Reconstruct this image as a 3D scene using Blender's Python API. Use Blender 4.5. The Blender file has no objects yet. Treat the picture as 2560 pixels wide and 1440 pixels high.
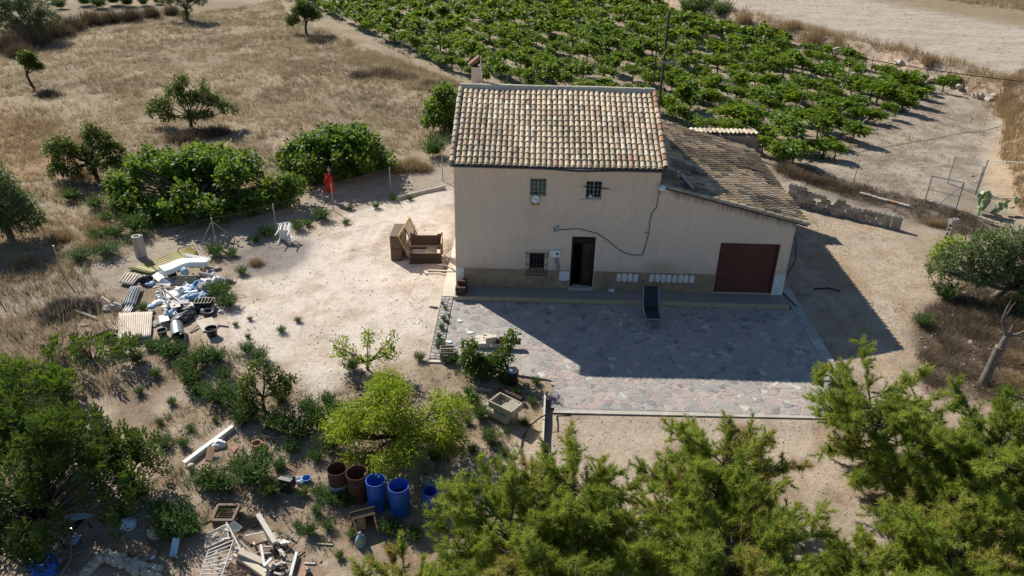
import bpy, math, random
import numpy as np
from mathutils import Vector, Matrix
rng = np.random.default_rng(11)
random.seed(5)
SC = bpy.context.scene
COL = SC.collection
rad = math.radians
# ------------------------------------------------------------------ camera
F_PX, PITCH, ROLL, YAW = 1906.0, rad(29.11), rad(1.10), rad(0.93)
CAM = np.array([2.48, -24.8, 13.79])
_cp, _sp, _cy, _sy = math.cos(PITCH), math.sin(PITCH), math.cos(YAW), math.sin(YAW)
FW = np.array([-_sy*_cp, _cy*_cp, -_sp])
_rt = np.array([_cy, _sy, 0.0]); _up = np.cross(_rt, FW)
RT = _rt*math.cos(ROLL) + _up*math.sin(ROLL)
UP = -_rt*math.sin(ROLL) + _up*math.cos(ROLL)
cd = bpy.data.cameras.new('camera'); co = bpy.data.objects.new('camera', cd); COL.objects.link(co)
cd.sensor_fit = 'HORIZONTAL'; cd.sensor_width = 36.0; cd.lens = F_PX/2560*36.0
cd.clip_start = 0.5; cd.clip_end = 3000
co.matrix_world = Matrix((( RT[0], UP[0], -FW[0], CAM[0]), (RT[1], UP[1], -FW[1], CAM[1]), (RT[2], UP[2], -FW[2], CAM[2]), (0, 0, 0, 1)))
SC.camera = co
# ------------------------------------------------------------------ sky, sun, exposure
SUNDIR = np.array([4.58, -4.98, -5.15]); SUNDIR /= np.linalg.norm(SUNDIR)
wd = bpy.data.worlds.new('World'); SC.world = wd; wd.use_nodes = True
nt = wd.node_tree; nt.nodes.clear()
sky = nt.nodes.new('ShaderNodeTexSky'); sky.sky_type = 'NISHITA'; sky.sun_disc = False
sky.sun_elevation = math.asin(-SUNDIR[2]); sky.sun_rotation = math.atan2(-SUNDIR[0], -SUNDIR[1])
sky.altitude = 500; sky.air_density = 1.15; sky.dust_density = 0.25; sky.ozone_density = 4.0
bg = nt.nodes.new('ShaderNodeBackground'); bg.inputs['Strength'].default_value = 0.068
wo = nt.nodes.new('ShaderNodeOutputWorld')
nt.links.new(sky.outputs[0], bg.inputs[0]); nt.links.new(bg.outputs[0], wo.inputs[0])
sl = bpy.data.lights.new('sun', 'SUN'); sl.energy = 4.6; sl.angle = rad(0.53); sl.color = (1.0, 0.945, 0.85)
so = bpy.data.objects.new('sun', sl); COL.objects.link(so)
so.rotation_euler = Vector(SUNDIR).to_track_quat('-Z', 'Y').to_euler()
so.location = (-30, 35, 40)
SC.view_settings.view_transform = 'Standard'; SC.view_settings.look = 'None'
SC.view_settings.exposure = 0.56; SC.view_settings.gamma = 1.0
SC.render.engine = 'CYCLES'
SC.render.resolution_x = 1024; SC.render.resolution_y = 576
SC.cycles.max_bounces = 6; SC.cycles.transparent_max_bounces = 8
# ------------------------------------------------------------------ pixels to places
def ray(x, y):
    d = FW*F_PX + RT*(x-1280) - UP*(y-720)
    return d/np.linalg.norm(d)
def on_z(x, y, z):
    d = ray(x, y); return CAM + d*(z-CAM[2])/d[2]
def on_y(x, y, Y):
    d = ray(x, y); return CAM + d*(Y-CAM[1])/d[1]
def sstep(a, b, x):
    t = np.clip((x-a)/(b-a), 0, 1); return t*t*(3-2*t)
def _hash(ix, iy, s):
    h = (ix.astype(np.int64)*374761393 + iy.astype(np.int64)*668265263 + s*974711) & 0x7fffffff
    h = ((h ^ (h >> 13))*1274126177) & 0x7fffffff
    return ((h ^ (h >> 16)) & 0xffff)/65535.0
def vnoise(x, y, s=0):
    x = np.asarray(x, float); y = np.asarray(y, float)
    ix, iy = np.floor(x), np.floor(y); fx, fy = x-ix, y-iy
    fx = fx*fx*(3-2*fx); fy = fy*fy*(3-2*fy)
    a = _hash(ix, iy, s); b = _hash(ix+1, iy, s); c = _hash(ix, iy+1, s); d = _hash(ix+1, iy+1, s)
    return (a*(1-fx)+b*fx)*(1-fy) + (c*(1-fx)+d*fx)*fy
def fbm(x, y, s=0, o=4):
    t = 0; a = 0.5; n = 0
    for k in range(o):
        t = t + a*vnoise(np.asarray(x)*2**k, np.asarray(y)*2**k, s+k*17); n += a; a *= 0.5
    return t/n
def seg_dist(X, Y, pts):
    best = np.full(np.shape(X), 1e9); sign = np.ones(np.shape(X))
    for (x0, y0), (x1, y1) in zip(pts[:-1], pts[1:]):
        dx, dy = x1-x0, y1-y0; L2 = dx*dx+dy*dy
        t = np.clip(((X-x0)*dx+(Y-y0)*dy)/L2, 0, 1)
        d = np.hypot(X-x0-t*dx, Y-y0-t*dy)
        cr = dx*(Y-y0)-dy*(X-x0)
        m = d < best
        best = np.where(m, d, best); sign = np.where(m, np.sign(cr), sign)
    return best*sign
def in_poly(X, Y, P):
    X = np.asarray(X, float); Y = np.asarray(Y, float); r = np.zeros(X.shape, bool)
    n = len(P); j = n-1
    for i in range(n):
        xi, yi = P[i][0], P[i][1]; xj, yj = P[j][0], P[j][1]
        c = ((yi > Y) != (yj > Y)) & (X < (xj-xi)*(Y-yi)/((yj-yi) if yj != yi else 1e-9)+xi)
        r ^= c; j = i
    return r
BANK = [(12, 120), (17.0, 74), (19.0, 60), (23.0, 52), (27, 44.5), (30.8, 38), (32.8, 33), (34.3, 28), (32.2, 23), (27.9, 16.5), (25.4, 12), (24.9, 7), (27, 1), (34, -14), (40, -40)]
def HT(X, Y):
    """height of the ground sheet"""
    X = np.asarray(X, float); Y = np.asarray(Y, float)
    h = -0.2 + 0.2*sstep(6, 14, Y)
    wl = sstep(2.9, 3.5, X)
    fl = sstep(-4.8, -7.5, Y)*0.22 + sstep(-7.5, -14, Y)*0.25
    fr = sstep(-7.1, -7.9, Y)*0.06 + sstep(-7.9, -14, Y)*0.40
    h = h - (fl*(1-wl) + fr*wl)
    d = seg_dist(X, Y, BANK) + 0.9*(fbm(X*0.35, Y*0.35, 5)-0.5)
    steep = sstep(30, 36, Y)
    wide = 1.0 + 2.2*(1-sstep(24, 30, Y))
    h = h + 1.25*sstep(-0.3, wide, d) + 0.1*sstep(2, 10, d)
    h = h + 2.3*sstep(0.8, 7.0, d)*sstep(31, 24, Y)*sstep(-8, -2, Y)
    field = sstep(9, 14, Y)
    # house platform stays flat
    flat = np.maximum(sstep(1.2, 0.2, np.maximum(np.maximum(-0.7-X, X-12.9), np.maximum(-7.0-Y, Y-9))), 0)
    bump = 0.10*(fbm(X*0.5, Y*0.5, 3)-0.5) + 0.05*(fbm(X*2.1, Y*2.1, 9)-0.5)
    bump = bump*(1+0.9*field)
    h = h + bump*(1-flat)
    h = h + 0.75*(fbm(X*1.1, Y*1.1, 55)-0.5)*sstep(-0.9, 0.0, d)*sstep(1.7, 0.6, d)*sstep(23, 27, Y)
    # leave the paving clear of the sheet
    pav = (X > -0.62) & (X < 12.65) & (Y > -7.0) & (Y < 9)
    h = np.where(pav & ~((X < 3.5) & (Y < -4.5)), np.minimum(h, -0.235), h)
    return h
_hx0, _hy0, _hs = -75.0, -22.0, 0.2
_HG = HT(*np.meshgrid(np.arange(_hx0, 100, _hs), np.arange(_hy0, 100, _hs)))
def H1(x, y):
    u = min(max((x-_hx0)/_hs, 0), _HG.shape[1]-1.001); v = min(max((y-_hy0)/_hs, 0), _HG.shape[0]-1.001)
    i, j = int(u), int(v); u -= i; v -= j
    return float((_HG[j, i]*(1-u)+_HG[j, i+1]*u)*(1-v)+(_HG[j+1, i]*(1-u)+_HG[j+1, i+1]*u)*v)
def at(px, py, dz=0.0):
    """ground point under a photo pixel"""
    d = ray(px, py); z = 0.0
    for _ in range(12):
        P = CAM + d*(z-CAM[2])/d[2]
        z = 0.5*z + 0.5*(H1(P[0], P[1])+dz)
    return CAM + d*(z-CAM[2])/d[2]
# ------------------------------------------------------------------ materials
MATS = {}
def _nodes(name):
    m = bpy.data.materials.new(name); m.use_nodes = True; t = m.node_tree; t.nodes.clear()
    out = t.nodes.new('ShaderNodeOutputMaterial'); p = t.nodes.new('ShaderNodeBsdfPrincipled')
    t.links.new(p.outputs[0], out.inputs[0]); MATS[name] = m
    return m, t, p, out
def _noise(t, scale, detail=4, rough=0.6, vec=None, dist=0.0):
    n = t.nodes.new('ShaderNodeTexNoise'); n.inputs['Scale'].default_value = scale
    n.inputs['Detail'].default_value = detail; n.inputs['Roughness'].default_value = rough
    n.inputs['Distortion'].default_value = dist
    if vec is not None: t.links.new(vec, n.inputs['Vector'])
    return n
def _ramp(t, fac, stops):
    r = t.nodes.new('ShaderNodeValToRGB'); e = r.color_ramp.elements
    e[0].position = stops[0][0]; e[0].color = (*stops[0][1], 1)
    e[1].position = stops[-1][0]; e[1].color = (*stops[-1][1], 1)
    for p, c in stops[1:-1]:
        k = e.new(p); k.color = (*c, 1)
    t.links.new(fac, r.inputs[0]); return r
def _mix(t, fac, a, b, mode='MIX'):
    m = t.nodes.new('ShaderNodeMix'); m.data_type = 'RGBA'; m.blend_type = mode; m.clamp_factor = True
    for s, v in ((m.inputs[0], fac), (m.inputs[6], a), (m.inputs[7], b)):
        if hasattr(v, 'is_linked'): t.links.new(v, s)
        elif isinstance(v, (int, float)): s.default_value = v
        else: s.default_value = (*v, 1) if len(v) == 3 else v
    return m.outputs[2]
def _math(t, op, a, b=None):
    m = t.nodes.new('ShaderNodeMath'); m.operation = op
    for s, v in ((m.inputs[0], a), (m.inputs[1], b)):
        if v is None: continue
        if hasattr(v, 'is_linked'): t.links.new(v, s)
        else: s.default_value = v
    return m.outputs[0]
def _bump(t, p, h, strength, dist=0.02):
    b = t.nodes.new('ShaderNodeBump'); b.inputs['Strength'].default_value = strength
    b.inputs['Distance'].default_value = dist
    t.links.new(h, b.inputs['Height']); t.links.new(b.outputs[0], p.inputs['Normal'])
def mat(name, c1, c2=None, scale=6.0, rough=0.8, bump=0.25, bscale=60.0, metallic=0.0, dirt=None, dirt_amt=0.4, stretch=None, objcol=False, spec=0.3):
    """plain surface: two tones blended by noise, optional dirt spots, fine relief"""
    if name in MATS: return MATS[name]
    m, t, p, out = _nodes(name)
    tc = t.nodes.new('ShaderNodeTexCoord'); vec = tc.outputs['Object']
    if stretch:
        mp = t.nodes.new('ShaderNodeMapping'); mp.inputs['Scale'].default_value = stretch
        t.links.new(vec, mp.inputs[0]); vec = mp.outputs[0]
    oi = t.nodes.new('ShaderNodeObjectInfo')
    off = t.nodes.new('ShaderNodeVectorMath'); off.operation = 'ADD'
    t.links.new(vec, off.inputs[0])
    sc = t.nodes.new('ShaderNodeVectorMath'); sc.operation = 'SCALE'; sc.inputs[3].default_value = 37.0
    cx = t.nodes.new('ShaderNodeCombineXYZ')
    for i in range(3): t.links.new(oi.outputs['Random'], cx.inputs[i])
    t.links.new(cx.outputs[0], sc.inputs[0]); t.links.new(sc.outputs[0], off.inputs[1])
    vec = off.outputs[0]
    n = _noise(t, scale, 5, 0.65, vec)
    c2 = c2 or tuple(x*0.7 for x in c1)
    col = _ramp(t, n.outputs[0], [(0.33, c2), (0.66, c1)]).outputs[0]
    if objcol:
        col = _mix(t, 1.0, col, oi.outputs['Color'], 'MULTIPLY')
    if dirt:
        n2 = _noise(t, scale*0.45, 6, 0.7, vec, 0.6)
        f = _ramp(t, n2.outputs[0], [(0.52, (0, 0, 0)), (0.66, (1, 1, 1))]).outputs[0]
        f = _math(t, 'MULTIPLY', f, dirt_amt)
        col = _mix(t, f, col, dirt)
    t.links.new(col, p.inputs['Base Color'])
    p.inputs['Roughness'].default_value = rough; p.inputs['Metallic'].default_value = metallic
    p.inputs['Specular IOR Level'].default_value = spec
    if bump:
        nb = _noise(t, bscale, 4, 0.7, vec); _bump(t, p, nb.outputs[0], bump, 0.01)
    return m
def leafmat(name, dark, light, trans=0.35, rough=0.5, tcol=None, dry=None):
    if name in MATS: return MATS[name]
    m, t, p, out = _nodes(name)
    a = t.nodes.new('ShaderNodeAttribute'); a.attribute_name = 'v'
    oi = t.nodes.new('ShaderNodeObjectInfo')
    f = _math(t, 'ADD', a.outputs['Fac'], _math(t, 'MULTIPLY', _math(t, 'SUBTRACT', oi.outputs['Random'], 0.5), 0.25))
    stops = [(0.0, dark), (1.0, light)] if not dry else [(0.0, dark), (0.86, light), (0.97, dry)]
    col = _ramp(t, f, stops).outputs[0]
    t.links.new(col, p.inputs['Base Color']); p.inputs['Roughness'].default_value = rough
    p.inputs['Specular IOR Level'].default_value = 0.25
    tr = t.nodes.new('ShaderNodeBsdfTranslucent')
    tc = _mix(t, 0.5, col, tcol or tuple(min(1, x*1.6) for x in light))
    t.links.new(tc, tr.inputs[0])
    mx = t.nodes.new('ShaderNodeMixShader'); mx.inputs[0].default_value = trans
    t.links.new(p.outputs[0], mx.inputs[1]); t.links.new(tr.outputs[0], mx.inputs[2])
    t.links.new(mx.outputs[0], out.inputs[0])
    return m
def attrmat(name, rough=0.85, attr='col', nscale=25.0, namt=0.35, bump=0.3, bscale=80, spec=0.25, dust=None):
    """colour per piece from a face-corner colour, worn by noise"""
    m, t, p, out = _nodes(name)
    a = t.nodes.new('ShaderNodeAttribute'); a.attribute_name = attr
    tc = t.nodes.new('ShaderNodeTexCoord')
    n = _noise(t, nscale, 5, 0.7, tc.outputs['Object'])
    r = _ramp(t, n.outputs[0], [(0.3, (1-namt,)*3), (0.7, (1+namt*0.4,)*3)]).outputs[0]
    cc = _mix(t, 1.0, a.outputs['Color'], r, 'MULTIPLY')
    if dust:
        ge = t.nodes.new('ShaderNodeNewGeometry'); nd = _noise(t, 0.9, 7, 0.72, ge.outputs['Position'])
        cc = _mix(t, _ramp(t, nd.outputs[0], [(0.36, (0.04,)*3), (0.66, (0.45,)*3)]).outputs[0], cc, dust)
    t.links.new(cc, p.inputs['Base Color'])
    p.inputs['Roughness'].default_value = rough; p.inputs['Specular IOR Level'].default_value = spec
    nb = _noise(t, bscale, 4, 0.7, tc.outputs['Object']); _bump(t, p, nb.outputs[0], bump, 0.008)
    return m
# ------------------------------------------------------------------ meshes
def rotz(a):
    c, s = math.cos(a), math.sin(a); return np.array([[c, -s, 0], [s, c, 0], [0, 0, 1.0]])
def rotx(a):
    c, s = math.cos(a), math.sin(a); return np.array([[1.0, 0, 0], [0, c, -s], [0, s, c]])
def roty(a):
    c, s = math.cos(a), math.sin(a); return np.array([[c, 0, s], [0, 1.0, 0], [-s, 0, c]])
def unit(v):
    v = np.asarray(v, float); return v/(np.linalg.norm(v)+1e-12)
class MB:
    def __init__(s): s.v = []; s.f = []
    def add(s, V, F):
        o = len(s.v); s.v += [tuple(map(float, p)) for p in V]; s.f += [tuple(i+o for i in f) for f in F]; return s
    def box(s, c, size, R=None, bev=0.0):
        x, y, z = [k/2 for k in size]
        if bev <= 0:
            V = np.array([(-x,-y,-z),(x,-y,-z),(x,y,-z),(-x,y,-z),(-x,-y,z),(x,-y,z),(x,y,z),(-x,y,z)])
            F = [(0,3,2,1),(4,5,6,7),(0,1,5,4),(1,2,6,5),(2,3,7,6),(3,0,4,7)]
        else:
            b = min(bev, x*0.9, y*0.9, z*0.9); V = []; F = []
            rings = [(-z, x-b, y-b), (-z+b, x, y), (z-b, x, y), (z, x-b, y-b)]
            for zz, xx, yy in rings:
                k = b*0.6
                V += [(-xx+k,-yy,zz),(xx-k,-yy,zz),(xx,-yy+k,zz),(xx,yy-k,zz),(xx-k,yy,zz),(-xx+k,yy,zz),(-xx,yy-k,zz),(-xx,-yy+k,zz)]
            V = np.array(V)
            for r in range(3):
                for i in range(8):
                    j = (i+1) % 8; F.append((r*8+i, r*8+j, r*8+8+j, r*8+8+i))
            F.append(tuple(range(7, -1, -1))); F.append(tuple(range(24, 32)))
        if R is not None: V = V @ np.asarray(R).T
        return s.add(V+np.asarray(c, float), F)
    def bar(s, p, q, w, h, up=(0, 0, 1), bev=0.0):
        p = np.asarray(p, float); q = np.asarray(q, float); d = q-p; L = np.linalg.norm(d); x = d/L
        y = np.cross(up, x)
        if np.linalg.norm(y) < 1e-4: y = np.cross((0, 1, 0), x)
        y = unit(y); z = np.cross(x, y)
        return s.box((p+q)/2, (L, w, h), np.stack([x, y, z], 1), bev)
    def tube(s, pts, r, n=8, caps=True):
        pts = [np.asarray(p, float) for p in pts]; m = len(pts)
        rs = r if hasattr(r, '__len__') else [r]*m
        V = []; F = []; prev = None
        for i, p in enumerate(pts):
            d = unit(pts[min(i+1, m-1)]-pts[max(i-1, 0)])
            if prev is None:
                a = np.cross(d, (0, 0, 1));
                if np.linalg.norm(a) < 1e-3: a = np.cross(d, (0, 1, 0))
            else: a = prev - d*np.dot(prev, d)
            a = unit(a); prev = a; b = np.cross(d, a)
            for k in range(n):
                t = 2*math.pi*k/n; V.append(p+rs[i]*(a*math.cos(t)+b*math.sin(t)))
        for i in range(m-1):
            for k in range(n):
                j = (k+1) % n; F.append((i*n+k, i*n+j, (i+1)*n+j, (i+1)*n+k))
        if caps: F.append(tuple(range(n-1, -1, -1))); F.append(tuple(range((m-1)*n, m*n)))
        return s.add(V, F)
    def lathe(s, prof, c=(0, 0, 0), n=20, R=None, close=False):
        V = []; F = []; m = len(prof)
        for r, z in prof:
            for k in range(n):
                t = 2*math.pi*k/n; V.append((r*math.cos(t), r*math.sin(t), z))
        for i in range(m-1):
            for k in range(n):
                j = (k+1) % n; F.append((i*n+k, i*n+j, (i+1)*n+j, (i+1)*n+k))
        if prof[0][0] > 1e-6: F.append(tuple(range(n-1, -1, -1)))
        if close and prof[-1][0] > 1e-6: F.append(tuple(range((m-1)*n, m*n)))
        V = np.array(V)
        if R is not None: V = V @ np.asarray(R).T
        return s.add(V+np.asarray(c, float), F)
    def prism(s, poly, z0, z1, R=None, c=(0, 0, 0)):
        n = len(poly); V = [(x, y, z0) for x, y in poly]+[(x, y, z1) for x, y in poly]
        F = [tuple(range(n-1, -1, -1)), tuple(range(n, 2*n))]+[(i, (i+1) % n, n+(i+1) % n, n+i) for i in range(n)]
        V = np.array(V, float)
        if R is not None: V = V @ np.asarray(R).T
        return s.add(V+np.asarray(c, float), F)
    def blob(s, c, r, seed=0, amp=0.25, n=12, R=None, fr=2.0):
        g = np.random.default_rng(seed); V = []; F = []; m = max(5, n*2//3)
        o = g.uniform(0, 50, 3)
        for i in range(m+1):
            th = math.pi*i/m
            for k in range(n):
                ph = 2*math.pi*k/n; d = np.array([math.sin(th)*math.cos(ph), math.sin(th)*math.sin(ph), math.cos(th)])
                q = 1+amp*2*(float(fbm(d[0]*fr+o[0]+d[2]*1.3, d[1]*fr+o[1]-d[2]*0.9, seed, 3))-0.5)
                V.append(d*q*np.asarray(r))
        for i in range(m):
            for k in range(n):
                j = (k+1) % n; F.append((i*n+k, (i+1)*n+k, (i+1)*n+j, i*n+j))
        V = np.array(V)
        if R is not None: V = V @ np.asarray(R).T
        return s.add(V+np.asarray(c, float), F)
    def build(s, name, m, parent=None, smooth=False, loc=None, org=None):
        V = s.v
        if org is not None:
            V = [tuple(p) for p in (np.array(V)-np.asarray(org, float))]
            if parent is None: loc = tuple(map(float, org))
        me = bpy.data.meshes.new(name); me.from_pydata(V, [], s.f); me.validate(); me.update()
        if smooth:
            me.polygons.foreach_set('use_smooth', [True]*len(me.polygons))
            if smooth != 'all':
                try: me.set_sharp_from_angle(angle=rad(38))
                except Exception: pass
        return link(name, me, m, parent, loc)
def link(name, me, m, parent=None, loc=None):
    o = bpy.data.objects.new(name, me); COL.objects.link(o)
    if m is not None and len(me.materials) == 0: me.materials.append(MATS[m] if isinstance(m, str) else m)
    if parent is not None: o.parent = parent
    if loc is not None: o.location = loc
    return o
def fast(name, V, F, m, parent=None, v=None, col=None, smooth=False, loc=None):
    """numpy mesh; all faces have the same number of corners"""
    V = np.asarray(V, np.float32); F = np.asarray(F, np.int32); k = F.shape[1]
    me = bpy.data.meshes.new(name)
    me.vertices.add(len(V)); me.vertices.foreach_set('co', V.ravel())
    me.loops.add(F.size); me.loops.foreach_set('vertex_index', F.ravel())
    me.polygons.add(len(F)); me.polygons.foreach_set('loop_start', np.arange(0, F.size, k, dtype=np.int32))
    me.polygons.foreach_set('loop_total', np.full(len(F), k, np.int32))
    if smooth: me.polygons.foreach_set('use_smooth', np.ones(len(F), bool))
    me.update(calc_edges=True)
    if v is not None:
        at_ = me.attributes.new('v', 'FLOAT', 'POINT'); at_.data.foreach_set('value', np.asarray(v, np.float32))
    if col is not None:
        c4 = np.ones((len(V), 4), np.float32); c4[:, :3] = col
        at_ = me.attributes.new('col', 'FLOAT_COLOR', 'POINT'); at_.data.foreach_set('color', c4.ravel())
    return link(name, me, m, parent, loc)
def tag(o, label, cat, group=None):
    o['label'] = label; o['category'] = cat
    if group: o['group'] = group
    return o
def thing(name, label, cat, loc=(0, 0, 0), rz=0.0, group=None):
    o = bpy.data.objects.new(name, None); o.empty_display_size = 0.2; COL.objects.link(o)
    o.location = tuple(map(float, loc)); o.rotation_euler = (0, 0, rz)
    return tag(o, label, cat, group)
def struct(o): o['kind'] = 'structure'; return o
def stuff(o): o['kind'] = 'stuff'; return o
def dup(o, parent=None, loc=None, rz=None, label=None, scale=None):
    c = o.copy(); COL.objects.link(c); c.parent = parent
    if loc is not None: c.location = tuple(map(float, loc))
    if rz is not None: c.rotation_euler = (c.rotation_euler[0], c.rotation_euler[1], rz)
    if scale is not None: c.scale = (scale,)*3 if not hasattr(scale, '__len__') else scale
    if label: c['label'] = label
    for ch in list(o.children): dup(ch, c)
    return c
# ================================================================== SETTING
def wpoly(pts): return [tuple(at(x, y)[:2]) for x, y in pts]
VINE_POLY = [(-34, 78), (-26, 66), (-14.7, 50), (-8.7, 39.5), (-2.2, 30.6), (4, 25.0), (10.2, 21), (13.8, 15.5), (15.2, 13.2), (19.6, 15), (21.8, 19), (26.8, 24.6), (31.2, 29.5), (31.0, 33), (29.3, 38.3), (25.2, 46), (21.5, 53), (17.3, 61), (15.2, 74), (14, 78)]
YARD = wpoly([(1140, 470), (985, 500), (860, 540), (720, 590), (610, 650), (590, 760), (520, 850), (640, 890), (790, 1000), (860, 930), (1075, 890), (1112, 720)])
ASH = wpoly([(585, 645), (660, 600), (730, 592), (790, 605), (770, 655), (690, 690), (610, 690)])
LANE = wpoly([(-40, 800), (-40, 735), (300, 640), (560, 545), (830, 470), (1135, 410), (1140, 470), (860, 535), (600, 625), (400, 700), (200, 760)])
TRACK = [wpoly([(2120, 640), (2128, 640), (2230, 760), (2215, 960), (2203, 960), (2215, 765)]), wpoly([(2200, 600), (2209, 600), (2300, 740), (2280, 900), (2268, 900), (2288, 745)])]
GRAVEL = wpoly([(1985, 520), (2260, 590), (2340, 690), (2260, 830), (2290, 960), (2080, 965), (1980, 740)])
BRUSH = wpoly([(2270, 790), (2400, 700), (2600, 640), (2620, 1000), (2300, 985)])
LITTER = wpoly([(1960, 415), (2130, 460), (2400, 520), (2560, 600), (2300, 560), (2030, 470)])
ORANGE = wpoly([(0, 270), (170, 300), (220, 360), (120, 450), (60, 470), (-60, 480), (-60, 290)])
FRONTS = wpoly([(1400, 1035), (1960, 1040), (2330, 960), (2330, 1500), (1300, 1500), (1310, 1120)])
def nonuni(a, b, step, lo, hi, g=1.25):
    c = list(np.arange(a, b+step*0.5, step)); s = step; x = b
    while x < hi: s *= g; x += s; c.append(x)
    s = step; x = a; pre = []
    while x > lo: s *= g; x -= s; pre.append(x)
    return np.array(pre[::-1]+c)
gx = nonuni(-20, 26, 0.19, -900, 900, 1.07)
gy = np.concatenate([nonuni(-14.5, 18, 0.19, -300, 18, 1.1)[:-1], nonuni(18, 82, 0.5, 18, 1400, 1.12)])
gy = np.unique(np.round(gy, 4))
GX, GY = np.meshgrid(gx, gy)
GZ = HT(GX, GY)
def pmask(P, amp=0.5, fr=1.3, s=0):
    return in_poly(GX+amp*(fbm(GX*fr, GY*fr, 40+s)-0.5)*2, GY+amp*(fbm(GX*fr, GY*fr, 90+s)-0.5)*2, P).astype(float)
def blur(m, k=1):
    for _ in range(k):
        m = m.copy(); m[1:-1, 1:-1] = (m[1:-1, 1:-1]*2+m[:-2, 1:-1]+m[2:, 1:-1]+m[1:-1, :-2]+m[1:-1, 2:])/6
    return m
C = np.zeros(GX.shape+(3,))
def lay(colr, m):
    global C
    m = np.clip(m, 0, 1)[..., None]; C = C*(1-m)+np.array(colr)*m
n1 = fbm(GX*0.23, GY*0.23, 1); n2 = fbm(GX*0.9, GY*0.9, 2); n3 = fbm(GX*2.6, GY*2.6, 4)
lay((0.34, 0.27, 0.175), np.ones(GX.shape))                            # dry straw field
lay((0.36, 0.285, 0.195), sstep(0.5, 0.62, n2)*0.8)
lay((0.25, 0.20, 0.13), sstep(0.47, 0.6, n1)*0.7)
fr_ = sstep(-3.0, -4.6, GY)
lay((0.44, 0.355, 0.265), np.clip(sstep(3.5, -1, GY)*sstep(-20, -12, GX), 0, 1))   # soil round the house
lay((0.30, 0.225, 0.145), fr_*sstep(0.47, 0.60, n2)*0.75)
lay((0.24, 0.165, 0.10), fr_*sstep(0.54, 0.66, fbm(GX*1.5, GY*1.5, 14))*0.7)
dirtL = sstep(-7.5, -9.5, GX)*sstep(4.5, 1.5, GY)
lay((0.22, 0.17, 0.11), dirtL*sstep(0.4, 0.6, n2)*0.8)
vm = pmask(VINE_POLY, 1.2, 0.6, 1)
lay((0.345, 0.28, 0.21), vm*0.9); lay((0.27, 0.23, 0.15), vm*sstep(0.48, 0.62, n2)*0.7)
rightside = sstep(13.2, 14.5, GX)*sstep(4, 9, GY)*(1-vm)*sstep(60, 40, GY)
lay((0.39, 0.335, 0.265), rightside*0.9); lay((0.25, 0.21, 0.155), rightside*sstep(0.44, 0.6, n2)*0.8)
lay((0.37, 0.315, 0.245), blur(pmask(LANE, 0.5, 0.8, 2), 2))
lay((0.63, 0.56, 0.475), blur(pmask(YARD, 0.5, 1.0, 3), 3)); yd = blur(pmask(YARD, 0.5, 1.0, 3), 3)
lay((0.48, 0.385, 0.285), yd*sstep(0.50, 0.63, n2)*0.65); lay((0.68, 0.61, 0.52), yd*sstep(0.5, 0.62, n3)*0.5)
lay((0.185, 0.175, 0.165), blur(pmask(ASH, 0.6, 1.2, 4), 4)*(0.7+0.3*n3))
lay((0.43, 0.35, 0.255), blur(pmask(GRAVEL, 0.5, 1.0, 5), 3)); gv = blur(pmask(GRAVEL, 0.5, 1.0, 5), 3)
lay((0.36, 0.265, 0.155), gv*sstep(0.50, 0.62, n2)*0.7)
for k_, tp_ in enumerate(TRACK): lay((0.52, 0.44, 0.34), blur(pmask(tp_, 0.12, 1.5, 60+k_), 2)*0.7)
lay((0.46, 0.38, 0.29), blur(pmask(FRONTS, 0.5, 1.0, 8), 3)); fs = blur(pmask(FRONTS, 0.5, 1.0, 8), 3)
lay((0.33, 0.235, 0.16), fs*sstep(0.52, 0.64, n2)*0.7)
lay((0.19, 0.145, 0.095), blur(pmask(BRUSH, 0.6, 1.2, 6), 2)*0.9)
lay((0.12, 0.095, 0.07), blur(pmask(LITTER, 0.5, 1.2, 7), 2)*(0.45+0.55*sstep(.4, .6, n3)))
lay((0.36, 0.21, 0.10), blur(pmask(ORANGE, 2.0, 0.4, 9), 3)*(0.4+0.5*n2))
dbank = seg_dist(GX, GY, BANK)+0.9*(fbm(GX*0.35, GY*0.35, 5)-0.5)
bk = sstep(-0.4, 0.1, dbank)*sstep(2.0, 0.9, dbank)
lay((0.40, 0.31, 0.23), bk*sstep(24, 28, GY))
hf = sstep(1.2, 2.4, dbank)*sstep(26, 32, GY+0.25*GX-6)
lay((0.44, 0.385, 0.315), hf); lay((0.36, 0.31, 0.245), hf*sstep(0.48, 0.6, fbm(GX*0.5, GY*1.6, 21))*0.7)
lay((0.37, 0.285, 0.18), sstep(-0.2, 0.8, dbank)*sstep(30, 24, GY+0.25*GX-6))
far2 = sstep(-10, -4, (GX-47)-(64-GY)*0.55)*sstep(40, 46, GY); lay((0.27, 0.21, 0.12), far2*0.9)
lum = C@np.array([0.3, 0.59, 0.11]); C = np.clip((C*0.91+lum[..., None]*0.09)*np.array([1.03, 1.0, 0.99]), 0, 0.8)
m, t, p, out = _nodes('ground_earth')
a = t.nodes.new('ShaderNodeAttribute'); a.attribute_name = 'col'
tc = t.nodes.new('ShaderNodeTexCoord'); ov = tc.outputs['Object']
na = _noise(t, 1.7, 6, 0.7, ov); nb = _noise(t, 9.0, 5, 0.75, ov); nc = _noise(t, 45.0, 3, 0.7, ov)
col = _mix(t, 1.0, a.outputs['Color'], _ramp(t, na.outputs[0], [(0.3, (0.74, 0.71, 0.67)), (0.5, (1, 1, 1)), (0.72, (1.12, 1.1, 1.08))]).outputs[0], 'MULTIPLY')
col = _mix(t, 1.0, col, _ramp(t, nb.outputs[0], [(0.25, (0.72, 0.69, 0.64)), (0.55, (1, 1, 1)), (0.75, (1.12, 1.12, 1.12))]).outputs[0], 'MULTIPLY')
vo = t.nodes.new('ShaderNodeTexVoronoi'); vo.inputs['Scale'].default_value = 16.0; t.links.new(ov, vo.inputs['Vector'])
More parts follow.
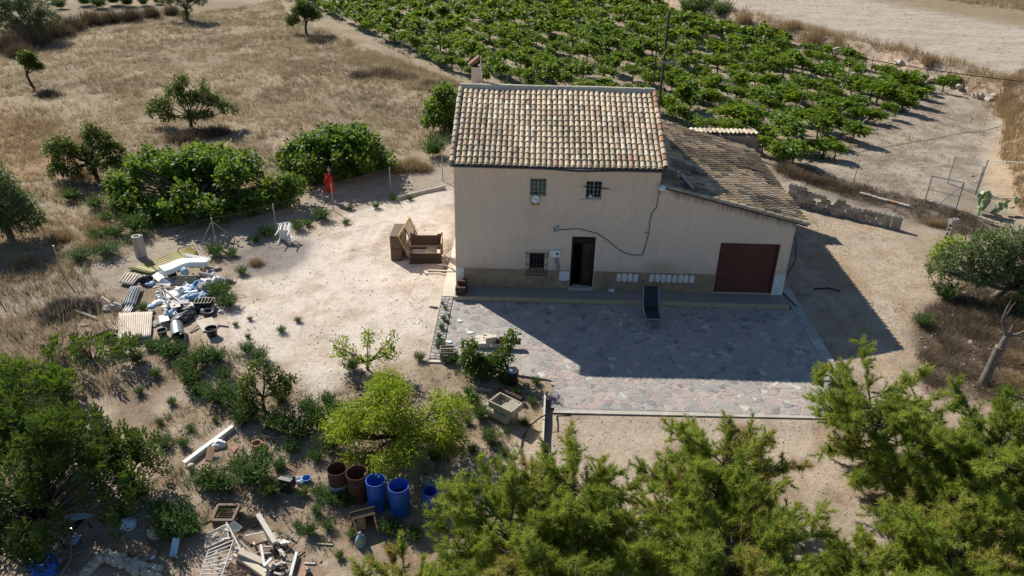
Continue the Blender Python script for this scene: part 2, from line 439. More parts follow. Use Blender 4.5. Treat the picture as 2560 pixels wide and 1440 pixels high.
peb = _ramp(t, vo.outputs['Distance'], [(0.12, (1, 1, 1)), (0.26, (0, 0, 0))]).outputs[0]
sel = _ramp(t, nb.outputs[0], [(0.42, (0, 0, 0)), (0.58, (1, 1, 1))]).outputs[0]
pf = _math(t, 'MULTIPLY', _math(t, 'MULTIPLY', peb, sel), 0.55)
colp = _mix(t, 0.82, vo.outputs['Color'], (0.46, 0.39, 0.31)); col = _mix(t, pf, col, colp)
t.links.new(col, p.inputs['Base Color']); p.inputs['Roughness'].default_value = 0.95; p.inputs['Specular IOR Level'].default_value = 0.1
hh = _math(t, 'ADD', _math(t, 'MULTIPLY', nb.outputs[0], 1.0), _math(t, 'MULTIPLY', nc.outputs[0], 0.5))
hh = _math(t, 'ADD', hh, _math(t, 'MULTIPLY', pf, 0.6))
_bump(t, p, hh, 0.9, 0.035)
ny, nx = GX.shape
idx = np.arange(ny*nx).reshape(ny, nx)
Fg = np.stack([idx[:-1, :-1], idx[:-1, 1:], idx[1:, 1:], idx[1:, :-1]], -1).reshape(-1, 4)
g = fast('ground', np.stack([GX, GY, GZ], -1).reshape(-1, 3), Fg, 'ground_earth', col=C.reshape(-1, 3), smooth=True)
struct(g)

# ------------------------------------------------------------------ crazy-paved terrace
ZT = -0.15
mat('mortar', (0.42, 0.385, 0.35), (0.34, 0.315, 0.285), 5, 0.9, 0.5, 40)
attrmat('flagstone', 0.72, 'col', 18.0, 0.35, 0.35, 55, 0.25, (0.40, 0.355, 0.32))
ter = MB(); ter.prism([(-0.04, -0.785), (-0.04, -4.55), (0.55, -4.75), (2.2, -5.25), (3.55, -5.55), (3.5, -6.99), (10.0, -6.86), (12.24, -6.86), (12.24, -0.785)], ZT-0.13, ZT-0.0065)
terrace = struct(ter.build('terrace', 'mortar'))
def clip_half(poly, nx_, ny_, d):
    o = []
    for i in range(len(poly)):
        a_, b_ = poly[i], poly[(i+1) % len(poly)]
        da = nx_*a_[0]+ny_*a_[1]-d; db = nx_*b_[0]+ny_*b_[1]-d
        if da <= 0: o.append(a_)
        if (da < 0 < db) or (db < 0 < da):
            q = da/(da-db); o.append((a_[0]+q*(b_[0]-a_[0]), a_[1]+q*(b_[1]-a_[1])))
    return o
def voronoi(x0, x1, y0, y1, rmin, gap, seed, tries=6000, var=0.6):
    g_ = np.random.default_rng(seed); S = []; R_ = []
    for _ in range(tries):
        q = (g_.uniform(x0, x1), g_.uniform(y0, y1)); r = rmin*(1+var*g_.random()**2*2.0)
        if S:
            A = np.array(S); dd = np.hypot(A[:, 0]-q[0], A[:, 1]-q[1])
            if (dd < 0.5*(np.array(R_)+r)).any(): continue
        S.append(q); R_.append(r)
    A = np.array(S); W = np.array(R_)**2*0.25; cells = []
    for i, q in enumerate(S):
        poly = [(x0, y0), (x1, y0), (x1, y1), (x0, y1)]
        o = np.argsort(np.hypot(A[:, 0]-q[0], A[:, 1]-q[1]))[1:20]
        for j in o:
            dx, dy = A[j]-A[i]; L = math.hypot(dx, dy)
            dist = (L*L+W[i]-W[j])/(2*L)          # power diagram: bigger stones keep more room
            n_ = (dx/L, dy/L); poly = clip_half(poly, n_[0], n_[1], n_[0]*q[0]+n_[1]*q[1]+dist-gap/2)
            if len(poly) < 3: break
        if len(poly) >= 3: cells.append(poly)
    return cells
def parea(P): return 0.5*abs(sum(P[i][0]*P[(i+1) % len(P)][1]-P[(i+1) % len(P)][0]*P[i][1] for i in range(len(P))))
def rough_poly(P, g_, amp):
    o = []
    for i in range(len(P)):
        a_, b_ = np.array(P[i]), np.array(P[(i+1) % len(P)]); L = np.linalg.norm(b_-a_)
        if L < 0.03: o.append(tuple((a_+b_)/2)); continue
        k_ = min(0.12, 0.03/L); o.append(tuple(a_*(1-k_)+b_*k_));
        if L > 0.22: o.append(tuple((a_+b_)/2+g_.normal(0, amp, 2)))
        o.append(tuple(a_*k_+b_*(1-k_)))
    return o
STONEC = [((0.48, 0.36, 0.31), 6), ((0.43, 0.335, 0.295), 5), ((0.345, 0.335, 0.315), 6), ((0.25, 0.255, 0.26), 4), ((0.50, 0.43, 0.34), 2.4), ((0.66, 0.61, 0.52), 0.9), ((0.13, 0.14, 0.155), 1.8), ((0.375, 0.345, 0.31), 4)]
_w = np.array([w for _, w in STONEC]); _w = _w/_w.sum()
TERP = [(-0.04, -0.785), (-0.04, -4.55), (0.55, -4.72), (2.2, -5.2), (3.52, -5.5), (3.48, -6.97), (10.0, -6.84), (12.22, -6.84), (12.22, -0.785)]
gs = np.random.default_rng(3)
def inset(P, d):
    n = len(P); o = list(P)
    A2 = sum(P[i][0]*P[(i+1) % n][1]-P[(i+1) % n][0]*P[i][1] for i in range(n)); sg = 1 if A2 > 0 else -1
    for i in range(n):
        (x0, y0), (x1, y1) = P[i], P[(i+1) % n]; L = math.hypot(x1-x0, y1-y0)
        if L < 1e-6: continue
        nx_, ny_ = sg*(y1-y0)/L, -sg*(x1-x0)/L
        o = clip_half(o, nx_, ny_, nx_*x0+ny_*y0-d)
        if len(o) < 3: return []
    return o
def crazy(P, g_, amin, amax, out):
    a_ = parea(P)
    if a_ < amin*math.exp(g_.random()*math.log(amax/amin)): out.append(P); return
    A = np.array(P); c_ = A.mean(0); M_ = (A-c_).T@(A-c_); w_, v_ = np.linalg.eigh(M_); ax = math.atan2(v_[1, 1], v_[0, 1])
    th = ax+g_.normal(0, 0.42); c_ = c_+g_.normal(0, 0.12, 2)*math.sqrt(a_); n_ = (math.cos(th), math.sin(th)); d_ = n_[0]*c_[0]+n_[1]*c_[1]
    L_, R2 = clip_half(P, n_[0], n_[1], d_), clip_half(P, -n_[0], -n_[1], -d_)
    if len(L_) < 3 or len(R2) < 3 or min(parea(L_), parea(R2)) < 0.15*a_: out.append(P) if a_ < amax*1.5 else crazy(P, g_, amin, amax, out); return
    crazy(L_, g_, amin, amax, out); crazy(R2, g_, amin, amax, out)
cells = []; crazy([(-0.03, -6.93), (12.21, -6.93), (12.21, -0.80), (-0.03, -0.80)], gs, 0.020, 0.15, cells)
cells = [c for c in (inset(c, 0.008) for c in cells) if len(c) >= 3]
cells = [c for c in cells if in_poly(np.array([np.mean([q[0] for q in c])]), np.array([np.mean([q[1] for q in c])]), TERP)[0]]
def stone_mesh(P, z, thick, colr, cx, cy):
    n = len(P); b = 0.006
    c_ = np.mean(P, 0); inn = [tuple(np.array(q)+(c_-np.array(q))*min(0.5, b/max(0.03, np.linalg.norm(c_-np.array(q))))) for q in P]
    V = [(x-cx, y-cy, z-thick) for x, y in P]+[(x-cx, y-cy, z-b*0.7) for x, y in P]+[(x-cx, y-cy, z) for x, y in inn]
    F = [(i, (i+1) % n, n+(i+1) % n, n+i) for i in range(n)]+[(n+i, n+(i+1) % n, 2*n+(i+1) % n, 2*n+i) for i in range(n)]+[tuple(range(2*n, 3*n))]
    return V, F
def set_col(me, cols):
    c4 = np.ones((len(me.vertices), 4), np.float32); c4[:, :3] = cols
    a_ = me.attributes.new('col', 'FLOAT_COLOR', 'POINT'); a_.data.foreach_set('color', c4.ravel())
cells.sort(key=parea, reverse=True)
restV, restF, restC = [], [], []
for i, c in enumerate(cells):
    P = rough_poly(c, gs, 0.007)
    colr = (np.array(STONEC[gs.choice(len(STONEC), p=_w)][0])*0.72+np.array([0.36, 0.32, 0.29])*0.28)*gs.uniform(0.85, 1.12)
    z = ZT+gs.uniform(-0.004, 0.003)
    if i < 300:
        cx, cy = np.mean(P, 0)
        V, F = stone_mesh(P, 0, 0.028, colr, cx, cy)
        me = bpy.data.meshes.new('paving_stone'); me.from_pydata(V, [], F); me.update(); set_col(me, colr)
        o = link('paving_stone', me, 'flagstone', terrace, (cx, cy, z)); o.rotation_euler = (gs.normal(0, .006), gs.normal(0, .006), 0)
    else:
        V, F = stone_mesh(P, z, 0.028, colr, 0, 0); k = len(restV)
        restV += V; restF += [tuple(q+k for q in f) for f in F]; restC += [colr]*len(V)
if restV:
    me = bpy.data.meshes.new('small_paving_stones'); me.from_pydata(restV, [], restF); me.update(); set_col(me, np.array(restC))
    stuff(link('small_paving_stones', me, 'flagstone', terrace))
# ------------------------------------------------------------------ side paths
mat('concrete', (0.50, 0.46, 0.40), (0.38, 0.35, 0.30), 3, 0.9, 0.4, 50, dirt=(0.30, 0.26, 0.2), dirt_amt=0.4)
mat('concrete_pale', (0.66, 0.60, 0.50), (0.52, 0.46, 0.37), 2.5, 0.9, 0.3, 45)
mat('dark_joint', (0.15, 0.14, 0.125), (0.09, 0.085, 0.08), 8, 0.95, 0.3)
pb = MB(); pb.prism([(-0.46, -0.55), (-0.06, -0.55), (-0.06, -4.62), (-0.50, -4.62)], ZT-0.12, ZT-0.022)
path = struct(pb.build('side_path', 'dark_joint'))
pc = [c for c in voronoi(-0.46, -0.07, -4.55, -0.56, 0.13, 0.024, 21, 3000, 0.4) if parea(c) > 0.006]
for c in pc:
    P = rough_poly(c, gs, 0.003); cx, cy = np.mean(P, 0); colr = np.array([0.36, 0.345, 0.32])*gs.uniform(0.75, 1.2)
    V, F = stone_mesh(P, 0, 0.03, colr, cx, cy)
    me = bpy.data.meshes.new('path_stone'); me.from_pydata(V, [], F); me.update(); set_col(me, colr)
    link('path_stone', me, 'flagstone', path, (cx, cy, ZT+gs.uniform(-0.003, 0.003)))
kb = MB(); kb.box((-0.495, -2.4, ZT-0.05), (0.055, 4.5, 0.13), bev=0.008); kb.build('edging', 'concrete', path)
kb = MB(); kb.box((-0.23, -4.70, ZT-0.07), (0.60, 0.13, 0.15), bev=0.008); kb.build('step_edge', 'concrete_pale', path)
sb = MB(); sb.prism([(-0.50, -0.54), (0.0, -0.54), (0.0, 7.6), (-0.44, 7.6)], ZT-0.12, ZT+0.012)
struct(sb.build('side_slab', 'concrete_pale'))
attrmat('slab_stone', 0.8, 'col', 8.0, 0.3, 0.3, 45)
sb = MB(); sb.prism([(12.25, -6.9), (12.66, -6.9), (12.66, 2.6), (12.25, 2.6)], ZT-0.14, ZT-0.02); rp = struct(sb.build('right_side_path', 'mortar'))
y = -6.86
while y < 2.5:
    L = gs.uniform(0.42, 0.75); L = min(L, 2.58-y)
    if L < 0.1: break
    b_ = MB(); b_.box((0, 0, -0.02), (0.385, L-0.02, 0.05), bev=0.006)
    o = b_.build('path_slab', None, rp, loc=(12.455, y+L/2, ZT+gs.uniform(-0.004, 0.004)+0.003))
    set_col(o.data, np.array([0.44, 0.42, 0.38])*gs.uniform(0.8, 1.15)); o.data.materials.append(MATS['slab_stone']); y += L
# concrete lip along the front edge
lp = MB(); lp.prism([(3.45, -7.14), (12.6, -7.02), (12.6, -6.87), (10.0, -6.87), (3.5, -7.0)], ZT-0.22, ZT-0.009); struct(lp.build('terrace_kerb', 'concrete'))
# ------------------------------------------------------------------ porch
mat('porch_tile', (0.30, 0.27, 0.235), (0.245, 0.22, 0.19), 30, 0.75, 0.15, 80)
mat('edge_tile', (0.50, 0.41, 0.26), (0.42, 0.34, 0.21), 6, 0.7, 0.2, 60)
po = MB(); po.box((6.06, -0.365, -0.125), (12.14, 0.73, 0.24)); porch = struct(po.build('porch', 'porch_tile'))
et = MB(); et.box((0, 0, 0), (0.456, 0.085, 0.155), bev=0.01); e0 = None
for i in range(26):
    x = 0.225+i*0.4665
    if e0 is None: e0 = et.build('edge_tile', 'edge_tile', porch, loc=(x, -0.775, -0.072)); continue
    c = e0.copy(); COL.objects.link(c); c.location = (x, -0.775+gs.normal(0, 0.002), -0.072+gs.normal(0, 0.002)); c.parent = porch
# ================================================================== FARMHOUSE
HW, HE, RY, RZ, BY = 7.12, 4.86, 3.8, 6.40, 7.75       # width, eave height, ridge, back wall
GXR = 12.05                                             # right end of the lean-to
LZ0, LS = 4.17, 0.248                                   # lean-to roof deck at x=HW, fall per metre
# render with mottling, a rust stain and mildew under the lean-to verge
m, t, p, out = _nodes('render_wall')
tc = t.nodes.new('ShaderNodeTexCoord'); ov = tc.outputs['Object']
sx = t.nodes.new('ShaderNodeSeparateXYZ'); t.links.new(ov, sx.inputs[0])
na = _noise(t, 0.55, 5, 0.6, ov); nb = _noise(t, 6, 5, 0.7, ov); nc = _noise(t, 70, 3, 0.6, ov)
col = _ramp(t, na.outputs[0], [(0.3, (0.65, 0.515, 0.41)), (0.5, (0.715, 0.57, 0.455)), (0.72, (0.76, 0.60, 0.465))]).outputs[0]
col = _mix(t, 1.0, col, _ramp(t, nb.outputs[0], [(0.3, (0.93, 0.92, 0.91)), (0.6, (1.03, 1.03, 1.03))]).outputs[0], 'MULTIPLY')
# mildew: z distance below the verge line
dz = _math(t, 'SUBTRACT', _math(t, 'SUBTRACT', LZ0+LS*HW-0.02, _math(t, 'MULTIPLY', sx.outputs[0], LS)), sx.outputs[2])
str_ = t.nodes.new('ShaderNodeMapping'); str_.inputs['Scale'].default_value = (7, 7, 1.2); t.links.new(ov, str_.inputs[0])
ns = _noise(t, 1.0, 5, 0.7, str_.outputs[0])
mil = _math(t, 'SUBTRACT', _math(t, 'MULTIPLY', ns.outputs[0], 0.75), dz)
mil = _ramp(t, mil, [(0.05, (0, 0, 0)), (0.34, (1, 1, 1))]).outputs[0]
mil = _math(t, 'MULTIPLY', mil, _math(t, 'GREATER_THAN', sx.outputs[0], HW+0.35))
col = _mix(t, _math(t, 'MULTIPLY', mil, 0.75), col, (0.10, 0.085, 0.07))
# drip streaks down the render and splash dirt above the dado
sm2 = t.nodes.new('ShaderNodeMapping'); sm2.inputs['Scale'].default_value = (2.4, 2.4, 0.42); t.links.new(ov, sm2.inputs[0])
nd = _noise(t, 1.3, 5, 0.7, sm2.outputs[0]); drip = _ramp(t, nd.outputs[0], [(0.52, (0, 0, 0)), (0.74, (1, 1, 1))]).outputs[0]
col = _mix(t, _math(t, 'MULTIPLY', drip, 0.24), col, (0.34, 0.27, 0.21))
spl = _math(t, 'SUBTRACT', _math(t, 'MULTIPLY', nb.outputs[0], 0.75), _math(t, 'SUBTRACT', sx.outputs[2], 0.78))
col = _mix(t, _math(t, 'MULTIPLY', _ramp(t, spl, [(0.0, (0, 0, 0)), (0.45, (1, 1, 1))]).outputs[0], 0.35), col, (0.40, 0.31, 0.22))
npch = _noise(t, 0.9, 3, 0.5, ov, 1.2); col = _mix(t, _math(t, 'MULTIPLY', _ramp(t, npch.outputs[0], [(0.60, (0, 0, 0)), (0.63, (1, 1, 1))]).outputs[0], 0.14), col, (0.70, 0.60, 0.50))
vc_ = t.nodes.new('ShaderNodeTexVoronoi'); vc_.feature = 'DISTANCE_TO_EDGE'; vc_.inputs['Scale'].default_value = 0.55; t.links.new(_mix(t, 0.12, ov, nb.outputs[1]), vc_.inputs['Vector'])
crk = _math(t, 'MULTIPLY', _math(t, 'LESS_THAN', vc_.outputs['Distance'], 0.004), _math(t, 'GREATER_THAN', na.outputs[0], 0.5)); col = _mix(t, _math(t, 'MULTIPLY', crk, 0.10), col, (0.20, 0.16, 0.13))
# rusty stain above the dado right of the door
ex = _math(t, 'MULTIPLY', _math(t, 'SUBTRACT', sx.outputs[0], 7.55), 0.85); ez = _math(t, 'MULTIPLY', _math(t, 'SUBTRACT', sx.outputs[2], 1.0), 1.9)
rr = _math(t, 'SQRT', _math(t, 'ADD', _math(t, 'MULTIPLY', ex, ex), _math(t, 'MULTIPLY', ez, ez)))
st = _ramp(t, _math(t, 'ADD', rr, _math(t, 'MULTIPLY', nb.outputs[0], 0.6)), [(0.45, (1, 1, 1)), (1.05, (0, 0, 0))]).outputs[0]
col = _mix(t, _math(t, 'MULTIPLY', st, 0.45), col, (0.33, 0.24, 0.13))
t.links.new(col, p.inputs['Base Color']); p.inputs['Roughness'].default_value = 0.95; p.inputs['Specular IOR Level'].default_value = 0.1
_bump(t, p, _math(t, 'ADD', nc.outputs[0], _math(t, 'MULTIPLY', nb.outputs[0], 0.6)), 0.35, 0.012)

mat('dado', (0.40, 0.30, 0.20), (0.25, 0.18, 0.115), 3.0, 0.55, 0.1, 40, dirt=(0.20, 0.145, 0.09), dirt_amt=0.6)
mat('plaster_white', (0.78, 0.78, 0.76), (0.66, 0.66, 0.64), 5, 0.9, 0.3, 60, dirt=(0.45, 0.42, 0.38), dirt_amt=0.5)
mat('white_plastic', (0.80, 0.80, 0.78), (0.72, 0.72, 0.70), 4, 0.5, 0.05)
mat('grey_plastic', (0.38, 0.40, 0.42), (0.30, 0.32, 0.34), 4, 0.5, 0.05)
mat('iron_black', (0.035, 0.032, 0.03), (0.06, 0.045, 0.035), 12, 0.6, 0.15)
mat('iron_pale', (0.42, 0.46, 0.46), (0.3, 0.33, 0.33), 12, 0.6, 0.1)
mat('interior_shade', (0.012, 0.012, 0.013), (0.006, 0.006, 0.007), 3, 0.9, 0)  # near-black colour stands in for the shade of unlit interiors
mat('door_wood', (0.016, 0.011, 0.008), (0.010, 0.007, 0.006), 4, 0.45, 0.15, 30, stretch=(8, 8, 1))
mat('roller_red', (0.145, 0.05, 0.033), (0.115, 0.04, 0.027), 2.5, 0.45, 0.05, dirt=(0.20, 0.10, 0.07), dirt_amt=0.25)
mat('teal_pane', (0.05, 0.115, 0.11), (0.02, 0.05, 0.055), 3, 0.12, 0.0, spec=0.6)
mat('zinc', (0.33, 0.34, 0.35), (0.24, 0.25, 0.26), 5, 0.45, 0.1, metallic=0.6)
mat('gutter_dark', (0.16, 0.16, 0.165), (0.10, 0.10, 0.105), 4, 0.5, 0.1, metallic=0.4)
mat('roof_deck', (0.13, 0.105, 0.085), (0.08, 0.065, 0.055), 8, 0.95, 0.4)
mat('roof_tile_clay', (1.0, 1.0, 1.0), (0.74, 0.72, 0.68), 14, 0.85, 0.35, 60, objcol=True, dirt=(0.30, 0.27, 0.22), dirt_amt=0.45)
attrmat('roof_tile_field', 0.85, 'col', 14, 0.3, 0.35, 60)
mat('cable_black', (0.02, 0.02, 0.02), (0.03, 0.03, 0.03), 9, 0.6, 0)

house = thing('farmhouse', 'two-storey beige farmhouse with barrel-tile roof and garage lean-to', 'house', (0, 0, 0))
def fx(px, py, Y=0.0):
    q = on_y(px, py, Y); return q[0], q[2]
# openings on the front (x0, x1, z0, z1)
W1 = (2.63, 3.21, 3.68, 4.32); W2 = (4.57, 5.13, 3.64, 4.27); W3 = (2.69, 3.24, 0.82, 1.46); DR = (4.20, 5.05, 0.10, 2.16); GD = (9.52, 11.66, 0.02, 2.06)
def holed_wall(mb, x0, x1, ztop, holes, y=0.0, depth=0.22):
    xs = sorted({x0, x1} | {h[0] for h in holes} | {h[1] for h in holes}); zs = sorted({-0.25} | {h[2] for h in holes} | {h[3] for h in holes} | {99})
    for a_, b_ in zip(xs[:-1], xs[1:]):
        for c_, d_ in zip(zs[:-1], zs[1:]):
            mx_, mz_ = (a_+b_)/2, (c_+d_)/2
            if any(h[0] < mx_ < h[1] and h[2] < mz_ < h[3] for h in holes): continue
            ta, tb = min(d_, ztop(a_)), min(d_, ztop(b_))
            mb.add([(a_, y, c_), (b_, y, c_), (b_, y, tb), (a_, y, ta)], [(0, 1, 2, 3)])
    for h in holes:
        a_, b_, c_, d_ = h; Y2 = y+depth
        mb.add([(a_, y, c_), (b_, y, c_), (b_, y, d_), (a_, y, d_), (a_, Y2, c_), (b_, Y2, c_), (b_, Y2, d_), (a_, Y2, d_)], [(0, 4, 5, 1), (1, 5, 6, 2), (2, 6, 7, 3), (3, 7, 4, 0)])
wm = MB(); holed_wall(wm, 0, HW, lambda x: HE, [W1, W2, W3, DR])
wm.add([(0, 0, -.25), (0, BY, -.25), (0, BY, HE), (0, RY, RZ-0.05), (0, 0, HE)], [(0, 4, 3, 2, 1)])
wm.add([(HW, 0, -.25), (HW, BY, -.25), (HW, BY, HE), (HW, RY, RZ-0.05), (HW, 0, HE)], [(0, 1, 2, 3, 4)])
wm.add([(0, BY, -.25), (HW, BY, -.25), (HW, BY, HE), (0, BY, HE)], [(0, 3, 2, 1)])
wm.build('wall', 'render_wall', house)
lw = MB(); ztop = lambda x: LZ0-0.03-LS*(x-HW)
holed_wall(lw, HW, GXR, ztop, [GD], depth=0.25)
LB = 8.35
lw.add([(GXR, 0, -.25), (GXR, LB, -.25), (GXR, LB, ztop(GXR)), (GXR, 0, ztop(GXR))], [(0, 1, 2, 3)])
lw.add([(HW, LB, -.25), (GXR, LB, -.25), (GXR, LB, ztop(GXR)), (HW, LB, ztop(HW))], [(0, 3, 2, 1)])
lw.build('lean_to_wall', 'render_wall', house)
# dado of stone-look tiles, split by the openings
x = 0.28; dado_spans = []
for a_, b_ in ((0.3, 2.66), (3.30, 4.17), (5.08, 9.49)):
    n = max(1, round((b_-a_)/1.05)); w = (b_-a_)/n
    for i in range(n): dado_spans.append((a_+i*w, a_+(i+1)*w, 0.0, 0.775))
dado_spans.append((2.67, 3.29, 0.0, 0.775))
for a_, b_, c_, d_ in dado_spans:
    q = MB(); q.box(((a_+b_)/2, -0.007, (c_+d_)/2), (b_-a_-0.006, 0.022, d_-c_), bev=0.003); q.build('dado_tile', 'dado', house)
q = MB(); q.box((0.145, -0.007, 0.39), (0.30, 0.024, 0.80), bev=0.004); q.build('corner_plaster', 'plaster_white', house)
q = MB(); q.box((11.87, -0.006, 0.42), (0.40, 0.022, 0.86), bev=0.004); q.build('corner_plaster', 'plaster_white', house)
# plaster patches where dado tiles came off
def patch(x0, x1, z0, z1, seed, lobes=1):
    g_ = np.random.default_rng(seed); w = (x1-x0)/lobes
    for k in range(lobes):
        a_, b_ = x0+k*w+0.008, x0+(k+1)*w-0.008; P = []
        for s in range(24):
            th = 2*math.pi*s/24; ex_ = 0.5 if lobes == 1 else 0.62
            ex_ = 7 if lobes == 1 else 4; r = (abs(math.cos(th))**ex_+abs(math.sin(th))**ex_)**(-1/ex_)*g_.uniform(0.94, 1.0)*(1-(0.12*abs(math.cos(2*th+k)) if lobes > 1 else 0))
            P.append(((a_+b_)/2+(b_-a_)/2*r*math.cos(th), (z0+z1)/2+(z1-z0)/2*r*math.sin(th)))
        q = MB(); q.prism(P, 0, 0.008, R=rotx(math.pi/2)); q.v = [(v_[0], v_[1]-0.0185, v_[2]) for v_ in q.v]
        q.build('plaster_patch', 'plaster_white', house)
patch(3.79, 4.19, 0.36, 0.765, 1); patch(5.90, 6.72, 0.37, 0.74, 2, 4); patch(7.10, 8.78, 0.39, 0.745, 3, 8)
# main roof
decks = MB()
sl_ = (RZ-HE-0.02)/(RY+0.28); ang = math.atan(sl_)
def rz_f(y): return HE+0.02+sl_*(y+0.28)
decks.add([(-.12, -.28, HE-.06), (HW+.12, -.28, HE-.06), (HW+.12, RY, RZ-.08), (-.12, RY, RZ-.08), (-.12, -.28, HE+.02), (HW+.12, -.28, HE+.02), (HW+.12, RY, RZ), (-.12, RY, RZ)], [(0, 3, 2, 1), (4, 5, 6, 7), (0, 1, 5, 4), (1, 2, 6, 5), (2, 3, 7, 6), (3, 0, 4, 7)])
decks.add([(-.12, RY+.002, RZ-.08), (HW+.12, RY+.002, RZ-.08), (HW+.12, 2*RY+.28, HE-.06), (-.12, 2*RY+.28, HE-.06), (-.12, RY+.002, RZ), (HW+.12, RY+.002, RZ), (HW+.12, 2*RY+.28, HE+.02), (-.12, 2*RY+.28, HE+.02)], [(0, 3, 2, 1), (4, 5, 6, 7), (0, 1, 5, 4), (1, 2, 6, 5), (2, 3, 7, 6), (3, 0, 4, 7)])
roof = decks.build('roof', 'roof_deck', house)
def half_tile(L, r0, r1, th, n=7):
    """half-barrel cover tile: low end at y=0, rises along +y; axis on z=0"""
    V = []; F = []
    for yy, r in ((0, r0), (L, r1)):
        for rr in (r, r-th):
            for k in range(n+1):
                a_ = math.pi*k/n; V.append((rr*math.cos(a_), yy, rr*math.sin(a_)))
    n1_ = n+1
    for k in range(n):
        F.append((k, k+1, 2*n1_+k+1, 2*n1_+k)); F.append((n1_+k+1, n1_+k, 3*n1_+k, 3*n1_+k+1)); F.append((k+1, k, n1_+k, n1_+k+1))
        F.append((2*n1_+k, 2*n1_+k+1, 3*n1_+k+1, 3*n1_+k))
    F.append((0, 2*n1_, 3*n1_, n1_)); F.append((n, n1_+n, 3*n1_+n, 2*n1_+n))
    return np.array(V), F
tV, tF = half_tile(0.40, 0.090, 0.074, 0.014)
def tile_me(name, V, F, m_):
    me = bpy.data.meshes.new(name); me.from_pydata([tuple(q) for q in V], [], F); me.update()
    me.polygons.foreach_set('use_smooth', [True]*len(me.polygons))
    try: me.set_sharp_from_angle(angle=rad(40))
    except Exception: pass
    me.materials.append(MATS[m_]); return me
TME = tile_me('roof_tile', tV, tF, 'roof_tile_clay')
TILEC = [((0.64, 0.55, 0.40), 7), ((0.58, 0.47, 0.33), 5), ((0.66, 0.60, 0.49), 3), ((0.50, 0.36, 0.26), 3), ((0.46, 0.40, 0.32), 2.5), ((0.52, 0.47, 0.33), 2), ((0.46, 0.29, 0.21), 0.6), ((0.27, 0.215, 0.18), 0.4), ((0.36, 0.30, 0.24), 1.0)]
tw = np.array([w for _, w in TILEC]); tw = tw/tw.sum()
gt = np.random.default_rng(17)
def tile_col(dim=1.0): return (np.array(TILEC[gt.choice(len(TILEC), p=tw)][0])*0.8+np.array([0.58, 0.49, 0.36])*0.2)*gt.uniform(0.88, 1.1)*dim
NC, NR = 36, 14
run = (RY+0.30); SLEN = run/math.cos(ang); pitch_x = (HW+0.02)/NC; step = (SLEN-0.12)/NR
sV, sF, sC = [], [], []
for i in range(NC):
    x = 0.06+(i+0.5)*pitch_x*0.985
    jx = gt.normal(0, 0.004)
    for j in range(NR):
        s0 = -0.02+j*step+gt.normal(0, 0.006)
        base = np.array([x+jx+gt.normal(0, 0.004), -0.30+s0*math.cos(ang), HE+0.045+s0*math.sin(ang)])
        tilt = ang-0.055+gt.normal(0, 0.012); yaw = gt.normal(0, 0.026); pt_ = float(fbm(np.array([x*0.7]), np.array([s0*0.9]), 71)[0]); colr = tile_col()*(0.85+0.25*float(sstep(0.32, 0.62, pt_)))*np.array([1.05, 1.0, 0.93]); base[2] += 0.018*math.sin(x*1.3+s0*0.7)
        if j == 0:
            # short closing tile tucked under the first one
            R = rotz(yaw)@rotx(tilt); V = (tV*np.array([0.96, 0.5, 0.92]))@R.T+base+np.array([0, -0.055, -0.030]); k = len(sV)
            sV += V.tolist(); sF += [tuple(q+k for q in f) for f in tF]; sC += [tile_col()]*len(tV)
        if j < 8 and i >= 0:
            o = bpy.data.objects.new('roof_tile', TME); COL.objects.link(o); o.parent = roof
            o.location = tuple(base); o.rotation_euler = (tilt, 0, yaw); o.color = (*colr, 1)
        else:
            R = rotz(yaw)@rotx(tilt); V = tV@R.T+base; k = len(sV)
            sV += V.tolist(); sF += [tuple(q+k for q in f) for f in tF]; sC += [colr]*len(tV)
# pan tiles between the covers (channels) and the whole rear slope
pV, pF = half_tile(0.40, 0.082, 0.088, 0.012)
pV = pV*np.array([1, 1, -0.75])
for i in range(NC+1):
    x = 0.06+i*pitch_x*0.985
    for j in range(NR):
        s0 = -0.05+j*step; base = np.array([x, -0.30+s0*math.cos(ang), HE+0.085+s0*math.sin(ang)])
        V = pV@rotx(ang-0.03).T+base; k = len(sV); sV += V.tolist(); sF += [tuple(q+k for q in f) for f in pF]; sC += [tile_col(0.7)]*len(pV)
for i in range(NC):
    x = 0.06+(i+0.5)*pitch_x*0.985
    for j in range(0, NR, 1):
        s0 = -0.02+j*step; base = np.array([x, 2*RY+0.30-s0*math.cos(ang), HE+0.045+s0*math.sin(ang)])
        V = (tV*np.array([-1, -1, 1]))@rotx(-(ang-0.055)).T+base; k = len(sV); sV += V.tolist(); sF += [tuple(q+k for q in f) for f in tF]; sC += [tile_col()]*len(tV)
def join_tiles(name, V_, F_, C_, parent):
    me = bpy.data.meshes.new(name); me.from_pydata([tuple(q) for q in V_], [], F_); me.update(); set_col(me, np.array(C_))
    me.polygons.foreach_set('use_smooth', [True]*len(me.polygons))
    try: me.set_sharp_from_angle(angle=rad(40))
    except Exception: pass
    return stuff(link(name, me, 'roof_tile_field', parent))
join_tiles('upper_roof_tiles', sV, sF, sC, roof)
